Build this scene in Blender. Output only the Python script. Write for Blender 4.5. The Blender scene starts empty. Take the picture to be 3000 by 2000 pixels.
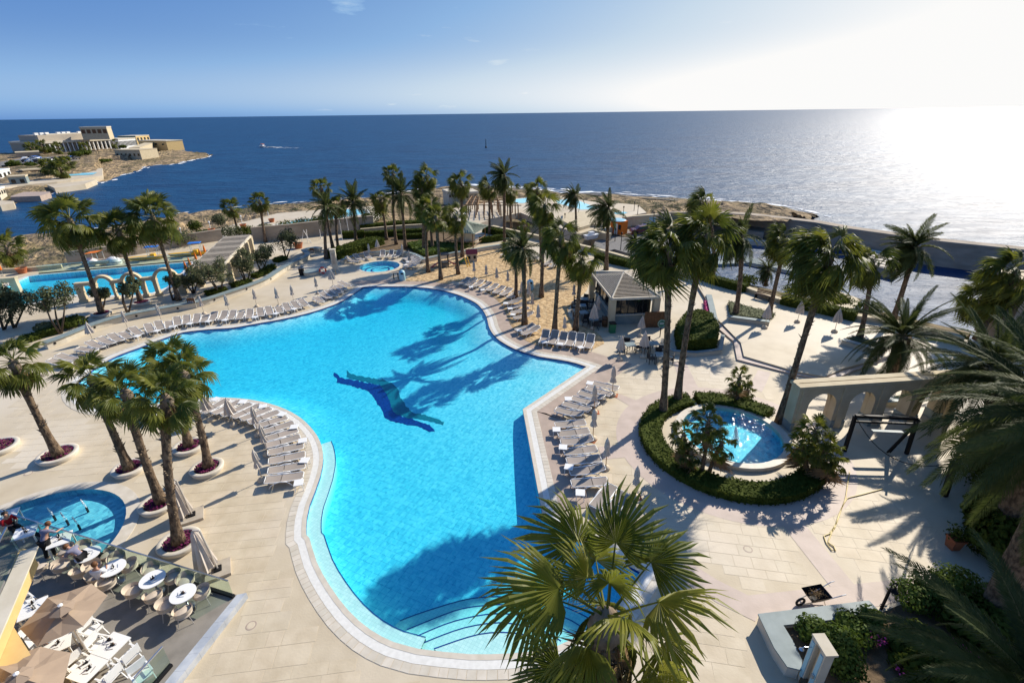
import bpy, bmesh, math, random
from mathutils import Vector, Matrix, geometry, noise
R = math.radians
rnd = random.Random(7)
scn = bpy.context.scene
col = scn.collection

# ------------------------------------------------------------------ camera, sky, sun, exposure
CAM_H, FOC, PITCH, ROLL = 17.5, 1433.0, R(25.0), math.atan(0.0127)
_F = Vector((0, math.cos(PITCH), -math.sin(PITCH)))
_R0 = Vector((1, 0, 0)); _U0 = Vector((0, math.sin(PITCH), math.cos(PITCH)))
_R = _R0 * math.cos(ROLL) - _U0 * math.sin(ROLL)
_U = _U0 * math.cos(ROLL) + _R0 * math.sin(ROLL)
cam_data = bpy.data.cameras.new('camera'); cam = bpy.data.objects.new('camera', cam_data); col.objects.link(cam)
cam_data.sensor_width = 36.0; cam_data.lens = FOC / 3000 * 36; cam_data.clip_start = 0.1; cam_data.clip_end = 200000
m = Matrix.Identity(4)
for i, v in enumerate((_R, _U, -_F)):
    for r in range(3): m[r][i] = v[r]
m.translation = Vector((0, 0, CAM_H)); cam.matrix_world = m
scn.camera = cam

SUN_AZ, SUN_EL = R(47), R(34)          # azimuth measured from +Y towards +X
SUN = Vector((math.sin(SUN_AZ) * math.cos(SUN_EL), math.cos(SUN_AZ) * math.cos(SUN_EL), math.sin(SUN_EL)))
world = bpy.data.worlds.new('World'); scn.world = world; world.use_nodes = True
nt = world.node_tree; nt.nodes.clear()
sky = nt.nodes.new('ShaderNodeTexSky'); sky.sky_type = 'NISHITA'; sky.sun_disc = False
sky.sun_elevation = SUN_EL; sky.sun_rotation = SUN_AZ; sky.altitude = 0
sky.air_density = 1.0; sky.dust_density = 1.2; sky.ozone_density = 1.0
bg = nt.nodes.new('ShaderNodeBackground'); bg.inputs[1].default_value = 0.062
wo = nt.nodes.new('ShaderNodeOutputWorld')
# thin cirrus wisps: noise over the sky direction
tc = nt.nodes.new('ShaderNodeTexCoord')
def wm(op, a=None, b=None):
    n = nt.nodes.new('ShaderNodeMath'); n.operation = op
    for k, s in enumerate((a, b)):
        if s is None: continue
        if isinstance(s, (int, float)): n.inputs[k].default_value = s
        else: nt.links.new(s, n.inputs[k])
    return n.outputs[0]
mp = nt.nodes.new('ShaderNodeMapping'); mp.inputs['Scale'].default_value = (5, 5, 26)
nt.links.new(tc.outputs['Generated'], mp.inputs[0])
nz = nt.nodes.new('ShaderNodeTexNoise'); nz.inputs['Scale'].default_value = 1.3; nz.inputs['Detail'].default_value = 9; nz.inputs['Roughness'].default_value = 0.62
nt.links.new(mp.outputs[0], nz.inputs['Vector'])
cr = nt.nodes.new('ShaderNodeValToRGB'); cr.color_ramp.elements[0].position = 0.66; cr.color_ramp.elements[1].position = 0.84
# one small bright cloud high over the sea
dv_ = nt.nodes.new('ShaderNodeVectorMath'); dv_.operation = 'SUBTRACT'; nt.links.new(tc.outputs['Generated'], dv_.inputs[0]); dv_.inputs[1].default_value = Vector((-.262, .951, .163)).normalized()
sc_ = nt.nodes.new('ShaderNodeVectorMath'); sc_.operation = 'MULTIPLY'; nt.links.new(dv_.outputs[0], sc_.inputs[0]); sc_.inputs[1].default_value = (14, 14, 42)
ln_ = nt.nodes.new('ShaderNodeVectorMath'); ln_.operation = 'LENGTH'; nt.links.new(sc_.outputs[0], ln_.inputs[0])
bl_ = wm('MULTIPLY', wm('SUBTRACT', 1.0, wm('MINIMUM', ln_.outputs['Value'], 1.0)), .36)
nt.links.new(wm('ADD', nz.outputs['Fac'], bl_), cr.inputs[0])
mx = nt.nodes.new('ShaderNodeMixRGB'); mx.blend_type = 'ADD'
nt.links.new(cr.outputs[0], mx.inputs[2]); mx.inputs[0].default_value = 1.0
amt = nt.nodes.new('ShaderNodeMixRGB'); amt.blend_type = 'MULTIPLY'; amt.inputs[0].default_value = 1
nt.links.new(cr.outputs[0], amt.inputs[1]); amt.inputs[2].default_value = (2.6, 2.6, 2.6, 1)
nt.links.new(sky.outputs[0], mx.inputs[1]); nt.links.new(amt.outputs[0], mx.inputs[2])
bw = nt.nodes.new('ShaderNodeRGBToBW'); nt.links.new(mx.outputs[0], bw.inputs[0])
# film response to the sky's brightness: dim sky records as deep blue, bright sky burns out to white
rampn = nt.nodes.new('ShaderNodeValToRGB'); el_ = rampn.color_ramp.elements
for k_, (ps, cc) in enumerate(((0.0, (.06, .16, .42)), (.14, (.085, .205, .52)), (.27, (.115, .27, .62)), (.42, (.28, .48, .78)), (.64, (.60, .73, .86)), (1.0, (1.0, .995, .985)))):
    e_ = el_[k_] if k_ < 2 else el_.new(ps)
    e_.position = ps; e_.color = (*cc, 1)
sx_ = nt.nodes.new('ShaderNodeSeparateXYZ'); nt.links.new(tc.outputs['Generated'], sx_.inputs[0])
hz_ = wm('ADD', wm('MULTIPLY', wm('POWER', wm('SUBTRACT', 1.0, wm('MINIMUM', wm('DIVIDE', wm('ABSOLUTE', sx_.outputs[2]), .13), 1.0)), 2.0), .9), 1.0)   # sea haze low round the whole horizon
nt.links.new(wm('DIVIDE', wm('MULTIPLY', bw.outputs[0], hz_), 13.0), rampn.inputs[0])
tn = nt.nodes.new('ShaderNodeMixRGB'); tn.blend_type = 'MULTIPLY'; tn.inputs[0].default_value = 1; tn.inputs[2].default_value = (12.2, 12.2, 12.2, 1)
nt.links.new(rampn.outputs[0], tn.inputs[1])
nt.links.new(tn.outputs[0], bg.inputs[0])
nt.links.new(bg.outputs[0], wo.inputs[0])

sl = bpy.data.lights.new('sun', 'SUN'); sl.energy = 5.0; sl.angle = R(0.5); sl.color = (1.0, 0.93, 0.82)
so = bpy.data.objects.new('sun', sl); col.objects.link(so)
so.rotation_euler = SUN.to_track_quat('Z', 'Y').to_euler()
vs = scn.view_settings; vs.view_transform = 'Standard'; vs.look = 'None'; vs.exposure = 0.36; vs.gamma = 1.0
vs.use_curve_mapping = False
scn.cycles.max_bounces = 8; scn.cycles.diffuse_bounces = 3; scn.cycles.glossy_bounces = 3
scn.cycles.transparent_max_bounces = 12; scn.cycles.transmission_bounces = 4
scn.cycles.caustics_reflective = False; scn.cycles.caustics_refractive = False
scn.cycles.use_denoising = True; scn.cycles.sample_clamp_indirect = 8

# ------------------------------------------------------------------ picking real places: a photo point plus its height above the deck gives a point in the world
ZN = dict(S=(0,0,.784), A=(0,300,2.94), B=(700,400,2.94), C=(1400,450,2.851), D=(2100,500,2.613), E=(0,700,2.614), F=(0,1300,2.24),
          G=(500,1000,2.614), H=(1200,800,2.614), I=(1800,900,2.614), J=(2200,1000,2.614), K=(2100,1500,2.613), L=(1300,1350,2.412),
          M=(880,460,5.2275), N=(1200,460,3.92), O=(1550,480,3.92), Q=(1850,540,3.92), V=(2600,850,2.6125), W=(0,360,6.03),
          X=(120,350,5.88), Y=(0,740,5.2275), Z=(500,660,5.2275), T=(1000,640,5.88), U=(0,0,1.0))
def px(zn, x, y):
    a = ZN[zn]; return (a[0] + x / a[2], a[1] + y / a[2])
def ray(zn, x, y):
    x, y = px(zn, x, y); return _F + _R * ((x - 1500) / FOC) - _U * ((y - 1000) / FOC)
def P(zn, x, y, z=0.0):
    d = ray(zn, x, y); t = (z - CAM_H) / d.z
    return Vector((d.x * t, d.y * t, z))
def PL(zn, pts, z=0.0): return [P(zn, a, b, z) for a, b in pts]
def TOP(base, zn, x, y):
    d = ray(zn, x, y); t = (d.x * base.x + d.y * base.y) / (d.x * d.x + d.y * d.y)
    return Vector((d.x * t, d.y * t, CAM_H + d.z * t))
def v2(p): return (p[0], p[1])

# ------------------------------------------------------------------ mesh building
class MB:
    def __init__(s): s.v = []; s.f = []
    def face(s, pts):
        n = len(s.v); s.v += [tuple(p) for p in pts]; s.f.append(tuple(range(n, n + len(pts)))); return s
    def box(s, c, size, rz=0.0, M=None):
        x, y, z = size[0] / 2, size[1] / 2, size[2] / 2; n = len(s.v); ca, sa = math.cos(rz), math.sin(rz)
        for dz in (-z, z):
            for dx, dy in ((-x, -y), (x, -y), (x, y), (-x, y)):
                p = Vector((c[0] + dx * ca - dy * sa, c[1] + dx * sa + dy * ca, c[2] + dz))
                s.v.append(tuple(M @ p) if M else tuple(p))
        for q in ((0,3,2,1),(4,5,6,7),(0,1,5,4),(1,2,6,5),(2,3,7,6),(3,0,4,7)): s.f.append(tuple(n + k for k in q))
        return s
    def bar(s, a, b, w, h=None, up=(0, 0, 1)):
        a = Vector(a); b = Vector(b); h = h or w; d = (b - a)
        if d.length < 1e-6: return s
        d.normalize(); u = Vector(up)
        if abs(d.dot(u)) > .98: u = Vector((1, 0, 0))
        r = d.cross(u).normalized() * (w / 2); u = r.cross(d).normalized() * (h / 2); n = len(s.v)
        for q in (a, b):
            for e in (-r - u, r - u, r + u, -r + u): s.v.append(tuple(q + e))
        for q in ((0,1,2,3),(7,6,5,4),(0,4,5,1),(1,5,6,2),(2,6,7,3),(3,7,4,0)): s.f.append(tuple(n + k for k in q))
        return s
    def tube(s, pts, rad, seg=8, cap=True, closed=False):
        pts = [Vector(p) for p in pts]; N = len(pts); n0 = len(s.v)
        if not isinstance(rad, (list, tuple)): rad = [rad] * N
        prev = None
        for i, p in enumerate(pts):
            if closed: d = pts[(i + 1) % N] - pts[i - 1]
            else: d = pts[min(i + 1, N - 1)] - pts[max(i - 1, 0)]
            d.normalize()
            if prev is None:
                u = Vector((0, 0, 1)) if abs(d.z) < .9 else Vector((1, 0, 0)); r = d.cross(u).normalized()
            else:
                r = (prev - d * prev.dot(d)).normalized()
            prev = r; u = d.cross(r)
            for k in range(seg):
                a = 2 * math.pi * k / seg; s.v.append(tuple(p + (r * math.cos(a) + u * math.sin(a)) * rad[i]))
        for i in range(N if closed else N - 1):
            j = (i + 1) % N
            for k in range(seg):
                l = (k + 1) % seg
                s.f.append((n0 + i * seg + k, n0 + i * seg + l, n0 + j * seg + l, n0 + j * seg + k))
        if cap and not closed:
            s.f.append(tuple(n0 + k for k in range(seg))[::-1]); s.f.append(tuple(n0 + (N - 1) * seg + k for k in range(seg)))
        return s
    def lathe(s, c, prof, seg=16, a0=0, a1=2 * math.pi, sx=1, sy=1, rz=0):
        n0 = len(s.v); full = abs(a1 - a0 - 2 * math.pi) < 1e-6; K = seg if full else seg + 1; ca, sa = math.cos(rz), math.sin(rz)
        for r, z in prof:
            for k in range(K):
                a = a0 + (a1 - a0) * k / seg; x, y = r * math.cos(a) * sx, r * math.sin(a) * sy
                s.v.append((c[0] + x * ca - y * sa, c[1] + x * sa + y * ca, c[2] + z))
        for i in range(len(prof) - 1):
            for k in range(seg):
                l = (k + 1) % K; s.f.append((n0 + i * K + k, n0 + i * K + l, n0 + (i + 1) * K + l, n0 + (i + 1) * K + k))
        return s
    def fill(s, outer, holes=(), z=None, flip=False):
        loops = [[Vector((p[0], p[1], 0)) for p in l] for l in (outer, *holes)]
        src = [p for l in (outer, *holes) for p in l]; n0 = len(s.v)
        s.v += [(p[0], p[1], p[2] if z is None else z) for p in src]
        for t in geometry.tessellate_polygon(loops):
            a, b, c = (Vector(s.v[n0 + k]) for k in t)
            up = ((b - a).cross(c - a)).z > 0
            if up == flip: t = (t[0], t[2], t[1])
            s.f.append(tuple(n0 + k for k in t))
        return s
    def prism(s, outer, z0, z1, bottom=False):
        outer = [Vector((p[0], p[1], 0)) for p in outer]
        if area(outer) < 0: outer = outer[::-1]
        s.fill(outer, z=z1)
        if bottom: s.fill(outer, z=z0, flip=True)
        n0 = len(s.v); N = len(outer)
        for p in outer: s.v.append((p.x, p.y, z0)); s.v.append((p.x, p.y, z1))
        for i in range(N):
            j = (i + 1) % N; s.f.append((n0 + 2 * i, n0 + 2 * j, n0 + 2 * j + 1, n0 + 2 * i + 1))
        return s
    def strip(s, la, lb, closed=False):
        n0 = len(s.v); N = len(la)
        for a, b in zip(la, lb): s.v.append(tuple(a)); s.v.append(tuple(b))
        for i in range(N if closed else N - 1):
            j = (i + 1) % N; s.f.append((n0 + 2 * i, n0 + 2 * i + 1, n0 + 2 * j + 1, n0 + 2 * j))
        return s
    def wall(s, line, th, z0, z1, closed=False):
        # a wall of constant thickness along a line; z0, z1 numbers
        o = offset(line, th / 2, closed); i = offset(line, -th / 2, closed); N = len(line); n0 = len(s.v)
        for a, b in zip(o, i):
            s.v += [(a.x, a.y, z0), (a.x, a.y, z1), (b.x, b.y, z1), (b.x, b.y, z0)]
        for k in range(N if closed else N - 1):
            j = (k + 1) % N
            for q in range(3): s.f.append((n0 + 4*k + q, n0 + 4*j + q, n0 + 4*j + q + 1, n0 + 4*k + q + 1))
        if not closed:
            s.f.append((n0, n0 + 1, n0 + 2, n0 + 3)); e = n0 + 4 * (N - 1); s.f.append((e + 3, e + 2, e + 1, e))
        return s
    def mesh(s, name, mat, smooth=False):
        me = bpy.data.meshes.new(name); me.from_pydata(s.v, [], s.f)
        if mat: me.materials.append(mat)
        if smooth: me.polygons.foreach_set('use_smooth', [True] * len(me.polygons))
        me.update(); return me
    def build(s, name, mat, parent=None, smooth=False, rec=False):
        me = s.mesh(name, mat, smooth)
        if rec: fixn(me)
        return link(name, me, parent)
def fixn(me):
    bm = bmesh.new(); bm.from_mesh(me); bmesh.ops.remove_doubles(bm, verts=bm.verts, dist=1e-5)
    bmesh.ops.recalc_face_normals(bm, faces=bm.faces); bm.to_mesh(me); bm.free()
def link(name, data, parent=None):
    o = bpy.data.objects.new(name, data); col.objects.link(o)
    if parent is not None: o.parent = parent
    return o
def area(p): return sum(p[i-1][0] * p[i][1] - p[i][0] * p[i-1][1] for i in range(len(p))) / 2
def offset(line, d, closed=True):
    # positive d: to the right of travel (outwards for a counter-clockwise loop)
    N = len(line); out = []
    for i, p in enumerate(line):
        a = line[(i - 1) % N] if (closed or i > 0) else None
        b = line[(i + 1) % N] if (closed or i < N - 1) else None
        p = Vector((p[0], p[1])); ns = []
        for q, r in ((a, p), (p, b)):
            if q is None or r is None: continue
            e = Vector((r[0] - q[0], r[1] - q[1]))
            if e.length > 1e-9: e.normalize(); ns.append(Vector((e.y, -e.x)))
        n = sum(ns, Vector((0, 0))); n.normalize()
        c = max(.5, n.dot(ns[0])); q = p + n * (d / c); out.append(Vector((q.x, q.y, 0)))
    return out
def smooth(pts, corners=(), closed=True, step=0.6):
    N = len(pts); out = []; pts = [Vector((p[0], p[1], 0)) for p in pts]
    for i in range(N if closed else N - 1):
        p1, p2 = pts[i], pts[(i + 1) % N]
        p0 = pts[i - 1] if (closed or i > 0) else p1
        p3 = pts[(i + 2) % N] if (closed or i + 2 < N) else p2
        if i in corners: p0 = p1 - (p2 - p1)
        if (i + 1) % N in corners: p3 = p2 + (p2 - p1)
        n = max(1, int((p2 - p1).length / step))
        for k in range(n):
            t = k / n
            m1 = (p2 - p0) * .5; m2 = (p3 - p1) * .5
            out.append(p1 * (2*t**3 - 3*t**2 + 1) + m1 * (t**3 - 2*t**2 + t) + p2 * (-2*t**3 + 3*t**2) + m2 * (t**3 - t**2))
    if not closed: out.append(pts[-1])
    return out
def ccw(l): return l if area(l) > 0 else l[::-1]
def inside(p, poly):
    c = False; j = len(poly) - 1; x, y = p[0], p[1]
    for i in range(len(poly)):
        a, b = poly[i], poly[j]
        if (a[1] > y) != (b[1] > y) and x < (b[0] - a[0]) * (y - a[1]) / (b[1] - a[1]) + a[0]: c = not c
        j = i
    return c
def ellipse(c, rx, ry, rz=0, n=48):
    return [Vector((c[0] + rx * math.cos(t) * math.cos(rz) - ry * math.sin(t) * math.sin(rz),
                    c[1] + rx * math.cos(t) * math.sin(rz) + ry * math.sin(t) * math.cos(rz), 0)) for t in (2 * math.pi * k / n for k in range(n))]
def tag(o, label=None, cat=None, group=None, kind=None):
    if label: o['label'] = label
    if cat: o['category'] = cat
    if group: o['group'] = group
    if kind: o['kind'] = kind
    return o
def struct(o, label=None):
    o['kind'] = 'structure'
    if label: o['label'] = label
    return o
def stuff(o, label=None):
    o['kind'] = 'stuff'
    if label: o['label'] = label
    return o
def empty(name, loc, rz=0.0, label=None, cat=None, group=None):
    o = bpy.data.objects.new(name, None); col.objects.link(o); o.location = loc; o.rotation_euler = (0, 0, rz); o.empty_display_size = .2
    return tag(o, label, cat, group)
def copy_tree(o, parent=None):
    c = o.copy(); col.objects.link(c); c.parent = parent
    for ch in o.children: copy_tree(ch, c)
    return c

# ------------------------------------------------------------------ materials
def srgb(r, g, b):
    f = lambda c: c / 12.92 if c <= .04045 else ((c + .055) / 1.055) ** 2.4
    return (f(r / 255), f(g / 255), f(b / 255), 1)
def NM(name):
    mt = bpy.data.materials.new(name); mt.use_nodes = True; t = mt.node_tree; b = t.nodes['Principled BSDF']; return mt, t, b
def N_(t, typ, **kw):
    n = t.nodes.new(typ)
    for k, v in kw.items():
        if k in n.inputs: n.inputs[k].default_value = v
        else: setattr(n, k, v)
    return n
def mat(name, c, rough=.7, c2=None, scale=2.0, spec=.3, metal=0.0, bump=0.0, bscale=None, objrand=0.0, detail=6, contrast=(.35, .65), c3=None, scale3=.3, obj=False, stretch=None, transl=0.0, bdist=.02):
    mt, t, b = NM(name); L = t.links
    b.inputs['Roughness'].default_value = rough; b.inputs['Specular IOR Level'].default_value = spec; b.inputs['Metallic'].default_value = metal
    c = (*c[:3], 1); out = None
    tcn = t.nodes.new('ShaderNodeTexCoord'); geo = t.nodes.new('ShaderNodeNewGeometry')
    pos = tcn.outputs['Object'] if obj else geo.outputs['Position']
    if stretch:
        mpn = t.nodes.new('ShaderNodeMapping'); mpn.inputs['Scale'].default_value = stretch; L.new(pos, mpn.inputs[0]); pos = mpn.outputs[0]
    if c2:
        n = N_(t, 'ShaderNodeTexNoise', Scale=scale, Detail=detail); L.new(pos, n.inputs['Vector'])
        r = t.nodes.new('ShaderNodeValToRGB'); r.color_ramp.elements[0].position, r.color_ramp.elements[1].position = contrast
        r.color_ramp.elements[0].color = c; r.color_ramp.elements[1].color = (*c2[:3], 1); L.new(n.outputs['Fac'], r.inputs[0]); out = r.outputs[0]
    if c3:
        n = N_(t, 'ShaderNodeTexNoise', Scale=scale3, Detail=4); L.new(pos, n.inputs['Vector'])
        r = t.nodes.new('ShaderNodeValToRGB'); r.color_ramp.elements[0].position = .45; r.color_ramp.elements[1].position = .7; L.new(n.outputs['Fac'], r.inputs[0])
        x = t.nodes.new('ShaderNodeMixRGB'); L.new(r.outputs[0], x.inputs[0])
        if out: L.new(out, x.inputs[1])
        else: x.inputs[1].default_value = c
        x.inputs[2].default_value = (*c3[:3], 1); out = x.outputs[0]
    if objrand:
        oi = t.nodes.new('ShaderNodeObjectInfo'); hs = t.nodes.new('ShaderNodeHueSaturation')
        mr = N_(t, 'ShaderNodeMapRange'); mr.inputs[3].default_value = 1 - objrand; mr.inputs[4].default_value = 1 + objrand
        L.new(oi.outputs['Random'], mr.inputs[0]); L.new(mr.outputs[0], hs.inputs['Value'])
        mr2 = N_(t, 'ShaderNodeMapRange'); mr2.inputs[3].default_value = .5 + objrand * .05; mr2.inputs[4].default_value = .5 - objrand * .05
        L.new(oi.outputs['Random'], mr2.inputs[0]); L.new(mr2.outputs[0], hs.inputs['Hue'])
        if out: L.new(out, hs.inputs['Color'])
        else: hs.inputs['Color'].default_value = c
        out = hs.outputs[0]
    if out: L.new(out, b.inputs['Base Color'])
    else: b.inputs['Base Color'].default_value = c
    if bump:
        n = N_(t, 'ShaderNodeTexNoise', Scale=bscale or scale * 3, Detail=8); L.new(pos, n.inputs['Vector'])
        bp = t.nodes.new('ShaderNodeBump'); bp.inputs['Strength'].default_value = bump; bp.inputs['Distance'].default_value = bdist
        L.new(n.outputs['Fac'], bp.inputs['Height']); L.new(bp.outputs[0], b.inputs['Normal'])
    if transl:
        tr = t.nodes.new('ShaderNodeBsdfTranslucent'); mxs = t.nodes.new('ShaderNodeMixShader'); mxs.inputs[0].default_value = transl
        if out: L.new(out, tr.inputs[0])
        else: tr.inputs[0].default_value = c
        L.new(b.outputs[0], mxs.inputs[1]); L.new(tr.outputs[0], mxs.inputs[2]); L.new(mxs.outputs[0], t.nodes['Material Output'].inputs[0])
    return mt
M = {}
M['deck'] = mat('deck', (.57, .48, .34), .62, (.47, .385, .262), .9, .35, bump=.25, bscale=14, c3=(.60, .52, .40), scale3=.12, contrast=(.3, .75))
M['slab'] = mat('slab', (.60, .505, .36), .6, (.49, .40, .27), 1.1, .35, bump=.25, bscale=10, c3=(.64, .56, .44), scale3=.15, objrand=.035, contrast=(.34, .66))
M['pink'] = mat('pink_band', (.53, .425, .355), .6, (.46, .365, .30), 1.3, .35, bump=.2, bscale=12)
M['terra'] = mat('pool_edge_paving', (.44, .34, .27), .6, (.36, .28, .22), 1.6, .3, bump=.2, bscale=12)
M['cope'] = mat('coping_tile', (.62, .56, .46), .5, (.54, .48, .38), 2.5, .4, objrand=.06)
M['white_tile'] = mat('white_tile', (.74, .72, .66), .4, (.66, .64, .58), 6, .5)
M['navy'] = mat('navy_tile', (.012, .03, .16), .3, (.02, .06, .28), 8)
M['green_tile'] = mat('green_tile', (.03, .22, .25), .3, (.02, .16, .21), 8)
M['sand'] = mat('sand', (.62, .45, .25), .95, (.40, .27, .14), 2.6, .1, bump=1.0, bscale=2.4, contrast=(.38, .6), bdist=.18)
M['stone'] = mat('cream_stone', (.58, .49, .33), .8, (.50, .41, .27), 1.5, .2, bump=.2, bscale=9)
M['stone2'] = mat('pale_render', (.62, .56, .45), .8, (.54, .48, .37), 1.2, .2, bump=.15, bscale=8)
M['cap'] = mat('grey_green_cap', (.23, .28, .28), .55, (.18, .225, .225), 2.0, .3)
M['rock'] = mat('rock', (.40, .29, .17), .95, (.15, .115, .075), .45, .1, bump=1.0, bscale=1.1, c3=(.10, .09, .045), scale3=.09, contrast=(.42, .6), bdist=.9)
M['wetrock'] = mat('wet_rock', (.10, .085, .07), .6, (.03, .03, .03), .5, .4, bump=1.0, bscale=1.2, bdist=.5)
M['earth'] = mat('earth', (.20, .14, .085), .95, (.12, .085, .05), 2, .1, bump=.8, bscale=8, bdist=.05)
M['bark'] = mat('palm_bark', (.22, .155, .10), .95, (.085, .06, .042), 7, .1, bump=1.0, bscale=16, obj=True, stretch=(1, 1, .55), bdist=.06, contrast=(.4, .6))
M['stub'] = mat('dead_leaf_base', (.26, .20, .14), .95, (.13, .095, .065), 5, .1, obj=True)
M['fan'] = mat('fan_leaf', (.095, .118, .014), .45, (.15, .158, .026), 3, .3, obj=True, objrand=.42, transl=.48)
M['date'] = mat('date_leaf', (.050, .068, .016), .6, (.080, .096, .028), 3, .18, obj=True, objrand=.3, transl=.35)
M['fan_sunlit'] = mat('sunlit_fan_leaf', (.14, .165, .018), .45, (.20, .205, .03), 3, .3, obj=True, objrand=.35, transl=.5)  # paler leaf copy: sun shining through the near fronds put into the colour
M['dry'] = mat('dry_leaf', (.24, .16, .075), .8, (.15, .10, .05), 4, .15, obj=True, objrand=.35, transl=.25)
M['petiole'] = mat('petiole', (.30, .26, .07), .5, (.24, .19, .05), 3, .3, obj=True)
M['olive'] = mat('olive_leaf', (.085, .10, .045), .75, (.14, .15, .075), 3, .12, objrand=.2, transl=.2)
M['hedge'] = mat('hedge_leaf', (.050, .072, .010), .8, (.095, .118, .020), 3, .1, transl=.3)
M['shrub'] = mat('shrub_leaf', (.070, .115, .016), .65, (.12, .165, .03), 2.5, .18, transl=.35)
M['twig'] = mat('olive_bark', (.13, .10, .075), .95, (.07, .055, .04), 6, .1, bump=.6)
M['flower'] = mat('purple_flower', (.09, .010, .045), .7, (.20, .02, .095), 14, .2, contrast=(.45, .6))
M['magenta'] = mat('magenta_flower', (.42, .03, .14), .7, (.55, .06, .25), 9, .2)
M['plastic'] = mat('white_plastic', (.78, .77, .74), .35, spec=.5)
M['sling'] = mat('taupe_sling', (.34, .29, .245), .8, (.31, .265, .225), 60, .2, obj=True, objrand=.06)
M['canvas'] = mat('cream_canvas', (.60, .53, .46), .9, (.52, .455, .39), 3, .1, obj=True, objrand=.06)
M['taupe'] = mat('taupe_canvas', (.34, .255, .185), .9, (.31, .23, .165), 2, .1, obj=True)
M['pole'] = mat('pole_metal', (.55, .50, .44), .4, spec=.5, metal=.3)
M['woodpole'] = mat('wood_pole', (.38, .20, .09), .6, (.30, .15, .06), 6)
M['concrete'] = mat('concrete_base', (.60, .50, .37), .85, (.52, .43, .31), 5, .2)
M['black'] = mat('black_paint', (.012, .012, .013), .6, spec=.2)
M['dark'] = mat('dark_wicker', (.022, .021, .022), .6, (.035, .033, .033), 30)
M['steel'] = mat('steel', (.62, .63, .64), .28, metal=.9)
M['wood'] = mat('weathered_wood', (.30, .19, .105), .8, (.22, .13, .07), 4, .2, obj=True)
M['brown_wood'] = mat('brown_wood', (.17, .085, .04), .6, (.12, .06, .028), 4, .3)
M['slat'] = mat('grey_slat', (.46, .395, .31), .7, (.39, .335, .26), 3, .2)
M['terracotta'] = mat('terracotta', (.42, .14, .06), .8, (.36, .11, .045), 4)
M['orange'] = mat('orange_cloth', (.80, .20, .02), .8, (.70, .16, .015), 4)
M['red'] = mat('red_plastic', (.60, .04, .02), .4, spec=.5)
M['yellow'] = mat('yellow_plastic', (.75, .42, .02), .4, spec=.5)
M['blue'] = mat('blue_plastic', (.02, .16, .55), .45, spec=.5)
M['greenp'] = mat('green_plastic', (.02, .16, .07), .4, spec=.5)
M['lightblue'] = mat('light_blue_plastic', (.28, .52, .62), .4, spec=.5)
M['ochre'] = mat('ochre_paint', (.66, .46, .20), .8, (.60, .41, .17), 1.5)
M['terrace'] = mat('terrace_floor', (.25, .225, .19), .75, (.20, .18, .15), 2.5, .25, bump=.15, bscale=20, c3=(.30, .27, .23), scale3=.4)
M['marble'] = mat('grey_marble', (.50, .52, .54), .4, (.36, .39, .43), 1.6, .5, contrast=(.4, .6))
M['tub'] = mat('beige_tub', (.58, .49, .39), .6, (.52, .435, .34), 8, .3, obj=True)
M['table_white'] = mat('white_table', (.80, .79, .76), .3, spec=.5)
M['skin'] = mat('skin', (.50, .28, .19), .6)
M['hair'] = mat('brown_hair', (.13, .055, .02), .6)
M['hairdark'] = mat('dark_hair', (.03, .018, .012), .6)
M['shirt'] = mat('grey_blue_shirt', (.22, .22, .30), .85, (.17, .17, .24), 12, obj=True)
M['trouser'] = mat('black_trousers', (.012, .012, .014), .85)
M['redcloth'] = mat('red_shirt', (.40, .012, .02), .85)
M['paleshirt'] = mat('pale_shirt', (.62, .63, .66), .85)
M['asphalt'] = mat('asphalt', (.20, .19, .175), .9, (.16, .15, .14), 3)
M['seawall'] = mat('sea_wall', (.42, .35, .27), .9, (.30, .25, .19), .35, .2, bump=.4, bscale=1.5, stretch=(1, 1, 3), bdist=.1)
M['roofgreen'] = mat('green_grey_roof', (.22, .25, .19), .6, (.18, .21, .16), 3)
M['foam'] = mat('foam', (.85, .87, .88), .9)
M['hose'] = mat('yellow_hose', (.62, .47, .14), .5)
M['carred'] = mat('dark_red_paint', (.11, .012, .012), .2, spec=.6)
M['glassdark'] = mat('dark_glass', (.012, .016, .018), .06, spec=.6)
def glass(name, tint, refl_rough=.03):
    mt, t, b = NM(name); t.nodes.remove(b); L = t.links
    tr = t.nodes.new('ShaderNodeBsdfTransparent'); tr.inputs[0].default_value = (*tint, 1)
    gl = t.nodes.new('ShaderNodeBsdfGlossy'); gl.inputs['Roughness'].default_value = refl_rough
    fr = t.nodes.new('ShaderNodeFresnel'); fr.inputs[0].default_value = 1.5
    mxs = t.nodes.new('ShaderNodeMixShader'); g2 = t.nodes.new('ShaderNodeNewGeometry'); mf = t.nodes.new('ShaderNodeMath'); mf.operation = 'MULTIPLY'; m1 = t.nodes.new('ShaderNodeMath'); m1.operation = 'SUBTRACT'; m1.inputs[0].default_value = 1
    L.new(g2.outputs['Backfacing'], m1.inputs[1]); L.new(fr.outputs[0], mf.inputs[0]); L.new(m1.outputs[0], mf.inputs[1])   # light leaving the water from below passes
    L.new(mf.outputs[0], mxs.inputs[0]); L.new(tr.outputs[0], mxs.inputs[1]); L.new(gl.outputs[0], mxs.inputs[2])
    L.new(mxs.outputs[0], t.nodes['Material Output'].inputs[0]); return mt
M['glass'] = glass('green_glass', (.84, .93, .89))
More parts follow.
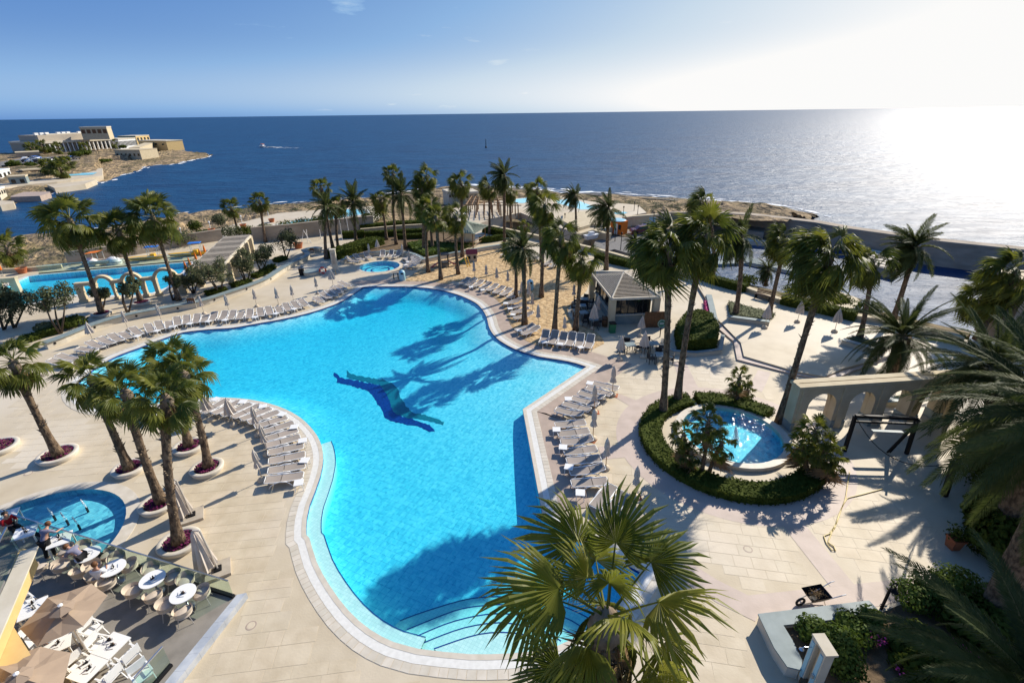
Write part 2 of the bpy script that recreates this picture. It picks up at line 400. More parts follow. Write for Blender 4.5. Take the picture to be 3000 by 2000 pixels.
def pool_water(name, absorb, dens, scale=1.6, strength=.35, rough=.04):
    mt, t, b = NM(name); t.nodes.remove(b); L = t.links
    geo = t.nodes.new('ShaderNodeNewGeometry')
    n1 = N_(t, 'ShaderNodeTexNoise', Scale=scale, Detail=4, Distortion=.6); L.new(geo.outputs['Position'], n1.inputs['Vector'])
    bp = t.nodes.new('ShaderNodeBump'); bp.inputs['Strength'].default_value = strength; bp.inputs['Distance'].default_value = .12; L.new(n1.outputs['Fac'], bp.inputs['Height'])
    tr = t.nodes.new('ShaderNodeBsdfTransparent'); tr.inputs[0].default_value = (.93, .985, 1, 1)
    gl = t.nodes.new('ShaderNodeBsdfGlossy'); gl.inputs['Roughness'].default_value = rough; L.new(bp.outputs[0], gl.inputs['Normal'])
    fr = t.nodes.new('ShaderNodeFresnel'); fr.inputs[0].default_value = 1.33; L.new(bp.outputs[0], fr.inputs['Normal'])
    mxs = t.nodes.new('ShaderNodeMixShader'); g2 = t.nodes.new('ShaderNodeNewGeometry'); mf = t.nodes.new('ShaderNodeMath'); mf.operation = 'MULTIPLY'; m1 = t.nodes.new('ShaderNodeMath'); m1.operation = 'SUBTRACT'; m1.inputs[0].default_value = 1
    L.new(g2.outputs['Backfacing'], m1.inputs[1]); L.new(fr.outputs[0], mf.inputs[0]); L.new(m1.outputs[0], mf.inputs[1])   # light leaving the water from below passes
    L.new(mf.outputs[0], mxs.inputs[0]); L.new(tr.outputs[0], mxs.inputs[1]); L.new(gl.outputs[0], mxs.inputs[2])
    o = t.nodes['Material Output']; L.new(mxs.outputs[0], o.inputs[0])
    va = t.nodes.new('ShaderNodeVolumeAbsorption'); va.inputs['Color'].default_value = (*absorb, 1); va.inputs['Density'].default_value = dens; L.new(va.outputs[0], o.inputs['Volume'])
    return mt
M['pool_water'] = pool_water('pool_water', (.0, .88, .96), .62)
M['pool_water_dark'] = pool_water('fountain_water', (.0, .82, .92), .55, 3.0, .7, .08)
def tiles(name, c1, c2, grout, size, mosaic=0.0, rough=.35):
    # small square tiles: too fine to tell apart at this distance
    mt, t, b = NM(name); L = t.links; geo = t.nodes.new('ShaderNodeNewGeometry')
    mp_ = t.nodes.new('ShaderNodeMapping'); mp_.inputs['Rotation'].default_value = (0, 0, .45); L.new(geo.outputs['Position'], mp_.inputs[0])
    br = t.nodes.new('ShaderNodeTexBrick'); br.offset = 0; br.inputs['Scale'].default_value = 1 / size; br.inputs['Color1'].default_value = (*c1, 1); br.inputs['Color2'].default_value = (*c2, 1)
    br.inputs['Mortar'].default_value = (*grout, 1); br.inputs['Mortar Size'].default_value = .035; br.inputs['Brick Width'].default_value = 1; br.inputs['Row Height'].default_value = 1
    L.new(mp_.outputs[0], br.inputs['Vector']); o = br.outputs['Color']
    if mosaic:  # mosaic tone variation, also rippling caustic light put into the tile colour
        vn = N_(t, 'ShaderNodeTexVoronoi', Scale=mosaic); L.new(geo.outputs['Position'], vn.inputs['Vector'])
        bwn = t.nodes.new('ShaderNodeRGBToBW'); L.new(vn.outputs['Color'], bwn.inputs[0]); hs = t.nodes.new('ShaderNodeMixRGB'); hs.blend_type = 'OVERLAY'; hs.inputs[0].default_value = .45; L.new(o, hs.inputs[1]); L.new(bwn.outputs[0], hs.inputs[2])
        o = hs.outputs[0]
    L.new(o, b.inputs['Base Color']); b.inputs['Roughness'].default_value = rough; return mt
M['pool_tile'] = tiles('pool_tile', (.47, .79, .83), (.33, .70, .78), (.24, .57, .68), .33, 7.0)
M['fountain_tile'] = tiles('fountain_tile', (.26, .62, .70), (.20, .54, .64), (.16, .46, .56), .2, 4.0)
M['step_tile'] = tiles('step_tile', (.80, .83, .74), (.66, .74, .66), (.52, .60, .56), .14)
# sea
mt, t, b = NM('sea_water'); L = t.links
geo = t.nodes.new('ShaderNodeNewGeometry')
n1 = N_(t, 'ShaderNodeTexNoise', Scale=.12, Detail=9, Roughness=.62, Distortion=.3)
mp_ = t.nodes.new('ShaderNodeMapping'); mp_.inputs['Rotation'].default_value = (0, 0, .5); mp_.inputs['Scale'].default_value = (1, 2.2, 1); L.new(geo.outputs['Position'], mp_.inputs[0]); L.new(mp_.outputs[0], n1.inputs['Vector'])
bp = t.nodes.new('ShaderNodeBump'); bp.inputs['Strength'].default_value = .9; bp.inputs['Distance'].default_value = 1.7; L.new(n1.outputs['Fac'], bp.inputs['Height']); L.new(bp.outputs[0], b.inputs['Normal'])
n2 = N_(t, 'ShaderNodeTexNoise', Scale=.03, Detail=9, Roughness=.7); L.new(mp_.outputs[0], n2.inputs['Vector'])
rp = t.nodes.new('ShaderNodeValToRGB'); rp.color_ramp.elements[0].position = .3; rp.color_ramp.elements[1].position = .7
rp.color_ramp.elements[0].color = (.002, .026, .080, 1); rp.color_ramp.elements[1].color = (.008, .072, .165, 1); L.new(n2.outputs['Fac'], rp.inputs[0])
n3 = N_(t, 'ShaderNodeTexNoise', Scale=.22, Detail=9, Roughness=.75); L.new(mp_.outputs[0], n3.inputs['Vector'])
rc = t.nodes.new('ShaderNodeValToRGB'); rc.color_ramp.elements[0].position = .70; rc.color_ramp.elements[1].position = .75; L.new(n3.outputs['Fac'], rc.inputs[0])
xx = t.nodes.new('ShaderNodeMixRGB'); L.new(rc.outputs[0], xx.inputs[0]); L.new(rp.outputs[0], xx.inputs[1]); xx.inputs[2].default_value = (.7, .75, .78, 1)
L.new(xx.outputs[0], b.inputs['Base Color']); b.inputs['Roughness'].default_value = .46; b.inputs['IOR'].default_value = 1.33; b.inputs['Specular IOR Level'].default_value = .42
M['sea'] = mt

# ------------------------------------------------------------------ sea and coast
SEA = -8.0
sea = MB(); rr = [0, 60, 200, 600, 2000, 8000, 30000, 120000]
sea.v.append((0, 0, SEA))
for r in rr[1:]:
    for k in range(64): sea.v.append((r * math.cos(k * math.pi / 32), r * math.sin(k * math.pi / 32), SEA))
for k in range(64): sea.f.append((0, 1 + k, 1 + (k + 1) % 64))
for i in range(len(rr) - 2):
    for k in range(64):
        a = 1 + i * 64; b_ = a + 64; l = (k + 1) % 64; sea.f.append((a + k, b_ + k, b_ + l, a + l))
struct(sea.build('sea', M['sea']))

def terrain(name, rows, mt, rough=1.0, sub=6, seed=0.0, smooth_=False):
    # rows: polylines of equal length (world points); lofted, subdivided and roughened
    g = MB(); nr = len(rows); nc = len(rows[0]); grid = []
    for i in range((nr - 1) * sub + 1):
        a, fa = min(i // sub, nr - 2), 0; fa = i / sub - a; line = []
        for j in range((nc - 1) * sub + 1):
            c = min(j // sub, nc - 2); fc = j / sub - c
            p = (rows[a][c] * (1 - fc) + rows[a][c + 1] * fc) * (1 - fa) + (rows[a + 1][c] * (1 - fc) + rows[a + 1][c + 1] * fc) * fa
            e = min(1, i / sub, ((nr - 1) * sub - i) / sub)
            n = noise.fractal(Vector((p.x * .16, p.y * .16, seed)), .9, 2.1, 6)
            n2_ = noise.fractal(Vector((p.x * .05, p.y * .05, seed + 9)), .9, 2.1, 4)
            line.append(p + Vector((n2_ * 2 * rough * (.3 + e), n * 2 * rough * e, (n * .9 + abs(n2_) * .6) * rough * (.25 + .75 * e))))
        grid.append(line)
    W_ = len(grid[0])
    for l in grid: g.v += [tuple(p) for p in l]
    for i in range(len(grid) - 1):
        for j in range(W_ - 1): g.f.append((i * W_ + j, i * W_ + j + 1, (i + 1) * W_ + j + 1, (i + 1) * W_ + j))
    return g.build(name, mt, smooth=smooth_)
shore_px = [(-900,738),(-300,722),(0,715),(68,712),(136,698),(282,678),(400,657),(503,640),(612,626),(697,616),(785,606),(890,597),(965,592),(1085,583),(1190,566),(1294,550),(1363,547),(1521,554),(1645,569),(1803,572),(1996,586),(2172,597),(2291,613),(2406,641)]
inner_px = [(-900,850),(-300,822),(0,806),(60,800),(190,786),(300,774),(400,756),(510,734),(653,712),(744,700),(820,690),(900,684),(1000,672),(1095,655),(1200,648),(1300,650),(1400,650),(1500,650),(1600,660),(1720,680),(1860,700),(1990,660),(2150,640),(2300,650)]
sh = [P('U', x, y, SEA - .4) for x, y in shore_px]
inn = [P('U', x, y, -.35 if k < 14 else -3.4) for k, (x, y) in enumerate(inner_px)]
mid1 = [s.lerp(i, .10) for s, i in zip(sh, inn)]; mid2 = [s.lerp(i, .45) for s, i in zip(sh, inn)]; mid3 = [s.lerp(i, .75) for s, i in zip(sh, inn)]
for a, b_, c, i in zip(mid1, mid2, mid3, inn): a.z = SEA + 1.0; b_.z = SEA + (i.z - SEA) * .62; c.z = SEA + (i.z - SEA) * .88
struct(terrain('rocky_coast', [mid1, mid2, mid3, inn], M['rock'], 1.5, 9, 3.0))
struct(terrain('wet_rock_shore', [sh, [a.lerp(b_, .5) for a, b_ in zip(sh, mid1)], [a.lerp(b_, .25) + Vector((0, 0, .15)) for a, b_ in zip(mid1, mid2)]], M['wetrock'], .9, 7, 5.0))
# foam along the waterline
def foam_line(name, line, w, seed, dens=.6, label='white surf breaking along the rocks'):
    g = MB(); rr_ = random.Random(seed)
    for a, b_ in zip(line[:-1], line[1:]):
        L_ = (b_ - a).length; n = max(2, int(L_ / (w * .9)))
        for k in range(n):
            if rr_.random() > dens: continue
            c = a.lerp(b_, (k + rr_.random()) / n); d = (b_ - a).normalized(); q = Vector((-d.y, d.x, 0))
            c = c + q * rr_.uniform(-.3, 1.6) * w * (1 if rr_.random() < .8 else 2.2); r1 = rr_.uniform(.4, 1.6) * w; r2 = r1 * rr_.uniform(.15, .4)
            K = 9; ph = rr_.random() * 6
            g.face([c + d * (r1 * math.cos(2 * math.pi * m_ / K)) * (1 + .4 * math.sin(m_ * 2.3 + ph)) + q * (r2 * math.sin(2 * math.pi * m_ / K)) * (1 + .5 * math.sin(m_ * 3.1 + ph)) + Vector((0, 0, .05)) for m_ in range(K)])
    return stuff(g.build(name, M['foam']), label)
shw = [Vector((p.x, p.y, SEA + .06)) for p in sh]
foam_line('surf', shw[5:12], 1.6, 1, .35)
foam_line('surf', shw[12:19], 2.6, 2, .8); foam_line('surf', shw[17:], 2.4, 3, 1.0)

# ------------------------------------------------------------------ main pool outline
pool_px = [('E',1400,715),('E',1600,692),('Z',950,1568),('Z',1300,1508),('Z',1700,1438),('Z',2091,1350),('B',760,1470),('T',0,1430),('T',220,1290),
           ('T',372,1184),('T',600,1172),('T',1000,1172),('T',1400,1190),('T',1700,1232),('T',2000,1310),('T',2200,1392),
           ('H',523,240),('H',575,305),('H',597,360),('H',607,405),('H',628,450),('H',665,495),('H',720,535),('H',800,578),('H',890,610),('H',1000,640),('H',1150,663),('H',1270,688),
           ('H',1357,716),('H',868,1042),('L',705,412),('L',1390,785),('L',1210,1030),('L',920,1255),('L',700,1332),('L',450,1362),('L',180,1366),('L',0,1350),
           ('S',960,1490),('S',905,1475),('S',850,1446),('S',800,1402),('S',757,1345),('S',727,1290),('S',710,1235),('G',1037,1480),('G',1040,1350),('G',1062,1250),('G',1105,1140),('G',1142,1035),('G',1163,940),('G',1164,850),('G',1140,760),('G',1090,680),('G',1000,590),('G',880,520),('G',750,475),('G',600,445),('G',450,432),('G',290,430),
           ('E',1400,1235),('E',1200,1262),('E',1000,1290),('E',850,1296),('E',720,1275),('E',630,1230),('E',592,1170),('E',600,1110),('E',650,1050),('E',760,965),('E',900,893),('E',1050,838),('E',1200,780),('E',1300,745)]
_pp = [P(*q) for q in pool_px]
corner_i = {i for i, q in enumerate(pool_px) if q in (('H',1357,716),('H',868,1042),('L',705,412),('L',1390,785),('T',372,1184))}
pool = ccw(smooth(_pp, corner_i, True, .55))
WL = -.025
shallow = P('H', 1100, 640); deepc = P('S', 640, 900)
def floor_z(p):
    d = min(1, max(0, (Vector((p[0], p[1])) - Vector((shallow.x, shallow.y))).length / 21.0))
    deep = .36 + .72 * (d * d * (3 - 2 * d)); w_ = min(1, max(0, (p[1] - 25.0) / 7.0))     # far edge shaped shallow, so little of its shaded wall shows
    if w_ > 0:
        e = min(((p[0] - q.x) ** 2 + (p[1] - q.y) ** 2) for q in pool[::2]) ** .5; e = min(1, e / 2.6); e = e * e * (3 - 2 * e)
        deep = deep * (1 - w_) + w_ * (.13 + (deep - .13) * e)
    return -deep
# basin: floor and walls
inn_pool = offset(pool, -.01)
co = [Vector((p.x, p.y)) for p in inn_pool]; ed = [(i, (i + 1) % len(co)) for i in range(len(co))]
bx0, bx1 = min(p.x for p in co), max(p.x for p in co); by0, by1 = min(p.y for p in co), max(p.y for p in co)
gx = bx0
while gx < bx1:
    gy = by0
    while gy < by1:
        if inside((gx, gy), co): co.append(Vector((gx, gy)))
        gy += .85
    gx += .85
r_ = geometry.delaunay_2d_cdt(co, ed, [], 1, 1e-4)
g = MB(); g.v = [(p.x, p.y, floor_z(p)) for p in r_[0]]; g.f = [tuple(f) for f in r_[2]]
basin = struct(g.build('pool_basin', M['pool_tile'], smooth=True))
g = MB(); g.strip([Vector((p.x, p.y, -.0)) for p in inn_pool], [Vector((p.x, p.y, floor_z(p) - .02)) for p in inn_pool], True)
g.build('basin_wall', M['pool_tile'], basin)
g = MB(); q = offset(pool, -.014); g.strip([Vector((p.x, p.y, .002)) for p in q], [Vector((p.x, p.y, -.13)) for p in q], True)
g.build('waterline_tile_band', M['navy'], basin)
# water body: closed volume just inside the basin
wp = offset(pool, -.022)
g = MB(); r2 = geometry.delaunay_2d_cdt([Vector((p.x, p.y)) for p in wp], [(i, (i + 1) % len(wp)) for i in range(len(wp))], [], 1, 1e-4)
n0 = len(r2[0]); g.v = [(p.x, p.y, WL) for p in r2[0]] + [(p.x, p.y, -2.2) for p in r2[0]]
g.f = [tuple(f) for f in r2[2]] + [tuple(n0 + k for k in f[::-1]) for f in r2[2]]
be = {}
for f in r2[2]:
    for k in range(len(f)): be[(f[k], f[(k + 1) % len(f)])] = 1
for (a, b_) in be:
    if (b_, a) not in be: g.f.append((b_, a, a + n0, b_ + n0))
struct(g.build('pool_water', M['pool_water'], rec=True))

# mosaic figure on the pool floor: navy and green bands of tile
def on_floor(zn, pts, lift):
    out = []
    for x, y in pts:
        p = P(zn, x, y, -1.0)
        for _ in range(4): p = P(zn, x, y, floor_z(p) + lift)
        out.append(p)
    return out
navy = [(1245,235),(1275,248),(1295,275),(1400,295),(1520,318),(1600,330),(1640,380),(1680,450),(1690,500),(1720,550),(1790,575),(1900,610),(1980,640),(2028,690),(1990,690),(1900,652),(1790,632),(1700,612),(1640,582),(1628,530),(1580,470),(1550,420),(1510,377),(1420,350),(1330,325),(1265,315),(1275,290),(1250,260)]
green = [(1345,210),(1370,245),(1450,265),(1540,280),(1630,290),(1700,320),(1740,370),(1760,430),(1800,490),(1850,540),(1950,565),(2040,590),(2091,620),(2085,640),(1980,605),(1880,592),(1800,580),(1720,552),(1690,500),(1680,450),(1640,380),(1600,330),(1500,310),(1400,290),(1350,270)]
for nm, pts, mm in (('navy_mosaic', navy, 'navy'), ('green_mosaic', green, 'green_tile')):
    rj = random.Random(2); fine = []
    for i_ in range(len(pts)):
        a_, c_ = pts[i_], pts[(i_ + 1) % len(pts)]; n_ = max(1, int(math.hypot(c_[0] - a_[0], c_[1] - a_[1]) / 12))
        fine += [(a_[0] + (c_[0] - a_[0]) * t_ / n_ + rj.uniform(-5, 5), a_[1] + (c_[1] - a_[1]) * t_ / n_ + rj.uniform(-5, 5)) for t_ in range(n_)]
    fl = on_floor('G', fine, .012 if nm == 'navy_mosaic' else .016); g = MB(); g.fill(fl); g.build(nm, M[mm], basin)

# bench ledge along the left edge and the fan of entry steps
def near_i(p): return min(range(len(pool)), key=lambda i: (pool[i] - Vector((p.x, p.y, 0))).length)
def sub_line(a, b_):
    # pool outline between two points, the shorter way
    i, j = near_i(a), near_i(b_); N = len(pool)
    f = [pool[(i + k) % N] for k in range((j - i) % N + 1)]; r = [pool[(i - k) % N] for k in range((i - j) % N + 1)]
    return f if len(f) < len(r) else r
led = sub_line(P('G', 1143, 770), P('S', 960, 1490))
inner_led = offset(led, .62, False)
if not inside(inner_led[len(led) // 2], pool): inner_led = offset(led, -.62, False)
edge_led = offset(led, .655, False)
if not inside(edge_led[len(led) // 2], pool): edge_led = offset(led, -.655, False)
g = MB(); zl = -.26
g.strip([Vector((p.x, p.y, zl)) for p in led], [Vector((p.x, p.y, zl)) for p in inner_led])
g.strip([Vector((p.x, p.y, zl)) for p in inner_led], [Vector((p.x, p.y, -1.1)) for p in inner_led])
g.strip([Vector((led[0].x, led[0].y, zl)), Vector((led[0].x, led[0].y, -1.1))], [Vector((inner_led[0].x, inner_led[0].y, zl)), Vector((inner_led[0].x, inner_led[0].y, -1.1))])
lo = g.build('bench_ledge', M['step_tile'], basin)
g = MB(); g.strip([Vector((p.x, p.y, zl + .012)) for p in inner_led], [Vector((p.x, p.y, zl + .012)) for p in edge_led])
g.build('edge_tile_band', M['navy'], basin)
arcs = [([(-310,1128),(-200,1085),(0,1020),(160,977),(330,958),(600,965),(800,1010),(960,1075),(1060,1130)], -.95), ([(-260,1190),(0,1085),(130,1042),(300,1018),(480,1015),(700,1050),(900,1125),(990,1180)], -.76), ([(-200,1240),(0,1155),(150,1110),(300,1082),(450,1078),(600,1098),(760,1140),(920,1225)], -.57),
        ([(-140,1282),(0,1225),(150,1175),(300,1147),(400,1140),(560,1158),(700,1195),(830,1270)], -.40), ([(-70,1325),(0,1300),(100,1265),(250,1222),(400,1208),(550,1220),(700,1262),(750,1300)], -.24)]
for pts, z in arcs:
    ln = smooth([P('L', a, b_, z) for a, b_ in pts], (), False, .3)
    bk = sub_line(ln[-1], ln[0]); poly = ln + [Vector((p.x, p.y, 0)) for p in bk]
    g = MB(); poly2 = ccw(poly); g.fill(poly2, z=z); g.strip([Vector((p.x, p.y, z)) for p in ln], [Vector((p.x, p.y, z - .2)) for p in ln])
    st = g.build('entry_step', M['step_tile'], basin)
    o1 = offset(ln, .022, False); g = MB(); g.strip([Vector((p.x, p.y, z + .01)) for p in ln], [Vector((p.x, p.y, z + .01)) for p in o1]); 
    o2 = offset(ln, -.022, False); g.strip([Vector((p.x, p.y, z + .01)) for p in ln], [Vector((p.x, p.y, z + .01)) for p in o2])
    g.build('edge_tile_band', M['navy'], st)

# coping: white overflow channel, then a row of cream tiles
N = len(pool)
g = MB(); zc = .012
a, b_ = offset(pool, -.012), offset(pool, .20)
g.strip([Vector((p.x, p.y, zc + .006)) for p in a], [Vector((p.x, p.y, zc + .006)) for p in b_], True)
g.strip([Vector((p.x, p.y, -.1)) for p in a], [Vector((p.x, p.y, zc + .006)) for p in a], True)
cop = struct(g.build('pool_coping', M['cope']))
g = MB(); a, b_ = offset(pool, .20), offset(pool, .52); g.strip([Vector((p.x, p.y, zc)) for p in a], [Vector((p.x, p.y, zc)) for p in b_], True); g.build('overflow_grating', M['white_tile'], cop)
g = MB(); a, b_ = offset(pool, .52), offset(pool, .88); g.strip([Vector((p.x, p.y, zc - .006)) for p in a], [Vector((p.x, p.y, zc - .006)) for p in b_], True); g.build('tile_bed', M['deck'], cop)
la, lb = offset(pool, .535), offset(pool, .865)
seq = sorted(range(N), key=lambda i: (pool[i] - Vector((0, 0, 0))).length)
restg = MB(); cnt = 0
for i in seq:
    j = (i + 1) % N; L_ = (pool[j] - pool[i]).length; n = max(1, round(L_ / .3))
    for k in range(n):
        t0_, t1_ = (k + .03) / n, (k + .97) / n
        q = [la[i].lerp(la[j], t0_), lb[i].lerp(lb[j], t0_), lb[i].lerp(lb[j], t1_), la[i].lerp(la[j], t1_)]
        tgt = MB() if cnt < 240 else restg
        tgt.face([(p.x, p.y, .014) for p in q])
        n_ = len(tgt.v) - 4
        for e in range(4):
            f = (e + 1) % 4; tgt.face([(q[e].x, q[e].y, .0), (q[f].x, q[f].y, .0), (q[f].x, q[f].y, .014), (q[e].x, q[e].y, .014)])
        if cnt < 240: tgt.build('coping_tile', M['cope'], cop)
        cnt += 1
stuff(restg.build('far_coping_tiles', M['cope'], cop))

# ------------------------------------------------------------------ leaves, hedges and small plants
def leaf_quad(g, p, n, size, rr_, asp=.55):
    n = Vector((n[0] + rr_.uniform(-.8, .8), n[1] + rr_.uniform(-.8, .8), n[2] + rr_.uniform(-.6, .8))).normalized()
    a = n.orthogonal().normalized(); b_ = n.cross(a); th = rr_.random() * 6.28
    u = (a * math.cos(th) + b_ * math.sin(th)) * size; w = (b_ * math.cos(th) - a * math.sin(th)) * size * asp
    k = len(g.v); p = Vector(p); g.v += [tuple(p - u), tuple(p - w), tuple(p + u), tuple(p + w)]; g.f.append((k, k + 1, k + 2, k + 3))
def poly_leaves(g, poly, h0, h1, dens, size, rr_, z0=0.0, wob=.08):
    # leaf skin on the top and the sides of a clipped hedge with the given plan
    xs = [p[0] for p in poly]; ys = [p[1] for p in poly]; A = abs(area(poly))
    box_a = (max(xs) - min(xs)) * (max(ys) - min(ys)); n = int(A * dens); tries = 0
    cnt_ = 0
    while cnt_ < n and tries < n * 40:
        tries += 1; q = (rr_.uniform(min(xs), max(xs)), rr_.uniform(min(ys), max(ys)))
        if inside(q, poly):
            hz = h1 + wob * noise.noise(Vector((q[0] * 1.3, q[1] * 1.3, 2))) + rr_.uniform(-.05, .05)
            leaf_quad(g, (q[0], q[1], z0 + hz), (0, 0, 1), size * rr_.uniform(.7, 1.3), rr_); cnt_ += 1
    poly = ccw(list(poly)); N_p = len(poly)
    for i in range(N_p):
        a, b_ = poly[i], poly[(i + 1) % N_p]; e = Vector((b_[0] - a[0], b_[1] - a[1], 0)); L_ = e.length
        if L_ < 1e-6: continue
        nn = Vector((e.y, -e.x, 0)) / L_
        for _ in range(int(L_ * (h1 - h0) * dens) + 1):
            t_ = rr_.random(); z = rr_.uniform(h0, h1); q = Vector((a[0], a[1], 0)) + e * t_ + nn * rr_.uniform(-.05, .07)
            leaf_quad(g, (q.x, q.y, z0 + z), nn, size * rr_.uniform(.7, 1.3), rr_)
def hedge(name, poly, h, label, z0=0.0, dens=90, size=.085, mt='hedge', seed=1, group=None, holes=(), cat='hedge'):
    rr_ = random.Random(seed); poly = ccw(list(poly)); c = sum((Vector((p[0], p[1], 0)) for p in poly), Vector()) / len(poly)
    root = empty(name, (c.x, c.y, z0), 0, label, cat, group)
    loc = [Vector((p[0] - c.x, p[1] - c.y, 0)) for p in poly]
    core = MB(); ins = offset(loc, -.05); core.prism(ins, 0, h - .05); core.build('inner_growth', M[mt], root)
    g = MB(); poly_leaves(g, loc, .02, h, dens, size, rr_); stuff(g.build('leaves', M[mt], root)); return root
def band(line, w):
    a = offset(line, w / 2, False); b_ = offset(line, -w / 2, False); return a + b_[::-1]
def bush(name, p, r, h, label, mt='shrub', n=700, size=.09, seed=1, group=None, cat='shrub', flat=1.0, stems=4):
    rr_ = random.Random(seed); root = empty(name, p, 0, label, cat, group); g = MB()
    for _ in range(n):
        d = Vector((rr_.gauss(0, 1), rr_.gauss(0, 1), rr_.gauss(0, 1))).normalized(); k = rr_.random() ** .35
        lump = 1 + .28 * noise.noise(d * 2.3 + Vector((seed, 0, 0)))
        q = Vector((d.x * r * k * lump, d.y * r * k * lump, h * .55 + d.z * h * .5 * k * lump))
        if q.z < .03: q.z = .03 + rr_.random() * .1
        leaf_quad(g, q, d, size * rr_.uniform(.7, 1.4), rr_)
    stuff(g.build('leaves', M[mt], root)); s = MB()
    for k in range(stems):
        a = 6.28 * k / stems + rr_.random(); s.tube([(0, 0, 0), (math.cos(a) * r * .3, math.sin(a) * r * .3, h * .35), (math.cos(a) * r * .6, math.sin(a) * r * .6, h * .7)], [.03, .02, .008], 5)
    s.build('stem', M['twig'], root); return root

# ------------------------------------------------------------------ deck and ground sheets
W = lambda x, y: Vector((x, y, 0))
deck_outer = [W(-120, -14), W(-120, 66), P('U',0,790), P('U',190,776), P('U',299,762), P('U',510,722), P('U',653,701), P('U',744,689), P('B',1160,735), P('B',1250,760), P('B',1600,740), P('B',2150,720),
              P('C',0,590), P('C',120,612), P('C',980,800), P('C',1330,895), P('C',1940,1045), P('D',220,905), P('D',480,1005), P('D',1000,1115), P('D',1280,1150), P('D',1900,1290), W(60, 22), W(60, -14)]
FC, FR = (12.9, 23.83), 2.79            # round fountain pool on the right
JC, JR = (-16.73, 60.65), 2.49          # children's pool
LC, LR = (-22.2, 16.1), 3.88            # fountain pool on the left
lp_px = [(84,810),(115,806),(250,794),(400,781),(562,768),(530,800),(490,841),(448,857),(400,864),(300,865),(249,864),(201,863),(145,877),(90,888),(30,898),(-60,890),(-50,860),(27,836)]
lower_pool = ccw([P('U', *q) for q in lp_px])
pools = [offset(pool, .3), ellipse(FC, FR + .12, FR + .12), ellipse(JC, JR + .1, JR + .1), ellipse(LC, LR + .1, LR + .1), offset(lower_pool, .1)]
g = MB(); g.fill(deck_outer, pools, z=0.0)
deck = struct(g.build('deck', M['deck']))
g = MB(); g.strip([Vector((p.x, p.y, 0)) for p in deck_outer], [Vector((p.x, p.y, SEA - 1)) for p in deck_outer], True)
g.build('deck_retaining_wall', M['seawall'], deck)
def sheet(name, poly, z, mt, parent=None):
    g = MB(); g.fill(ccw(list(poly)), z=z); o = g.build(name, M[mt], parent)
    return o if parent is not None else struct(o)
# darker paving along the far and right side of the pool
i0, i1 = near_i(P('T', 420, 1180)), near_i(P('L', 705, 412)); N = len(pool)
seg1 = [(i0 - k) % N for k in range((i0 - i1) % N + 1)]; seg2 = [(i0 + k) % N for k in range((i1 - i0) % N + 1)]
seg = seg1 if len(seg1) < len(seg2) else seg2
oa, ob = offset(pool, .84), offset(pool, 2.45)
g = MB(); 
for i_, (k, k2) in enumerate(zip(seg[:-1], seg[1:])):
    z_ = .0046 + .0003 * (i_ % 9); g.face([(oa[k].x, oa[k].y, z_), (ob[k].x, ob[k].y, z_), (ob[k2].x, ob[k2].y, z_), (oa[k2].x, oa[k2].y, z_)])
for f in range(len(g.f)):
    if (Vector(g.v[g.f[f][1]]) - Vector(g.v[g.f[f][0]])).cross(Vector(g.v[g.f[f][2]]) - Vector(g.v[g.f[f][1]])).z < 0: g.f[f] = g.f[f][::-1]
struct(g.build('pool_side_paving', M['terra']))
# sand
sand = [P('T',1110,1075), P('T',1500,1085), P('T',1850,1130), P('H',330,60), P('H',560,130), P('H',690,230), P('H',745,330), P('H',775,400), P('H',840,480), P('H',960,550), P('H',1150,575), P('H',1400,585), P('H',1490,540), P('H',1430,450), P('H',1290,390), P('H',1220,330), P('H',1215,270), P('H',1250,235), P('C',800,1220), P('C',905,1150),
        P('C',930,1010), P('C',800,985), P('C',560,905), P('C',330,850), P('C',200,800), P('N',1060,1040), P('N',700,1100), P('N',400,1170), P('N',200,1210), P('N',150,1270), P('T',1200,990)]
sand = ccw(sand)
# raked, trodden sand: a finely divided relief
co = [Vector((p.x, p.y)) for p in smooth(sand, range(0), True, .8)]; ed = [(i, (i + 1) % len(co)) for i in range(len(co))]; bnd = list(co)
xs = [p.x for p in co]; ys = [p.y for p in co]; gx = min(xs); rs = random.Random(3)
while gx < max(xs):
    gy = min(ys)
    while gy < max(ys):
        q = Vector((gx + rs.uniform(-.12, .12), gy + rs.uniform(-.12, .12)))
        if inside(q, bnd): co.append(q)
        gy += .34
    gx += .34
r_ = geometry.delaunay_2d_cdt(co, ed, [], 1, 1e-4)
g = MB(); nb = len(bnd)
for k, p in enumerate(r_[0]):
    n1_ = noise.noise(Vector((p.x * 1.1, p.y * 1.9, 0))); g.v.append((p.x, p.y, .01 if k < nb else .05 + .055 * n1_ + .03 * noise.noise(Vector((p.x * 3, p.y * 3, 5)))))
g.f = [tuple(f) for f in r_[2]]
struct(g.build('sand', M['sand'], smooth=True))
# pale pink bands inlaid in the right-hand deck
bands = [ [P('K',455,40), P('K',605,10), P('K',1050,550), P('K',870,570)],
          [P('L',1440,560), P('L',1700,690), P('K',0,515), P('K',240,635), P('K',865,570), P('K',1050,550), P('K',1680,480), P('K',1860,560), P('K',1240,720), P('K',320,775), P('K',295,835), P('K',0,690), P('L',1780,900), P('L',1500,770)],
          [P('H',1530,925), P('H',1610,925), P('H',1880,1030), P('H',1830,1100)], [P('H',1440,1330), P('H',1745,1305), P('H',1770,1400), P('H',1480,1425)],
          [P('I',450,420), P('I',540,410), P('I',650,630), P('I',530,645)], [P('I',1100,480), P('I',1200,500), P('I',1130,650), P('I',1030,610)]]
for bd in bands: sheet('pink_band', bd, .009, 'pink')
ring = (12.45, 23.2)
g = MB(); g.lathe((ring[0], ring[1], .0085), [(6.35, 0), (4.9, 0)], 72); struct(g.build('pink_ring', M['pink']))
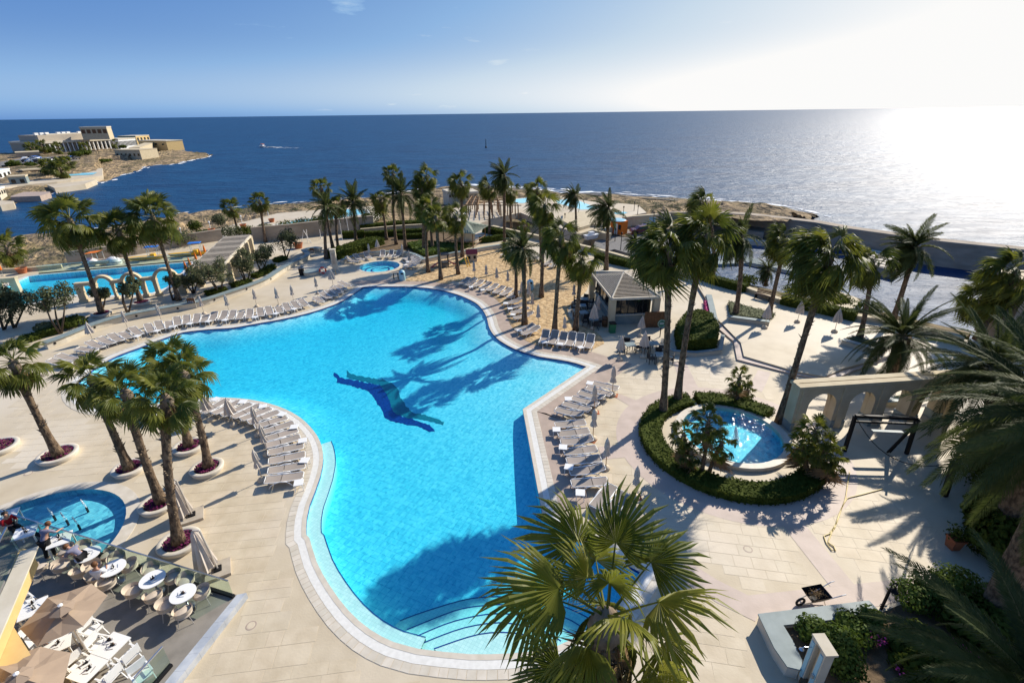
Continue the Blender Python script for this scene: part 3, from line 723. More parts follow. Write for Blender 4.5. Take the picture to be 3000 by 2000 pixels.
# stamped paving slabs on the near deck
keep_out = [offset(pool, .95), ellipse(FC, 5.2, 5.2), ellipse(LC, 4.6, 4.6)] + bands
def slabs(region, ang, w, h, label):
    ca, sa = math.cos(ang), math.sin(ang); tiles_ = []; row = 0
    us = [p.x * ca + p.y * sa for p in region]; vs_ = [-p.x * sa + p.y * ca for p in region]; v = min(vs_); rr_ = random.Random(int(ang * 100))
    while v < max(vs_):
        u = min(us) - rr_.random() * w; hh = h * rr_.choice((.75, 1, 1, 1.3))
        while u < max(us):
            ww = w * rr_.choice((.6, .8, 1, 1, 1.3)); q = []
            for du, dv in ((.012, .012), (ww - .012, .012), (ww - .012, hh - .012), (.012, hh - .012)):
                a, b_ = u + du, v + dv; q.append(Vector((a * ca - b_ * sa, a * sa + b_ * ca, 0)))
            c = (q[0] + q[2]) / 2
            if all(inside(p, region) for p in q) and not any(inside(c, k) or any(inside(p, k) for p in q) for k in keep_out): tiles_.append(q)
            u += ww
        v += hh
    return tiles_
left_reg = [P('G',900,1300), P('L',0,1440), W(2, 7), W(-16, 7), P('F',1130,1568), P('F',1560,960), P('F',900,640), P('F',800,250), P('F',0,200), P('E',0,1000), P('E',440,1100), P('E',620,1340), P('E',1300,1330), P('G',300,560), P('G',900,640), P('G',1050,900)]
right_reg = [P('L',1480,800), P('L',1440,540), P('H',1240,1560), P('H',1150,1080), P('H',1560,760), P('I',800,420), P('I',1280,560), P('I',1240,780), P('I',1640,1320), P('J',1400,1250), P('K',1700,480), P('K',1000,700), P('K',300,770), P('K',330,1150), P('K',400,1307), W(5, 8), P('L',1300,1100)]
all_t = slabs(left_reg, .12, .95, .62, '') + slabs(right_reg, -.18, .95, .62, '')
all_t.sort(key=lambda q: (q[0] - Vector((0, 4, 0))).length)
rest = MB()
for k, q in enumerate(all_t):
    tgt = MB() if k < 280 else rest
    lift = .004 + .0015 * rnd.random()
    tgt.face([(p.x, p.y, lift) for p in q])
    for e in range(4):
        f = (e + 1) % 4; tgt.face([(q[e].x, q[e].y, 0), (q[f].x, q[f].y, 0), (q[f].x, q[f].y, lift), (q[e].x, q[e].y, lift)])
    if k < 280: tgt.build('paving_slab', M['slab'], deck)
stuff(rest.build('far_paving_slabs', M['slab'], deck))

# ------------------------------------------------------------------ small pools
def round_pool(name, c, r, depth, cop_w, cop_h, tile, water, label, wl, rings=(), z0=0.0):
    root = empty(name, (c[0], c[1], z0), 0, label, 'pool')
    g = MB(); g.lathe((0, 0, 0), [(.001, -depth), (r, -depth), (r, cop_h - .01)], 56); g.build('basin', M[tile], root)
    g = MB(); g.lathe((0, 0, 0), [(r - .005, .0), (r - .005, cop_h), (r + cop_w, cop_h), (r + cop_w, -.02)], 56); g.build('rim', M['cope'], root)
    for ra, rb in rings:
        g = MB(); g.lathe((0, 0, -depth + .01), [(rb, 0), (ra, 0)], 56); g.build('mosaic_ring', M['navy'], root)
    g = MB(); g.lathe((0, 0, 0), [(.001, wl), (r - .012, wl), (r - .012, -depth - .1), (.001, -depth - .1)], 56); g.build('water', M[water], root, rec=True)
    return root
foun = round_pool('fountain_pool', FC, FR, .32, .42, .26, 'fountain_tile', 'pool_water_dark', 'round blue fountain pool ringed by a clipped hedge', .19)
kid = round_pool('children_pool', JC, JR, .45, .3, .02, 'pool_tile', 'pool_water', 'shallow round children pool with dark blue mosaic rings', -.05, ((1.0, 1.22), (1.75, 1.98)))
lf = round_pool('fountain_pool', LC, LR, .36, .58, .02, 'fountain_tile', 'pool_water_dark', 'blue fountain pool with four jets beside the glass balustrade', -.03)
lp_e = struct(sheet('lower_pool_floor', offset(lower_pool, -.01), -.7, 'pool_tile'))
g = MB(); g.strip([Vector((p.x, p.y, 0.01)) for p in lower_pool], [Vector((p.x, p.y, -.72)) for p in lower_pool], True); g.build('basin_wall', M['pool_tile'], lp_e)
g = MB(); g.strip([Vector((p.x, p.y, .014)) for p in offset(lower_pool, -.01)], [Vector((p.x, p.y, .014)) for p in offset(lower_pool, .55)], True); g.build('pool_rim', M['white_tile'], lp_e)
wq = offset(lower_pool, -.03); g = MB(); g.fill(wq, z=-.05); g.fill(wq, z=-2.0, flip=True); g.strip([Vector((p.x, p.y, -.05)) for p in wq], [Vector((p.x, p.y, -2.0)) for p in wq], True)
struct(g.build('lower_pool_water', M['pool_water'], rec=True))
# jets of water
def jet(zn, x, y, h, label, z=0.0, n=60, group=None, r=.05):
    p = P(zn, x, y, z); g = MB(); rr_ = random.Random(int(x)); root = empty('water_jet', p, 0, label, 'water jet', group)
    for _ in range(n):
        t_ = rr_.random() ** .7; a = rr_.random() * 6.28; d = r * (.25 + (1 - t_) * 1.3) * rr_.random()
        c = Vector((math.cos(a) * d - t_ * h * .18, math.sin(a) * d, t_ * h)); s_ = rr_.uniform(.006, .018) * (1 + r * 4)
        g.lathe(c, [(.001, -s_ * 1.8), (s_, -s_ * .4), (s_ * .8, s_ * .8), (.001, s_ * 1.8)], 5)
    stuff(g.build('spray', M['foam'], root, smooth=True)); g = MB(); g.lathe((0, 0, -.3), [(.05, 0), (.05, .3), (.02, .32), (.001, .32)], 8); g.build('nozzle', M['black'], root)
for k, (x, y, d) in enumerate(((350,470,'jet nearest the balustrade corner, left of the row'), (435,500,'middle jet of the row of three'), (512,530,'jet at the end of the row by the balustrade'), (565,415,'jet standing apart towards the palms'))):
    jet('F', x, y, .5, 'small white water %s' % d, -.03, 60, 'jets in the left fountain pool')
jet('I', 930, 1040, 1.1, 'tall white plume rising from the round fountain pool', .19, 420, None, .16)

# ------------------------------------------------------------------ walls, hedges, steps
def cap_wall(name, line, th, h, label, cap_w=None, cap_h=.07, z0=0.0, mt='stone2', capm='cap', cat='wall', lights=()):
    c = line[len(line) // 2]; root = empty(name, (c.x, c.y, z0), 0, label, cat); l = [Vector((p.x - c.x, p.y - c.y, 0)) for p in line]
    g = MB(); g.wall(l, th, 0, h - cap_h + .003); g.build('wall_face', M[mt], root)
    # cap stones, laid end to end
    cw = cap_w or th + .1; o, i = offset(l, cw / 2, False), offset(l, -cw / 2, False); acc = 0; start = 0
    def slab_run(a, b_):
        g = MB(); g.prism(o[a:b_ + 1] + i[a:b_ + 1][::-1], h - cap_h, h); g.build('cap_stone', M[capm], root)
    for k in range(1, len(l)):
        acc += (l[k] - l[k - 1]).length
        if acc > 1.6 or k == len(l) - 1: slab_run(start, k); start = k; acc = 0
    for q in lights:
        p = Vector(q) - Vector((c.x, c.y, z0)); k = min(range(len(l)), key=lambda k: (l[k] - Vector((p.x, p.y, 0))).length); e = (l[min(k + 1, len(l) - 1)] - l[max(0, k - 1)]).normalized()
        nn = Vector((e.y, -e.x, 0)); 
        if nn.dot(Vector((-c.x - l[k].x, -c.y - l[k].y, 0))) < 0: nn = -nn
        b0 = l[k] + nn * (th / 2) + Vector((0, 0, h * .5)); g = MB(); g.tube([b0 - nn * .01, b0 + nn * .03], .10, 12); g.build('wall_light', M['black'], root)
    return root
wl_px = [('E',335,790),('E',480,738),('E',700,650),('E',900,590),('E',1100,547),('E',1300,512),('E',1500,476),('Z',560,1115),('Z',900,1005),('Z',1200,905),('Z',1450,805),('Z',1590,715),('Z',1700,645),('Z',1850,560),('Z',2091,445),('B',560,972),('B',650,952),('B',700,960)]
left_line = smooth([P(a, x, y, .62) for a, x, y in wl_px], (), False, .55)
cap_wall('curved_wall', left_line, .5, .62, 'long curved low wall with a grey green top beside the pool deck', .75, .07, lights=[P('Z',93,1290), P('Z',662,1165), P('Z',1143,1020), P('Z',1487,865), P('E',740,692), P('E',432,802), P('E',1052,602)])
kw = [('B',560,1180),('T',0,712),('T',200,640),('T',400,592),('T',700,562),('T',1000,562),('T',1200,590),('T',1340,645),('T',1420,700)]
cap_wall('curved_wall', smooth([P(a, x, y, .55) for a, x, y in kw[1:]], (), False, .5), .4, .55, 'semicircular low wall behind the children pool loungers', .5)
cap_wall('low_wall', smooth([P(a, x, y, .55) for a, x, y in (('T',1440,688),('T',1700,628),('T',2000,568),('N',560,1088),('N',800,1042),('N',1060,1000))], (), False, .8), .35, .55, 'straight low wall dividing the sand from the shrubs', .42)
# steps up to the raised terrace on the right
far_edge = [P('D',1280,1150), P('D',1000,1115), P('D',480,1005), P('D',220,905), P('C',1940,1045), P('C',1760,1000), P('I',740,20)]
for z, pts in ((.13, [('I',760,130),('I',912,258),('I',940,398),('I',1380,512),('I',1660,560),('J',790,222)]), (.26, [('I',800,100),('I',968,270),('I',992,372),('I',1400,492),('I',1612,530),('J',705,208)])):
    poly = [P(a, x, y, z) for a, x, y in pts] + [P('J', 1060, 130)] + far_edge
    g = MB(); g.prism(poly, 0, z); struct(g.build('terrace_step', M['pink' if z < .2 else 'deck']))
RT = .26
# parapet of stone blocks along the sea side
par_px = [('C',120,606),('C',280,640),('C',560,700),('C',980,795),('C',1330,890),('C',1640,965),('C',1940,1042),('D',220,893),('D',480,985),('D',760,1050),('D',1000,1100),('D',1280,1140),('D',1900,1280)]
par = smooth([P(a, x, y, .6) for a, x, y in par_px], (), False, 1.4)
root = empty('stone_parapet', (par[0].x, par[0].y, 0), 0, 'cream stone parapet with weathered top along the marina side', 'wall')
c0 = Vector((par[0].x, par[0].y, 0))
for a, b_ in zip(par[:-1], par[1:]):
    d = (b_ - a); L_ = d.length; rz = math.atan2(d.y, d.x); m_ = (a + b_) / 2 - c0
    g = MB(); g.box((m_.x, m_.y, .28), (L_ - .02, .45, .56), rz); g.build('stone_block', M['stone'], root)
    g = MB(); g.box((m_.x, m_.y, .64), (L_ - .015, .62, .15), rz); g.build('coping_block', M['stone'], root)
# hedges
def hl(px_, w, z=0.0): return band(smooth([P(a, x, y, z) for a, x, y in px_], (), False, 1.5), w)
hedge('clipped_hedge', hl([('D',-240,800),('D',0,890),('D',215,945)], .9), .85, 'clipped hedge along the parapet behind the triangular planter', seed=2, z0=RT, size=.1)
hedge('clipped_hedge', hl([('D',490,1035),('D',740,1095),('D',1050,1165)], .9), .85, 'clipped hedge along the parapet behind the row of umbrellas', seed=3, z0=RT, size=.1)
hedge('clipped_hedge', hl([('C',990,880),('C',1150,920),('C',1330,960)], 1.0), .8, 'clipped hedge below the parapet behind the bar pavilion', seed=4, size=.12)
hedge('clipped_hedge', hl([('C',60,655),('C',180,680),('C',290,700)], 1.2), .9, 'clipped hedge by the path next to the green roofed gazebo', seed=5, size=.13)
hedge('clipped_hedge', hl([('C',20,745),('C',110,735),('C',210,720)], .9), .8, 'short clipped hedge at the corner of the sand', seed=6, size=.12)
# ring hedge round the fountain pool (two openings)
def arc_band(c, r0, r1, a0, a1, n=40):
    A = [Vector((c[0] + r1 * math.cos(a0 + (a1 - a0) * k / n), c[1] + r1 * math.sin(a0 + (a1 - a0) * k / n), 0)) for k in range(n + 1)]
    B = [Vector((c[0] + r0 * math.cos(a0 + (a1 - a0) * k / n), c[1] + r0 * math.sin(a0 + (a1 - a0) * k / n), 0)) for k in range(n + 1)]
    return A + B[::-1]
hedge('ring_hedge', arc_band(ring, 3.75, 5.0, R(100), R(318), 60), .5, 'clipped hedge curving round the near side of the fountain pool', dens=120, size=.075, seed=8)
hedge('ring_hedge', arc_band(ring, 3.75, 5.0, R(35), R(94), 24), .5, 'shorter clipped hedge behind the fountain pool by the fan palm', dens=120, size=.075, seed=9)
# planter hedge beside the bar
pl = [P('I',430,215,.0), P('I',520,110,.0), P('I',640,90,.0), P('I',760,130,.0), P('I',815,230,.0), P('I',800,345,.0), P('I',600,362,.0), P('I',455,350,.0)]
hedge('planter_hedge', offset(ccw(pl), -.3), 1.15, 'thick dark rounded hedge in the planter beside the bar', dens=90, size=.1, seed=10)
g = cap_wall('planter_wall', [P('I',430,350), P('I',455,362), P('I',620,374), P('I',805,352), P('I',826,240)], .25, .38, 'low cream planter wall in front of the rounded hedge', .32, .06)
# children's pool garden: terraces of hedge
hedge('garden_hedge', hl([('T',-150,700),('T',150,590),('T',420,500),('T',640,430)], 2.6), 1.0, 'broad dark hedge sloping behind the children pool', dens=60, size=.13, seed=11)
hedge('garden_hedge', hl([('T',30,340),('T',250,330),('T',400,320)], 1.0), 1.0, 'bright square cut hedge by the lamp post path', dens=80, size=.12, seed=12)
hedge('garden_hedge', hl([('T',420,330),('T',900,300),('T',1450,270)], 1.0), .9, 'long hedge of the upper garden terrace', dens=70, size=.13, seed=13)
hedge('garden_hedge', hl([('T',960,350),('T',1200,345),('T',1450,335)], .8), .7, 'low hedge between the upper terrace and the palms', dens=70, size=.13, seed=14)
hedge('garden_hedge', hl([('T',330,210),('T',700,180),('T',1000,150),('T',1600,130)], 1.4), 1.0, 'farthest garden hedge in front of the beach club', dens=60, size=.14, seed=15)
hedge('shrub_bed', [P('T',1140,480), P('T',1400,430), P('T',1750,470), P('T',2300,470), P('T',2000,560), P('T',1430,660), P('T',1250,580)], .55, 'bed of bright green shrubs behind the sand wall', dens=60, size=.16, mt='shrub', seed=16, cat='shrubs')
# left garden hedges behind the curved wall
for k, (pp, lb) in enumerate((((('E',200,790),('E',330,745),('E',450,715)), 'low dark planting behind the near end of the curved wall'), ((('Z',560,1085),('Z',700,1045),('Z',850,1005)), 'dark low shrubs at the foot of the widest olive tree'), ((('Z',960,960),('Z',1100,915),('Z',1230,880)), 'dark shrubs between two olive trees by the curved wall'), ((('Z',1280,810),('Z',1450,740),('Z',1560,650)), 'dark shrubs filling the bend of the curved wall'), ((('Z',1610,570),('Z',1760,520)), 'small square hedge at the foot of the last olive tree'))):
    hedge('low_shrubs', hl(pp, 1.0), .5, lb, dens=60, size=.13, seed=20 + k, cat='shrubs')
# grassy and earthy ground beyond the lower pool
sheet('garden_soil', [P('T',-200,760), P('T',200,560), P('T',330,120), P('T',1600,100), P('T',2000,200), P('T',2300,420), P('T',1430,650), P('T',1000,555), P('T',400,585), P('T',0,705)], .012, 'earth')
sheet('beach_deck', [P('B',0,745,0), P('B',330,662), P('B',560,642), P('B',900,615), P('B',1160,600), P('B',1240,690), P('B',1165,735), P('B',130,850), P('B',-180,880), P('A',1650,1155)], .02, 'deck')
bp_ = [P('B',560,715), P('B',740,705), P('B',780,660), P('B',900,633), P('B',1040,632), P('B',1090,650), P('B',1060,672), P('B',930,690), P('B',800,735), P('B',600,760), P('B',380,790), P('B',200,815), P('B',230,790), P('B',400,750)]
sheet('beach_pool', smooth(bp_, (), True, 1.0), .03, 'fountain_tile')
g = MB(); q = ccw(smooth(bp_, (), True, 1.0)); g.strip([Vector((p.x, p.y, .05)) for p in q], [Vector((p.x, p.y, .05)) for p in offset(q, .9)], True); struct(g.build('beach_pool_rim', M['white_tile']))
# boundary walls on the left
def plain_wall(name, pts, th, h, label, mt='stone', z0=0.0):
    l = smooth([P(a, x, y, z0) for a, x, y in pts], range(len(pts)), False, 3); c = l[0]; root = empty(name, (c.x, c.y, z0), 0, label, 'wall')
    g = MB(); g.wall([p - Vector((c.x, c.y, 0)) for p in l], th, 0, h); g.build('wall_face', M[mt], root)
    g = MB(); g.wall([p - Vector((c.x, c.y, 0)) for p in l], th + .12, h, h + .1); g.build('wall_cap', M[mt], root); return root
plain_wall('boundary_wall', [('A',590,1400),('A',880,1355),('A',1180,1310),('A',1480,1255),('A',1920,1185)], .4, 1.6, 'brown rendered wall behind the yellow pedal boats', 'seawall')
plain_wall('boundary_wall', [('B',130,912),('B',480,880),('B',700,850),('B',1165,800)], .4, 2.2, 'tall brown rendered wall below the beach deck', 'seawall')
plain_wall('boundary_wall', [('T',340,262),('T',700,228),('T',1000,200),('T',1430,175)], .3, .7, 'pale low wall behind the upper garden hedge', 'stone')
g = cap_wall('planter_edge', [P('A',0,1470), P('A',300,1450), P('E',480,222)], .35, .5, 'cream kerb wall at the corner of the lower pool', .4, .06, mt='stone', capm='stone')

# ------------------------------------------------------------------ palms
def fan_mesh(name, seed, droop, fold, mt, pet=1.0, rad=.84, K=26, ragged=.12, split=.52, hang=1.0):
    rr_ = random.Random(seed); g = MB()
    # petiole: a slightly curved, tapering stalk
    pts = [Vector((pet * t_, 0, -.10 * droop * t_ * t_)) for t_ in (0, .35, .7, 1)]
    g.tube(pts, [.032, .022, .016, .012], 4, False)
    c = pts[-1]; span = R(rr_.uniform(118, 138)); pit = -.25 * droop
    def pos(th, rho, dz=0):
        x = rho * math.cos(th); y = rho * math.sin(th)
        z = -fold * abs(y) * (.5 + .5 * rho) - droop * rho * rho * .42 + pit * rho + dz
        return c + Vector((x, y * (1 - .18 * fold), z))
    for k in range(K):
        t0_ = -span + 2 * span * k / K; t1_ = -span + 2 * span * (k + 1) / K; tm = (t0_ + t1_) / 2
        r_ = rad * (.70 + .30 * math.cos(tm * .62)) * (1 + rr_.uniform(-ragged, ragged)); mid = r_ * split
        tw = rr_.uniform(-.12, .12); w_ = (t1_ - t0_) * .38; ex = rr_.uniform(.02, .30) * (.6 + droop) * hang
        n = len(g.v); ct, st = math.cos(tm), math.sin(tm)
        g.v += [tuple(c), tuple(pos(t0_, mid)), tuple(pos(tm, mid, .035)), tuple(pos(t1_, mid)),
                tuple(pos(tm - w_ + tw * .4, r_ * .80, -ex * .25)), tuple(pos(tm + tw * .4, r_ * .80, .02 - ex * .25)), tuple(pos(tm + w_ + tw * .4, r_ * .80, -ex * .25)), tuple(pos(tm + tw, r_ * 1.02, -ex))]
        for f in ((0,1,2),(0,2,3),(1,4,5,2),(2,5,6,3),(4,7,5),(5,7,6)): g.f.append(tuple(n + q for q in f))
    return g.mesh(name, M[mt], smooth=False)
def pin_mesh(name, seed, length, arch, mt, nl=34, ll=.42, tw=0.0, stiff=.5, lw=.036):
    rr_ = random.Random(seed); g = MB()
    def sp(t_): return Vector((length * (t_ - .12 * arch * t_ * t_), tw * length * t_ * t_, length * (.10 * t_ - arch * .62 * t_ ** 2.2)))
    g.tube([sp(t_) for t_ in (0, .2, .4, .6, .8, 1)], [.05, .036, .027, .02, .012, .004], 4, False)
    for s in (-1, 1):
        for k in range(nl):
            t_ = .10 + .90 * (k + rr_.random() * .6) / nl; p = sp(t_); d = (sp(min(1, t_ + .02)) - sp(t_ - .02)).normalized()
            side = Vector((0, s, 0)); up = d.cross(Vector((0, 1, 0))) * -1
            if up.z < 0: up = -up
            L_ = ll * length / 2.6 * (math.sin(math.pi * min(1, .18 + t_ * .80)) ** .6 + .12) * rr_.uniform(.85, 1.12)
            q = (side * (1.0 - .35 * t_) + d * (.55 + .7 * t_) + up * (stiff * rr_.uniform(.3, 1.1))).normalized()
            e1 = p + q * L_ * .55; e2 = p + q * L_ + Vector((0, 0, -L_ * .26 * rr_.uniform(.5, 1.4))); w_ = d * (lw * length / 2.6)
            n = len(g.v); g.v += [tuple(p - w_ * .6), tuple(p + w_ * .6), tuple(e1 + w_), tuple(e1 - w_), tuple(e2)]; g.f += [(n, n + 1, n + 2, n + 3), (n + 3, n + 2, n + 4)]
    return g.mesh(name, M[mt], smooth=False)
FAN = [fan_mesh('fan_frond', 10 + k, d, f, 'fan') for k, (d, f) in enumerate(((.15, .15), (.3, .3), (.45, .25), (.6, .4), (.8, .5), (1.0, .55)))]
HERO = [fan_mesh('split_fan_frond', 110 + k, d, f, 'fan_sunlit', pet=1.05, rad=.92, K=38, ragged=.16, split=.46, hang=1.5) for k, (d, f) in enumerate(((.25, .35), (.4, .5), (.55, .45), (.8, .6), (1.0, .65)))]
WINDY = [fan_mesh('windblown_fan_frond', 130 + k, d, f, 'fan', pet=1.05, rad=.86, K=28, ragged=.2, split=.46, hang=1.6) for k, (d, f) in enumerate(((.5, .6), (.7, .75), (.9, .7), (1.1, .8), (1.3, .9)))]
FAN_DRY = [fan_mesh('dry_fan_frond', 30 + k, d, .9, 'dry', K=16) for k, d in enumerate((.9, 1.2, 1.4))]
DATE = [pin_mesh('date_frond', 50 + k, 2.6, a, 'date', nl=42, ll=.48, tw=t_) for k, (a, t_) in enumerate(((.25, .0), (.45, .05), (.7, -.06), (.95, .08), (1.2, -.04)))]
DATE_DRY = [pin_mesh('dry_date_frond', 60 + k, 2.0, a, 'dry', nl=18) for k, a in enumerate((1.0, 1.3))]
CAN = [pin_mesh('long_frond', 70 + k, 4.3, a, 'date', nl=92, ll=.33, tw=t_, stiff=.3, lw=.016) for k, (a, t_) in enumerate(((.3, .0), (.5, .05), (.75, -.05), (1.0, .06)))]
CHAM = [fan_mesh('small_fan_frond', 90 + k, d, .15, 'fan', pet=.55, rad=.42, K=16, ragged=.06) for k, d in enumerate((.05, .2, .4))]
WIND = Vector((-1, -.22, -.05)).normalized()
def frond_matrix(d, roll, s, off):
    d = d.normalized(); zz = Vector((0, 0, 1)) - d * d.z
    if zz.length < 1e-3: zz = Vector((1, 0, 0))
    zz.normalize(); yy = zz.cross(d); m = Matrix((d, yy, zz)).transposed().to_4x4() @ Matrix.Rotation(roll, 4, 'X') @ Matrix.Scale(s, 4)
    m.translation = off; return m
def palm(label, base, top, kind='w', s=1.0, n=30, wind=.3, seed=1, tr=.19, group='palms around the pools', dry=8, stubs=0, name='palm_tree', spread=(85, -48)):
    rr_ = random.Random(seed); root = empty(name, base, 0, label, 'palm tree', group)
    t = top - base; mid = t * .5 + Vector((rr_.uniform(-.12, .12), rr_.uniform(-.12, .12), 0)); H_ = t.length
    bend = Vector((t.x, t.y, 0)) * .18
    K = max(8, int(H_ / .45)); pts = []; rad = []
    for k in range(K + 1):
        u = k / K; p = t * u - bend * (4 * u * (1 - u)) + (mid - t * .5) * (4 * u * (1 - u)); pts.append(p)
        r_ = tr * (1.35 - .55 * min(1, u * 5) if u < .2 else .80 + .06 * math.sin(u * 9)) * (1 + rr_.uniform(-.05, .05))
        if kind == 'c': r_ = tr * (1 + rr_.uniform(-.04, .04) + (.25 if u > .75 else 0))
        rad.append(r_)
    g = MB(); g.tube(pts, rad, 10); trunk = g.build('trunk', M['bark'], root, smooth=True)
    # old leaf bases clinging to the trunk
    if stubs:
        g = MB()
        for k in range(stubs):
            u = rr_.uniform(.22, .99) if kind != 'c' else rr_.uniform(.3, 1); i = min(K - 1, int(u * K)); p = pts[i].lerp(pts[i + 1], u * K - i); a = rr_.random() * 6.28; r_ = rad[i]
            o = Vector((math.cos(a), math.sin(a), 0)); q = Vector((-o.y, o.x, 0)); L_ = rr_.uniform(.08, .26) * (1.5 if rr_.random() < .12 else 1)
            b0 = p + o * r_ * .9; tip = p + o * (r_ + L_ * rr_.uniform(.25, .8)) + Vector((0, 0, L_ * rr_.uniform(.2, .9))); w_ = .05
            n_ = len(g.v); g.v += [tuple(b0 - q * w_ - Vector((0, 0, .03))), tuple(b0 + q * w_ - Vector((0, 0, .03))), tuple(b0 + Vector((0, 0, .06))), tuple(tip)]
            g.f += [(n_, n_ + 1, n_ + 3), (n_ + 1, n_ + 2, n_ + 3), (n_ + 2, n_, n_ + 3)]
        g.build('leaf_bases', M['stub'], trunk)
    # heart of the crown
    g = MB(); g.lathe((0, 0, 0), [(tr * .8, -.55 * s), (tr * 1.15, -.25 * s), (tr * .9, .05 * s), (.02, .32 * s)], 9); ho = g.build('crown_heart', M['stub' if kind != 'h' else 'stub'], root, smooth=True); ho.location = t
    lib = dict(w=FAN if wind < .35 else WINDY, d=DATE, c=CAN, f=CHAM, h=HERO)[kind]; dl = dict(w=FAN_DRY, d=DATE_DRY, c=DATE_DRY, f=FAN_DRY, h=FAN_DRY)[kind]
    e0, e1 = spread
    for k in range(n):
        u = (k + .5) / n; az = k * 2.39996 + rr_.uniform(-.25, .25); el = R(e0 + (e1 - e0) * u ** .85 + rr_.uniform(-8, 8))
        d = Vector((math.cos(el) * math.cos(az), math.cos(el) * math.sin(az), math.sin(el)))
        d = (d + WIND * wind * rr_.uniform(.5, 1.3) * (1.0 if d.z > -.3 else .6)).normalized()
        idx = min(len(lib) - 1, max(0, int(u * len(lib) * 1.05 + rr_.uniform(-.7, .7))))
        o = bpy.data.objects.new('frond', lib[idx]); col.objects.link(o); o.parent = root
        o.matrix_local = frond_matrix(d, rr_.uniform(-.5, .5) + wind * 1.1 * math.copysign(1, d.y) * rr_.random(), s * rr_.uniform(.85, 1.12) * (.75 if u < .08 else 1), t + Vector((0, 0, .12 * s * (1 - 2 * u))) + d * tr * .5)
    for k in range(dry):
        az = rr_.random() * 6.28; el = R(rr_.uniform(-82, -55)); d = Vector((math.cos(el) * math.cos(az), math.cos(el) * math.sin(az), math.sin(el)))
        o = bpy.data.objects.new('dry_frond', dl[k % len(dl)]); col.objects.link(o); o.parent = root
        o.matrix_local = frond_matrix(d, rr_.uniform(-.6, .6), s * rr_.uniform(.55, .85), t + Vector((0, 0, -.25 * s)) + Vector((d.x, d.y, 0)) * tr)
    return root
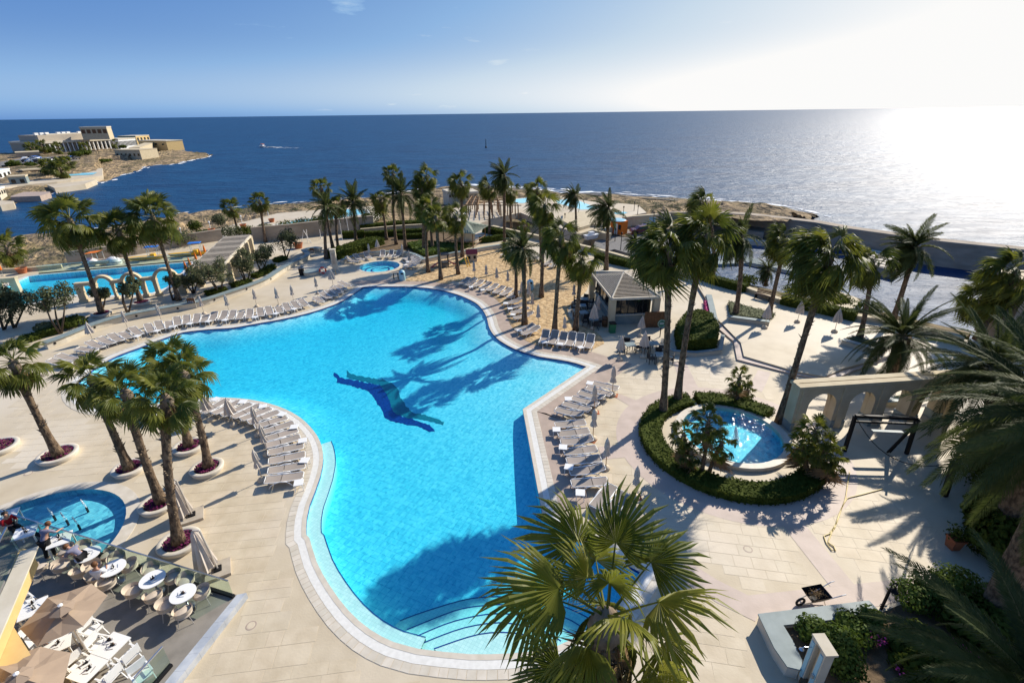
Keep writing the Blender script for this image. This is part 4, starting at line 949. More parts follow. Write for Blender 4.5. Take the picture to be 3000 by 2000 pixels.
PALMS = [
 # zone base, zone crown, kind, scale, fronds, wind, stubs, base height, label
 ('F',385,75,'E',100,945,'w',0.80,24,.15,60,.25,'fan palm leaning over the plain deck, leftmost of the planted palms near the terrace'),
 ('F',850,165,'E',700,1065,'w',0.80,24,.15,60,.25,'fan palm in a flower ring beyond the left fountain pool, left of the clump'),
 ('F',1060,385,'E',960,1170,'w',0.74,24,.15,70,.25,'fan palm rising beside the rim of the left fountain pool'),
 ('F',1175,650,'E',1268,1215,'w',0.74,24,.15,90,.25,'tall shaggy fan palm in the flower ring next to the folded terrace parasol'),
 ('G',290,960,'E',1405,1030,'w',0.80,24,.15,60,.25,'fan palm in the flower ring closest to the curved row of loungers'),
 ('G',140,800,'E',1318,930,'w',0.80,24,.15,50,.25,'fan palm at the back of the clump with its crown over the pool'),
 ('E',780,570,'A',600,1010,'w',1.35,34,.2,30,.2,'tall leaning fan palm in front of the first arch of the lower pool'),
 ('E',1080,480,'A',1015,1100,'w',1.25,30,.25,30,.2,'fan palm in a flower ring in front of the middle arch'),
 ('E',1370,470,'A',1315,985,'w',1.40,34,.25,30,.0,'tall fan palm beside the third arch of the lower pool'),
 ('A',110,1440,'A',55,1250,'w',1.20,26,.2,0,.0,'fan palm at the left edge beyond the lower pool'),
 ('U',697,684,'A',1990,905,'w',0.86,26,.1,0,.0,'small round headed palm standing near the shore on the beach deck'),
 ('B',230,910,'B',180,560,'w',0.86,26,.1,0,.0,'lone palm behind the slatted pergola against the sea'),
 ('M',400,1560,'M',400,770,'d',0.95,26,.2,0,.0,'feathery palm by the shower column, first of the garden clump'),
 ('M',500,1400,'M',320,470,'w',0.83,24,.2,0,.0,'fan palm behind the feathery palm at the near end of the garden clump'),
 ('M',590,1450,'M',560,740,'w',0.79,26,.2,0,.0,'fan palm with a thick trunk behind the shower column'),
 ('M',855,1370,'M',812,690,'d',1.15,30,.1,0,.0,'upright feathery date palm growing out of the sloping hedge'),
 ('M',1320,1270,'M',1225,650,'w',0.79,28,.35,0,.0,'windblown fan palm behind the pair of children pool umbrellas'),
 ('M',1470,1340,'M',1420,270,'w',0.83,28,.25,0,.0,'tallest fan palm over the children pool garden'),
 ('M',1610,1400,'M',1540,570,'d',1.20,30,.15,0,.0,'feathery date palm behind the children pool wall'),
 ('M',1890,1450,'M',1870,480,'w',0.90,30,.3,0,.0,'dense fan palm above the bright shrub bed'),
 ('N',265,1070,'N',200,230,'w',0.86,28,.35,0,.0,'high fan palm whose crown overtops the shrub bed palms'),
 ('T',1500,930,'N',205,600,'w',0.90,34,.3,0,.0,'bushy fan palm at the tip of the sand by the play slide'),
 ('N',360,1410,'N',300,690,'w',0.86,30,.3,0,.03,'fan palm in the sand closest to the far pool edge'),
 ('N',560,1345,'N',530,680,'w',0.83,30,.35,0,.03,'fan palm on the sand beside the green slide'),
 ('N',605,1150,'N',590,290,'w',0.86,30,.45,0,.0,'tall windblown fan palm behind the toy house'),
 ('N',915,890,'N',910,340,'w',0.86,28,.5,0,.0,'windblown palm on the path by the green roofed gazebo'),
 ('N',1090,1070,'N',1085,210,'d',0.91,28,.6,0,.0,'very tall feathery palm streaming in the wind at the corner of the sand'),
 ('N',1170,830,'N',1165,390,'w',0.86,28,.45,0,.0,'fan palm in front of the log pergola of the beach club'),
 ('C',315,1205,'C',300,800,'w',0.68,22,.4,0,.03,'short fan palm behind the stout palm of the far lounger row'),
 ('C',390,1430,'C',375,800,'d',0.85,34,.25,40,.03,'stout feathery palm among the loungers of the far curve'),
 ('C',530,1200,'C',560,440,'w',0.86,32,.45,0,.03,'slim fan palm in the middle of the sand'),
 ('C',530,905,'C',500,300,'w',0.86,28,.5,0,.0,'fan palm at the far border of the sand'),
 ('C',820,640,'C',810,350,'d',0.99,28,.75,0,-2.0,'dark windswept date palm beside the beach club stairs'),
 ('C',1070,970,'C',1090,460,'d',0.95,28,.8,0,.0,'windswept date palm by the hedge behind the bar'),
 ('C',640,1500,'C',700,700,'w',0.86,32,.4,20,.03,'fan palm at the near edge of the sand between lounger groups'),
 ('C',815,1480,'C',872,890,'w',0.79,30,.4,20,.0,'fan palm by the black tables of the bar terrace'),
 ('C',400,760,'C',390,600,'w',0.56,16,.2,0,.0,'young palm half hidden behind the sand palms'),
 ('C',1330,865,'C',1312,740,'d',0.72,18,.55,0,-3.5,'low feathery palm in the roundabout bed by the marina road'),
 ('I',370,830,'C',1590,800,'w',0.95,40,.55,70,.0,'great windblown fan palm at the edge of the ring hedge, the nearer of two'),
 ('I',480,740,'C',1900,690,'w',0.95,42,.5,70,.0,'great windblown fan palm at the edge of the ring hedge, the farther of two'),
 ('Q',930,1040,'Q',850,230,'w',0.98,30,.7,0,.0,'windblown palm on the parapet side behind the two great palms'),
 ('Q',1190,1510,'Q',1260,600,'d',0.95,30,.8,0,.3,'date palm bent by wind in the bigger triangular planter'),
 ('D',395,1120,'D',530,530,'w',0.86,30,.6,0,.3,'leaning fan palm at the corner of the triangular planter'),
 ('I',1260,880,'D',865,650,'w',0.98,40,.55,70,.0,'tall leaning fan palm beside the arched wall and fountain'),
 ('D',1090,1290,'D',1190,700,'w',0.86,30,.55,20,.3,'fan palm in the second terrace planter against the marina'),
 ('D',1345,1150,'D',1520,590,'d',1.06,34,.85,0,.26,'tall date palm streaming in the wind above the breakwater'),
 ('D',375,880,'D',392,760,'d',0.61,20,.5,0,-2.0,'small windswept palm below the parapet by the pontoon'),
 ('D',1985,1290,'D',2050,960,'w',0.98,26,.4,0,.0,'dark palm silhouetted against the bright marina water'),
 ('D',2000,1300,'D',2290,780,'w',1.12,30,.5,0,.0,'leaning dark palm at the right edge above the breakwater'),
]
for k, q in enumerate(PALMS):
    zb, bx_, by_, zt, tx, ty, kd, s_, n_, wd, stb, z0, lb = q
    base = P(zb, bx_, by_, z0); top_ = TOP(base, zt, tx, ty)
    if wd >= .4 and kd == 'd': n_ = 46
    if wd >= .35 and kd == 'w': n_ = int(n_ * 1.15)
    palm(lb, base, top_, kd, s_, n_, wd, 100 + k, .225 if kd == 'w' else .25, 'palms around the pools', 11 if kd == 'w' else 6, stb or 24, spread=(85, -48) if wd < .35 else (80, -68))
# Canary palms on the right
base = P('J', 1085, 245, RT); palm('stout palm with long dark fronds standing behind the arched wall', base, TOP(base, 'D', 1425, 1270), 'c', .85, 44, .25, 301, .42, None, 6, 60, spread=(80, -40))
base = P('U', 2880, 1300); palm('big long fronded palm behind the right end of the arched wall', base, TOP(base, 'V', 800, 600), 'c', 1.0, 48, .25, 302, .42, None, 6, 60, spread=(80, -40))
tp = P('U', 3110, 1235, 6.6); palm('long fronded palm reaching in from the right edge above the garden swing', Vector((tp.x + .2, tp.y, 0)), tp, 'c', 1.05, 50, .12, 303, .42, None, 4, 60, spread=(80, -35))
tp = P('U', 3060, 2050, 4.8); palm('long fronded palm filling the bottom right corner', Vector((tp.x + .2, tp.y, 0)), tp, 'c', .85, 46, .05, 304, .4, None, 4, 60, spread=(75, -35))
tp = Vector((17.2, 12.0, 9.2)); palm('tall long fronded palm leaning in from beyond the right border', Vector((17.6, 12.0, 0)), tp, 'c', .95, 50, .05, 305, .42, None, 4, 40, spread=(75, -40))
# big fan palm right below the camera
tp = P('L', 1150, 1120, 10.4)
palm('large sunlit fan palm in front of the pool steps, closest to the viewer', Vector((tp.x + .25, tp.y - .2, 0)), tp, 'h', .92, 22, .15, 401, .25, None, 8, 260, spread=(82, -55))
# dwarf fan palms round the fountain
for k, (zb, bx_, by_, zt, tx, ty, s_, lb) in enumerate((('I',930,755,'I',960,545,.95,'dwarf fan palm standing behind the fountain pool'), ('I',985,700,'I',1020,640,.75,'small sucker of the dwarf fan palm behind the fountain pool'),
    ('I',660,1290,'I',720,890,1.15,'tallest dwarf fan palm on the near left side of the fountain'), ('I',600,1270,'I',530,985,.95,'dwarf fan palm leaning left over the ring hedge'), ('I',720,1290,'I',820,1050,1.0,'dwarf fan palm leaning over the fountain rim'), ('I',610,1300,'I',590,1110,.9,'low dwarf fan palm inside the ring hedge'),
    ('I',1500,1290,'I',1540,960,1.25,'tallest dwarf fan palm in front of the arched wall'), ('I',1520,1330,'I',1620,1090,1.1,'dwarf fan palm in front of the arched wall leaning to the swing'), ('I',1470,1300,'I',1440,1070,1.0,'dwarf fan palm at the fountain rim by the arched wall'), ('I',1600,1340,'I',1690,1180,.8,'lowest dwarf fan palm beside the hose'))):
    base = P(zb, bx_, by_); palm(lb, base, TOP(base, zt, tx, ty), 'f', s_ * .9, 17, .15, 500 + k, .12, 'dwarf fan palms by the fountain', 3, 30, 'fan_palm', (80, -50))
# flower rings at the palm feet
for k, (zn, x, y, r_, lb) in enumerate((('F',382,75,.95,'round cream planter ring of purple flowers at the leftmost leaning palm'), ('F',850,165,.8,'round cream planter ring of purple flowers beyond the left fountain pool'), ('F',1040,400,.82,'round cream planter ring of purple flowers touching the fountain rim'), ('F',1180,650,.86,'round cream planter ring of purple flowers next to the folded terrace parasol'), ('G',280,975,.82,'round cream planter ring of purple flowers closest to the curved lounger row'), ('G',140,812,.82,'round cream planter ring of purple flowers at the back of the palm clump'), ('U',-4,1312,.95,'round cream planter ring of purple flowers cut by the left edge'), ('E',780,575,.85,'round cream planter ring of flowers before the first arch'), ('E',1085,490,.85,'round cream planter ring of flowers before the middle arch'))):
    p = P(zn, x, y, .12); root = empty('planter_ring', (p.x, p.y, 0), 0, lb, 'planter', 'flower rings round the palms')
    g = MB(); g.lathe((0, 0, 0), [(r_ - .22, .10), (r_ - .22, .27), (r_ - .19, .30), (r_ - .02, .30), (r_ + .03, .26), (r_ - .06, .0)], 32); g.build('rim', M['cope'], root, smooth=True)
    g = MB(); g.lathe((0, 0, .2), [(r_ - .22, 0), (.01, .02)], 24); g.build('soil', M['earth'], root)
    g = MB(); rr_ = random.Random(k)
    for _ in range(420):
        a = rr_.random() * 6.28; d = (r_ - .25) * math.sqrt(rr_.random()); leaf_quad(g, (math.cos(a) * d, math.sin(a) * d, .24 + rr_.random() * .12), (0, 0, 1), rr_.uniform(.03, .06), rr_, .9)
    stuff(g.build('flowers', M['flower'], root))

# ------------------------------------------------------------------ pool furniture
def lounger_proto(raise_):
    # head at -X, foot at +X; the backrest lifts by raise_
    root = empty('sun_lounger', (0, 0, 0)); L_ = 1.92; w = .62; hx = -.12; zt = .34
    ca, sa = math.cos(raise_), math.sin(raise_); hb = Vector((hx, 0, zt)); he = hb + Vector((-.80 * ca, 0, .80 * sa)); ft = Vector((.96, 0, zt - .01))
    def sling(a, b_, nm, sag):
        g = MB(); K = 7
        up = [a.lerp(b_, k / (K - 1)) + Vector((0, 0, -sag * math.sin(math.pi * k / (K - 1)))) for k in range(K)]
        g.strip([p + Vector((0, w / 2 - .03, .022)) for p in up], [p + Vector((0, -w / 2 + .03, .022)) for p in up])
        g.strip([p + Vector((0, -w / 2 + .03, .004)) for p in up], [p + Vector((0, w / 2 - .03, .004)) for p in up]); return g.build(nm, M['sling'], root)
    sling(hb + Vector((.02, 0, 0)), ft - Vector((.05, 0, 0)), 'seat', .025); sling(he + Vector((.05 * ca, 0, -.05 * sa)), hb - Vector((.02, 0, 0)), 'backrest', .02)
    g = MB()
    for s in (-1, 1): g.tube([he + Vector((0, s * (w / 2 - .06), .012)), he.lerp(hb, .08) + Vector((0, s * w / 2, .012)), hb + Vector((0, s * w / 2, .012)), ft + Vector((-.08, s * w / 2, .012)), ft + Vector((0, s * (w / 2 - .07), .005))], .024, 6)
    g.tube([he + Vector((0, -w / 2 + .06, .012)), he + Vector((0, w / 2 - .06, .012))], .024, 6); g.tube([ft + Vector((0, -w / 2 + .07, .005)), ft + Vector((0, w / 2 - .07, .005))], .024, 6)
    g.build('frame', M['plastic'], root, smooth=True)
    for s in (-1, 1):
        y = s * (w / 2 + .035)
        g = MB(); g.tube([(-.72, y, .02), (-.62, y, .20), (-.40, y, .34), (-.1, y, .40), (.18, y, .34), (.34, y, .18), (.46, y, .02)], .026, 6); g.build('arm_leg', M['plastic'], root, smooth=True)
        g = MB(); g.tube([(.62, y - s * .04, zt), (.76, y - s * .03, .18), (.82, y - s * .03, .02)], .024, 6); g.build('leg', M['plastic'], root, smooth=True)
    return root
LP = [lounger_proto(R(a)) for a in (4, 16, 38)]
used = [False] * 3
def lounger(h, f, label, group, var=None, z=0.0):
    # h, f: head and foot ends on the ground
    c = (h + f) / 2; d = f - h; rz = math.atan2(d.y, d.x)
    k = var if var is not None else rnd.choice((0, 0, 1, 1))
    if not used[k]: o = LP[k]; used[k] = True
    else: o = copy_tree(LP[k])
    o.location = (c.x, c.y, z); o.rotation_euler = (0, 0, rz); o.scale = (1, 1, 1); tag(o, label, 'sun lounger', group); return o
ORD = 'first second third fourth fifth sixth seventh eighth ninth tenth eleventh twelfth thirteenth fourteenth fifteenth sixteenth seventeenth eighteenth nineteenth twentieth twenty-first twenty-second twenty-third twenty-fourth twenty-fifth twenty-sixth twenty-seventh twenty-eighth twenty-ninth thirtieth thirty-first thirty-second thirty-third'.split()
def row(zn_pts, group, where, var=None, zs=.3):
    for k, (zn, a, b_) in enumerate(zn_pts):
        lounger(P(zn, *a, zs), P(zn, *b_, zs), 'sun lounger, %s %s' % (ORD[k], where), group, var[k % len(var)] if var else None)
row([('G', a, b_) for a, b_ in (((735,1070),(1000,1030)),((760,1000),(1015,950)),((765,925),(1012,870)),((755,860),(1005,800)),((740,805),(975,735)),((735,755),(950,685)),((720,700),(915,635)),((655,660),(880,585)),((610,625),(815,545)),((555,600),(750,520)),((490,585),(670,495)),((410,570),(600,485)),((340,555),(520,465)),((265,545),(420,455)))] + [('E',(1130,1385),(1210,1290))],
    'loungers round the bulge of the deck', 'from the near end of the curved row by the palms', (0,))
row([('E',(365,945),(550,958)),('E',(440,905),(600,922)),('E',(590,845),(735,858)),('E',(665,800),(800,835)),('E',(755,770),(875,805)),('E',(840,740),(940,787)),('E',(920,715),(1010,767)),('E',(1005,690),(1085,737)),('E',(1130,662),(1165,722)),('E',(1210,642),(1235,698)),('E',(1290,632),(1300,690))]
    + [('Z', a, b_) for a, b_ in (((100,1435),(110,1535)),((255,1405),(235,1520)),((425,1385),(370,1505)),((548,1370),(500,1492)),((690,1355),(620,1472)),((850,1340),(770,1455)),((980,1330),(900,1452)),((1098,1322),(1040,1447)),((1228,1312),(1190,1427)),((1370,1290),(1385,1402)),((1490,1266),(1530,1382)),((1635,1246),(1690,1352)),((1755,1222),(1820,1314)),((1875,1192),(1965,1280)),((1985,1160),(2080,1235)))]
    + [('B', a, b_) for a, b_ in (((645,1382),(725,1432)),((700,1352),(790,1396)),((745,1335),(850,1380)),((790,1308),(895,1350)),((820,1283),(925,1320)),((855,1262),(965,1290)))],
    'loungers along the curved wall side', 'from the left in the row below the curved wall', (1, 1, 0, 1))
row([('H', (x + 48, y - 24), (x - 45, y + 20)) for x, y in ((420,68),(470,78),(522,88),(580,103),(632,118),(684,136),(738,152),(792,172))] + [('H', (x + 62, y - 12), (x - 58, y + 12)) for x, y in ((790,222),(822,256),(845,292),(868,334))] + [('H',(960,408),(810,440)),('H',(995,425),(860,470))],
    'loungers on the edge of the sand', 'of the sand edge row, counted from the slide end', (1,))
row([('H',(1055,462),(1010,545)),('H',(1125,470),(1080,545)),('H',(1190,485),(1150,555)),('H',(1255,482),(1215,560)),('H',(1318,488),(1285,575)),('H',(1395,498),(1360,580))], 'loungers on the edge of the sand', 'of the group of six in front of the bar', (2,))
row([('H', a, b_) for a, b_ in (((1590,890),(1410,845)),((1545,940),(1355,880)),((1475,970),(1310,920)),((1430,1010),(1255,960)),((1375,1055),(1185,1000)),((1325,1100),(1125,1045)),((1340,1150),(1125,1165)),((1365,1215),(1150,1235)),((1395,1285),(1170,1295)),((1425,1352),(1195,1372)),((1455,1425),(1215,1440)),((1485,1505),(1240,1522)))] + [('L',(1150,150),(915,160)),('L',(1170,205),(1090,300)),('L',(1270,265),(1150,380))],
    'loungers on the right bank', 'of the right bank row, counted from the bar', (0, 0, 1))
for k, (zn, x, y, dx, dy) in enumerate((('C',590,915,40,-12),('C',645,932,40,-12),('C',470,880,40,-8),('C',235,838,30,-10),('C',830,985,35,8))):
    lounger(P(zn, x + dx, y + dy, .3), P(zn, x - dx, y - dy, .3), 'sun lounger at the far side of the sand, %s from the right' % ORD[(2, 1, 3, 4, 0)[k]], 'loungers on the far sand', 1)
for k, a in enumerate((158, 142, 124, 98, 84, 71, 40, 29, 18, 7, -5, -17)):
    c = Vector((JC[0] + 4.35 * math.cos(R(a)), JC[1] + 4.35 * math.sin(R(a)), 0)); d = Vector((math.cos(R(a)), math.sin(R(a)), 0))
    lounger(c + d, c - d, 'sun lounger, %s round the children pool clockwise from its left side' % ORD[k], 'loungers round the children pool', 2 if k < 6 else 1)

# low white side tables
def table_proto():
    root = empty('side_table', (0, 0, 0)); g = MB(); g.box((0, 0, .40), (.46, .46, .035)); g.build('table_top', M['plastic'], root)
    for x in (-.17, .17):
        for y in (-.17, .17): g = MB(); g.tube([(x, y, .39), (x * 1.18, y * 1.18, 0)], .018, 6); g.build('leg', M['plastic'], root)
    return root
tp0 = table_proto(); first = [True]
def side_table(zn, x, y, label, group, rz=None):
    p = P(zn, x, y, .4); o = tp0 if first[0] else copy_tree(tp0); first[0] = False
    o.location = (p.x, p.y, 0); o.rotation_euler = (0, 0, rnd.uniform(-.4, .4) if rz is None else rz); tag(o, label, 'side table', group)
for k, (x, y) in enumerate(((980,1080),(1025,908),(1010,757),(945,652),(850,555),(705,495),(550,460),(345,440))): side_table('G', x, y, 'low white side table, %s along the curved lounger row from its near end' % ORD[k], 'side tables of the curved row')
for k, (zn, x, y) in enumerate((('H',1380,840),('H',1215,960),('H',1125,1195),('H',1175,1330),('H',1220,1482),('L',965,222))): side_table(zn, x, y, 'low white side table, %s beside the right bank loungers from the bar' % ORD[k], 'side tables of the right bank')
for k, (zn, x, y) in enumerate((('H',735,230),('H',770,270),('H',790,316),('H',840,437),('H',1030,525),('H',1155,540),('H',1310,566),('H',470,105),('H',560,128))): side_table(zn, x, y, 'low white side table, %s by the sand edge loungers' % ORD[k], 'side tables at the sand')
for k, (zn, x, y) in enumerate((('E',1050,742),('E',1200,702),('E',1330,668),('Z',20,1548),('Z',290,1502),('Z',575,1467),('Z',830,1447),('Z',1290,1402),('Z',1610,1347),('Z',1890,1278),('T',1105,800),('T',1150,745))): side_table(zn, x, y, 'low white side table, %s along the wall side row from the left' % ORD[k] if k < 10 else 'low white side table by the children pool, the %s one' % ('nearer', 'farther')[k - 10], 'side tables of the wall side row')

# folded parasols
def parasol_proto(kind):
    root = empty('folded_parasol', (0, 0, 0)); rr_ = random.Random(kind)
    g = MB(); g.tube([(0, 0, .1), (0, 0, 2.12)], .024, 8); g.build('pole', M['woodpole' if kind == 1 else 'pole'], root, smooth=True)
    g = MB(); seg = 16; prof = [(.025, 2.2), (.09, 2.05), (.12, 1.8), (.135, 1.55), (.10, 1.38), (.15, 1.2), (.19, 1.02), (.05, .98)] if kind != 2 else [(.025, 2.2), (.10, 2.02), (.19, 1.7), (.27, 1.35), (.33, 1.02), (.06, 1.0)]
    n0 = len(g.v)
    for i, (r_, z) in enumerate(prof):
        for k in range(seg): rr2 = r_ * (1 + (.28 if k % 2 else -.22) * min(1, i * .5)); a = 6.2832 * k / seg + .15 * i; g.v.append((rr2 * math.cos(a), rr2 * math.sin(a), z + rr_.uniform(-.03, .03) * (i > 3)))
    for i in range(len(prof) - 1):
        for k in range(seg): l = (k + 1) % seg; g.f.append((n0 + i * seg + k, n0 + i * seg + l, n0 + (i + 1) * seg + l, n0 + (i + 1) * seg + k))
    cn = g.build('canopy', M['canvas'], root); g = MB(); g.lathe((0, 0, 2.18), [(.03, 0), (.03, .07), (.001, .09)], 8); g.build('finial', M['pole'], cn)
    g = MB(); g.lathe((0, 0, 0), [(.24, 0), (.27, .07), (.20, .19), (.05, .24), (.03, .30)], 14); g.build('base', M['concrete'], root, smooth=True)
    if kind == 1: g = MB(); g.box((0.05, -.1, .012), (.5, .5, .024), .3); g.build('foot_plate', M['terracotta'], root)
    return root
UP = [parasol_proto(k) for k in range(3)]; uu = [False] * 3
def parasol(zb, b_, zt, t_, label, group, kind=0, z=0.0):
    base = P(zb, *b_, z); top_ = TOP(base, zt, *t_); o = UP[kind] if not uu[kind] else copy_tree(UP[kind]); uu[kind] = True
    d = (top_ - base); s_ = max(.85, min(1.2, d.length / 2.27)); d = (d.normalized() + Vector((0, 0, 1.5))).normalized(); o.location = base; q = Vector((0, 0, 1)).rotation_difference(d) @ Matrix.Rotation(rnd.random() * 6, 3, 'Z').to_quaternion()
    o.rotation_euler = q.to_euler(); o.scale = (s_, s_, s_); tag(o, label, 'parasol', group)
for k, (b_, t_) in enumerate((((705,1065),(612,830)),((745,870),(680,630)),((675,720),(625,490)),((487,645),(415,430)),((310,605),(235,395)))): parasol('G', b_, 'G', t_, 'folded cream parasol, %s along the curved lounger row from its near end' % ORD[k], 'folded parasols of the curved row', (0, 0, 0, 2, 2)[k])
for k, (zn, b_, t_) in enumerate((('E',(715,790),(670,640)),('E',(985,705),(930,545)),('E',(1245,650),(1190,497)),('E',(1565,575),(1520,440)),('E',(1760,575),(1715,420)),('B',(155,1465),(125,1330)),('B',(345,1465),(310,1295)),('B',(475,1430),(440,1275)),('B',(680,1355),(650,1215)),('B',(815,1300),(780,1135)))): parasol(zn, b_, zn, t_, 'folded cream parasol, %s along the curved wall from the left' % ORD[k], 'folded parasols along the curved wall', (2, 0, 0, 0, 0, 0, 0, 0, 0, 2)[k])
for k, (b_, t_) in enumerate((((1130,1045),(1110,920)),((1198,1002),(1190,895)),((1415,1068),(1405,925)),((1475,1132),(1460,980)))): parasol('B', b_, 'B', t_, 'folded white parasol at the children pool, %s from the left' % ORD[k], 'folded parasols of the children pool', (0, 2, 0, 0)[k])
for k, (zn, b_, t_) in enumerate((('B',(2030,1225),(2020,1070)),('B',(2135,1255),(2125,1100)),('B',(2225,1285),(2215,1125)),('B',(2318,1310),(2315,1155)),('C',(365,1215),(365,1090)),('C',(430,1255),(420,1065)),('C',(455,1330),(455,1160)),('C',(505,1450),(500,1255)),('C',(725,1530),(720,1405)))): parasol(zn, b_, zn, t_, 'folded white parasol on the sand, %s counted from the slide' % ORD[k], 'folded parasols on the sand', 0)
for k, (zn, b_, t_, kd, lb) in enumerate((('C',(965,1465),(970,1250),2,'folded cream parasol by the bar corner pillar'),('C',(1000,1390),(1005,1185),0,'folded cream parasol half behind another by the bar counter'),('C',(800,1250),(800,1085),0,'folded cream parasol between sand and black bar tables'),('H',(1610,665),(1625,475),2,'folded cream parasol at the pool corner end of the bar tables'),('H',(1790,645),(1800,440),2,'folded cream parasol beside the lit green bar sign'),('H',(1765,485),(1790,345),2,'folded cream parasol close to the bar wall under the big palms'),
    ('H',(1552,935),(1560,705),1,'folded cream parasol, first of the right bank row from the bar'),('H',(1412,1068),(1412,850),1,'folded cream parasol, second of the right bank row from the bar'),('H',(1402,1272),(1420,1035),1,'folded cream parasol, third of the right bank row from the bar'),('H',(1502,1497),(1510,1255),1,'folded cream parasol, fourth of the right bank row from the bar'),('L',(1352,260),(1362,30),1,'folded cream parasol behind the nearest palm, last of the right bank'))): parasol(zn, b_, zn, t_, lb, 'folded parasols near the bar and right bank', kd)
for k, (b_, t_) in enumerate((((365,1205),(400,1020)),((615,1160),(655,990)),((900,1235),(940,1050)),((1225,1440),(1245,1280)))): parasol('D', b_, 'D', t_, 'folded cream parasol on the raised terrace, %s from the left' % ORD[k], 'folded parasols on the raised terrace', 2, RT)

# dark bar tables and chairs
def bar_table_proto():
    root = empty('bar_table', (0, 0, 0)); g = MB(); g.box((0, 0, .73), (.8, .8, .03)); g.build('table_top', M['cap'], root)
    for x in (-.34, .34):
        for y in (-.34, .34): g = MB(); g.bar((x, y, 0), (x, y, .72), .045); g.build('leg', M['dark'], root)
    return root
def bar_chair_proto():
    root = empty('bar_chair', (0, 0, 0)); g = MB(); g.box((0, 0, .44), (.5, .5, .06)); g.build('seat', M['dark'], root)
    g = MB(); g.box((0, -.24, .68), (.5, .05, .42)); g.build('backrest', M['dark'], root)
    for x in (-.23, .23):
        for y in (-.22, .22): g = MB(); g.bar((x, y, 0), (x, y, .42), .04); g.build('leg', M['dark'], root)
        g = MB(); g.bar((x, -.22, .64), (x, .22, .64), .045); g.bar((x, .22, .46), (x, .22, .64), .04); g.build('armrest', M['dark'], root)
    return root
BT, BC = bar_table_proto(), bar_chair_proto(); fb = [True, True]
tabs = [('H',1335,195,'behind the left fan palm of the bar'),('H',1320,245,'hidden between palm and parasol'),('H',1330,298,'in front of the bar pillar palm'),('H',1410,350,'under the parasol at the bar pillar'),('H',1870,535,'beside the green sign'),('H',1925,622,'nearest the two tall palms'),('H',1690,545,'between the two bell shaped parasols'),('H',1440,140,'deepest under the pavilion')]
for k, (zn, x, y, lb) in enumerate(tabs):
    p = P(zn, x, y, .73); o = BT if fb[0] else copy_tree(BT); fb[0] = False; o.location = (p.x, p.y, 0); a0 = rnd.uniform(-.3, .3); o.rotation_euler = (0, 0, a0); tag(o, 'dark bar table with pale top %s' % lb, 'table', 'bar tables')
    for m_ in range((4, 3, 4, 4, 3, 3, 3, 2)[k]):
        c = BC if fb[1] else copy_tree(BC); fb[1] = False; a = a0 + m_ * math.pi / 2 + rnd.uniform(-.2, .2); q = Vector((p.x + .72 * math.cos(a), p.y + .72 * math.sin(a), 0))
        c.location = q; c.rotation_euler = (0, 0, a + math.pi / 2 + rnd.uniform(-.25, .25)); tag(c, 'black armchair, %s seat at the bar table %s' % (('right', 'far', 'left', 'near')[m_], lb), 'chair', 'black bar chairs')

# ------------------------------------------------------------------ arched walls and pavilions
def plane_hit(zn, x, y, p0, d):
    # where the sight line meets the upright plane through p0 along d: (distance along the wall, height)
    n = Vector((d.y, -d.x, 0)); r_ = ray(zn, x, y); t_ = n.dot(p0) / n.dot(r_); q = r_ * t_ + Vector((0, 0, CAM_H)); return (q - p0).dot(d), q.z
def arch_poly(L_, h, ops, bumps=()):
    # outline in (s, z): openings (s0, s1, spring, round?) cut from the bottom; bumps (s, r, z) rise over the top
    pts = [(0, 0)]
    for s0, s1, sp, rd in sorted(ops):
        pts += [(s0, 0), (s0, sp)]
        if rd:
            c, r_ = (s0 + s1) / 2, (s1 - s0) / 2
            for k in range(1, 14): a = math.pi - math.pi * k / 14; pts.append((c + r_ * math.cos(a), sp + r_ * math.sin(a)))
        pts += [(s1, sp), (s1, 0)]
    pts += [(L_, 0), (L_, h)]
    for c, r_, z in sorted(bumps, reverse=True):
        a0 = math.asin(min(1, max(0, (h - z) / r_)))
        for k in range(17): a = a0 + (math.pi - 2 * a0) * k / 16; pts.append((c + r_ * math.cos(a), z + r_ * math.sin(a)))
    pts.append((0, h)); return pts
def extrude_sz(g, pts, th, y0=0.0):
    a = sum(pts[i - 1][0] * pts[i][1] - pts[i][0] * pts[i - 1][1] for i in range(len(pts))); 
    if a < 0: pts = pts[::-1]
    loop = [Vector((s, z, 0)) for s, z in pts]
    for side in (0, 1):
        n0 = len(g.v); g.v += [(s, y0 + th * side, z) for s, z in pts]
        for t_ in geometry.tessellate_polygon([loop]): g.f.append(tuple(n0 + k for k in (t_ if side else t_[::-1])))
    n0 = len(g.v); N_p = len(pts)
    for s, z in pts: g.v += [(s, y0, z), (s, y0 + th, z)]
    for i in range(N_p): j = (i + 1) % N_p; g.f.append((n0 + 2 * i, n0 + 2 * j, n0 + 2 * j + 1, n0 + 2 * i + 1))
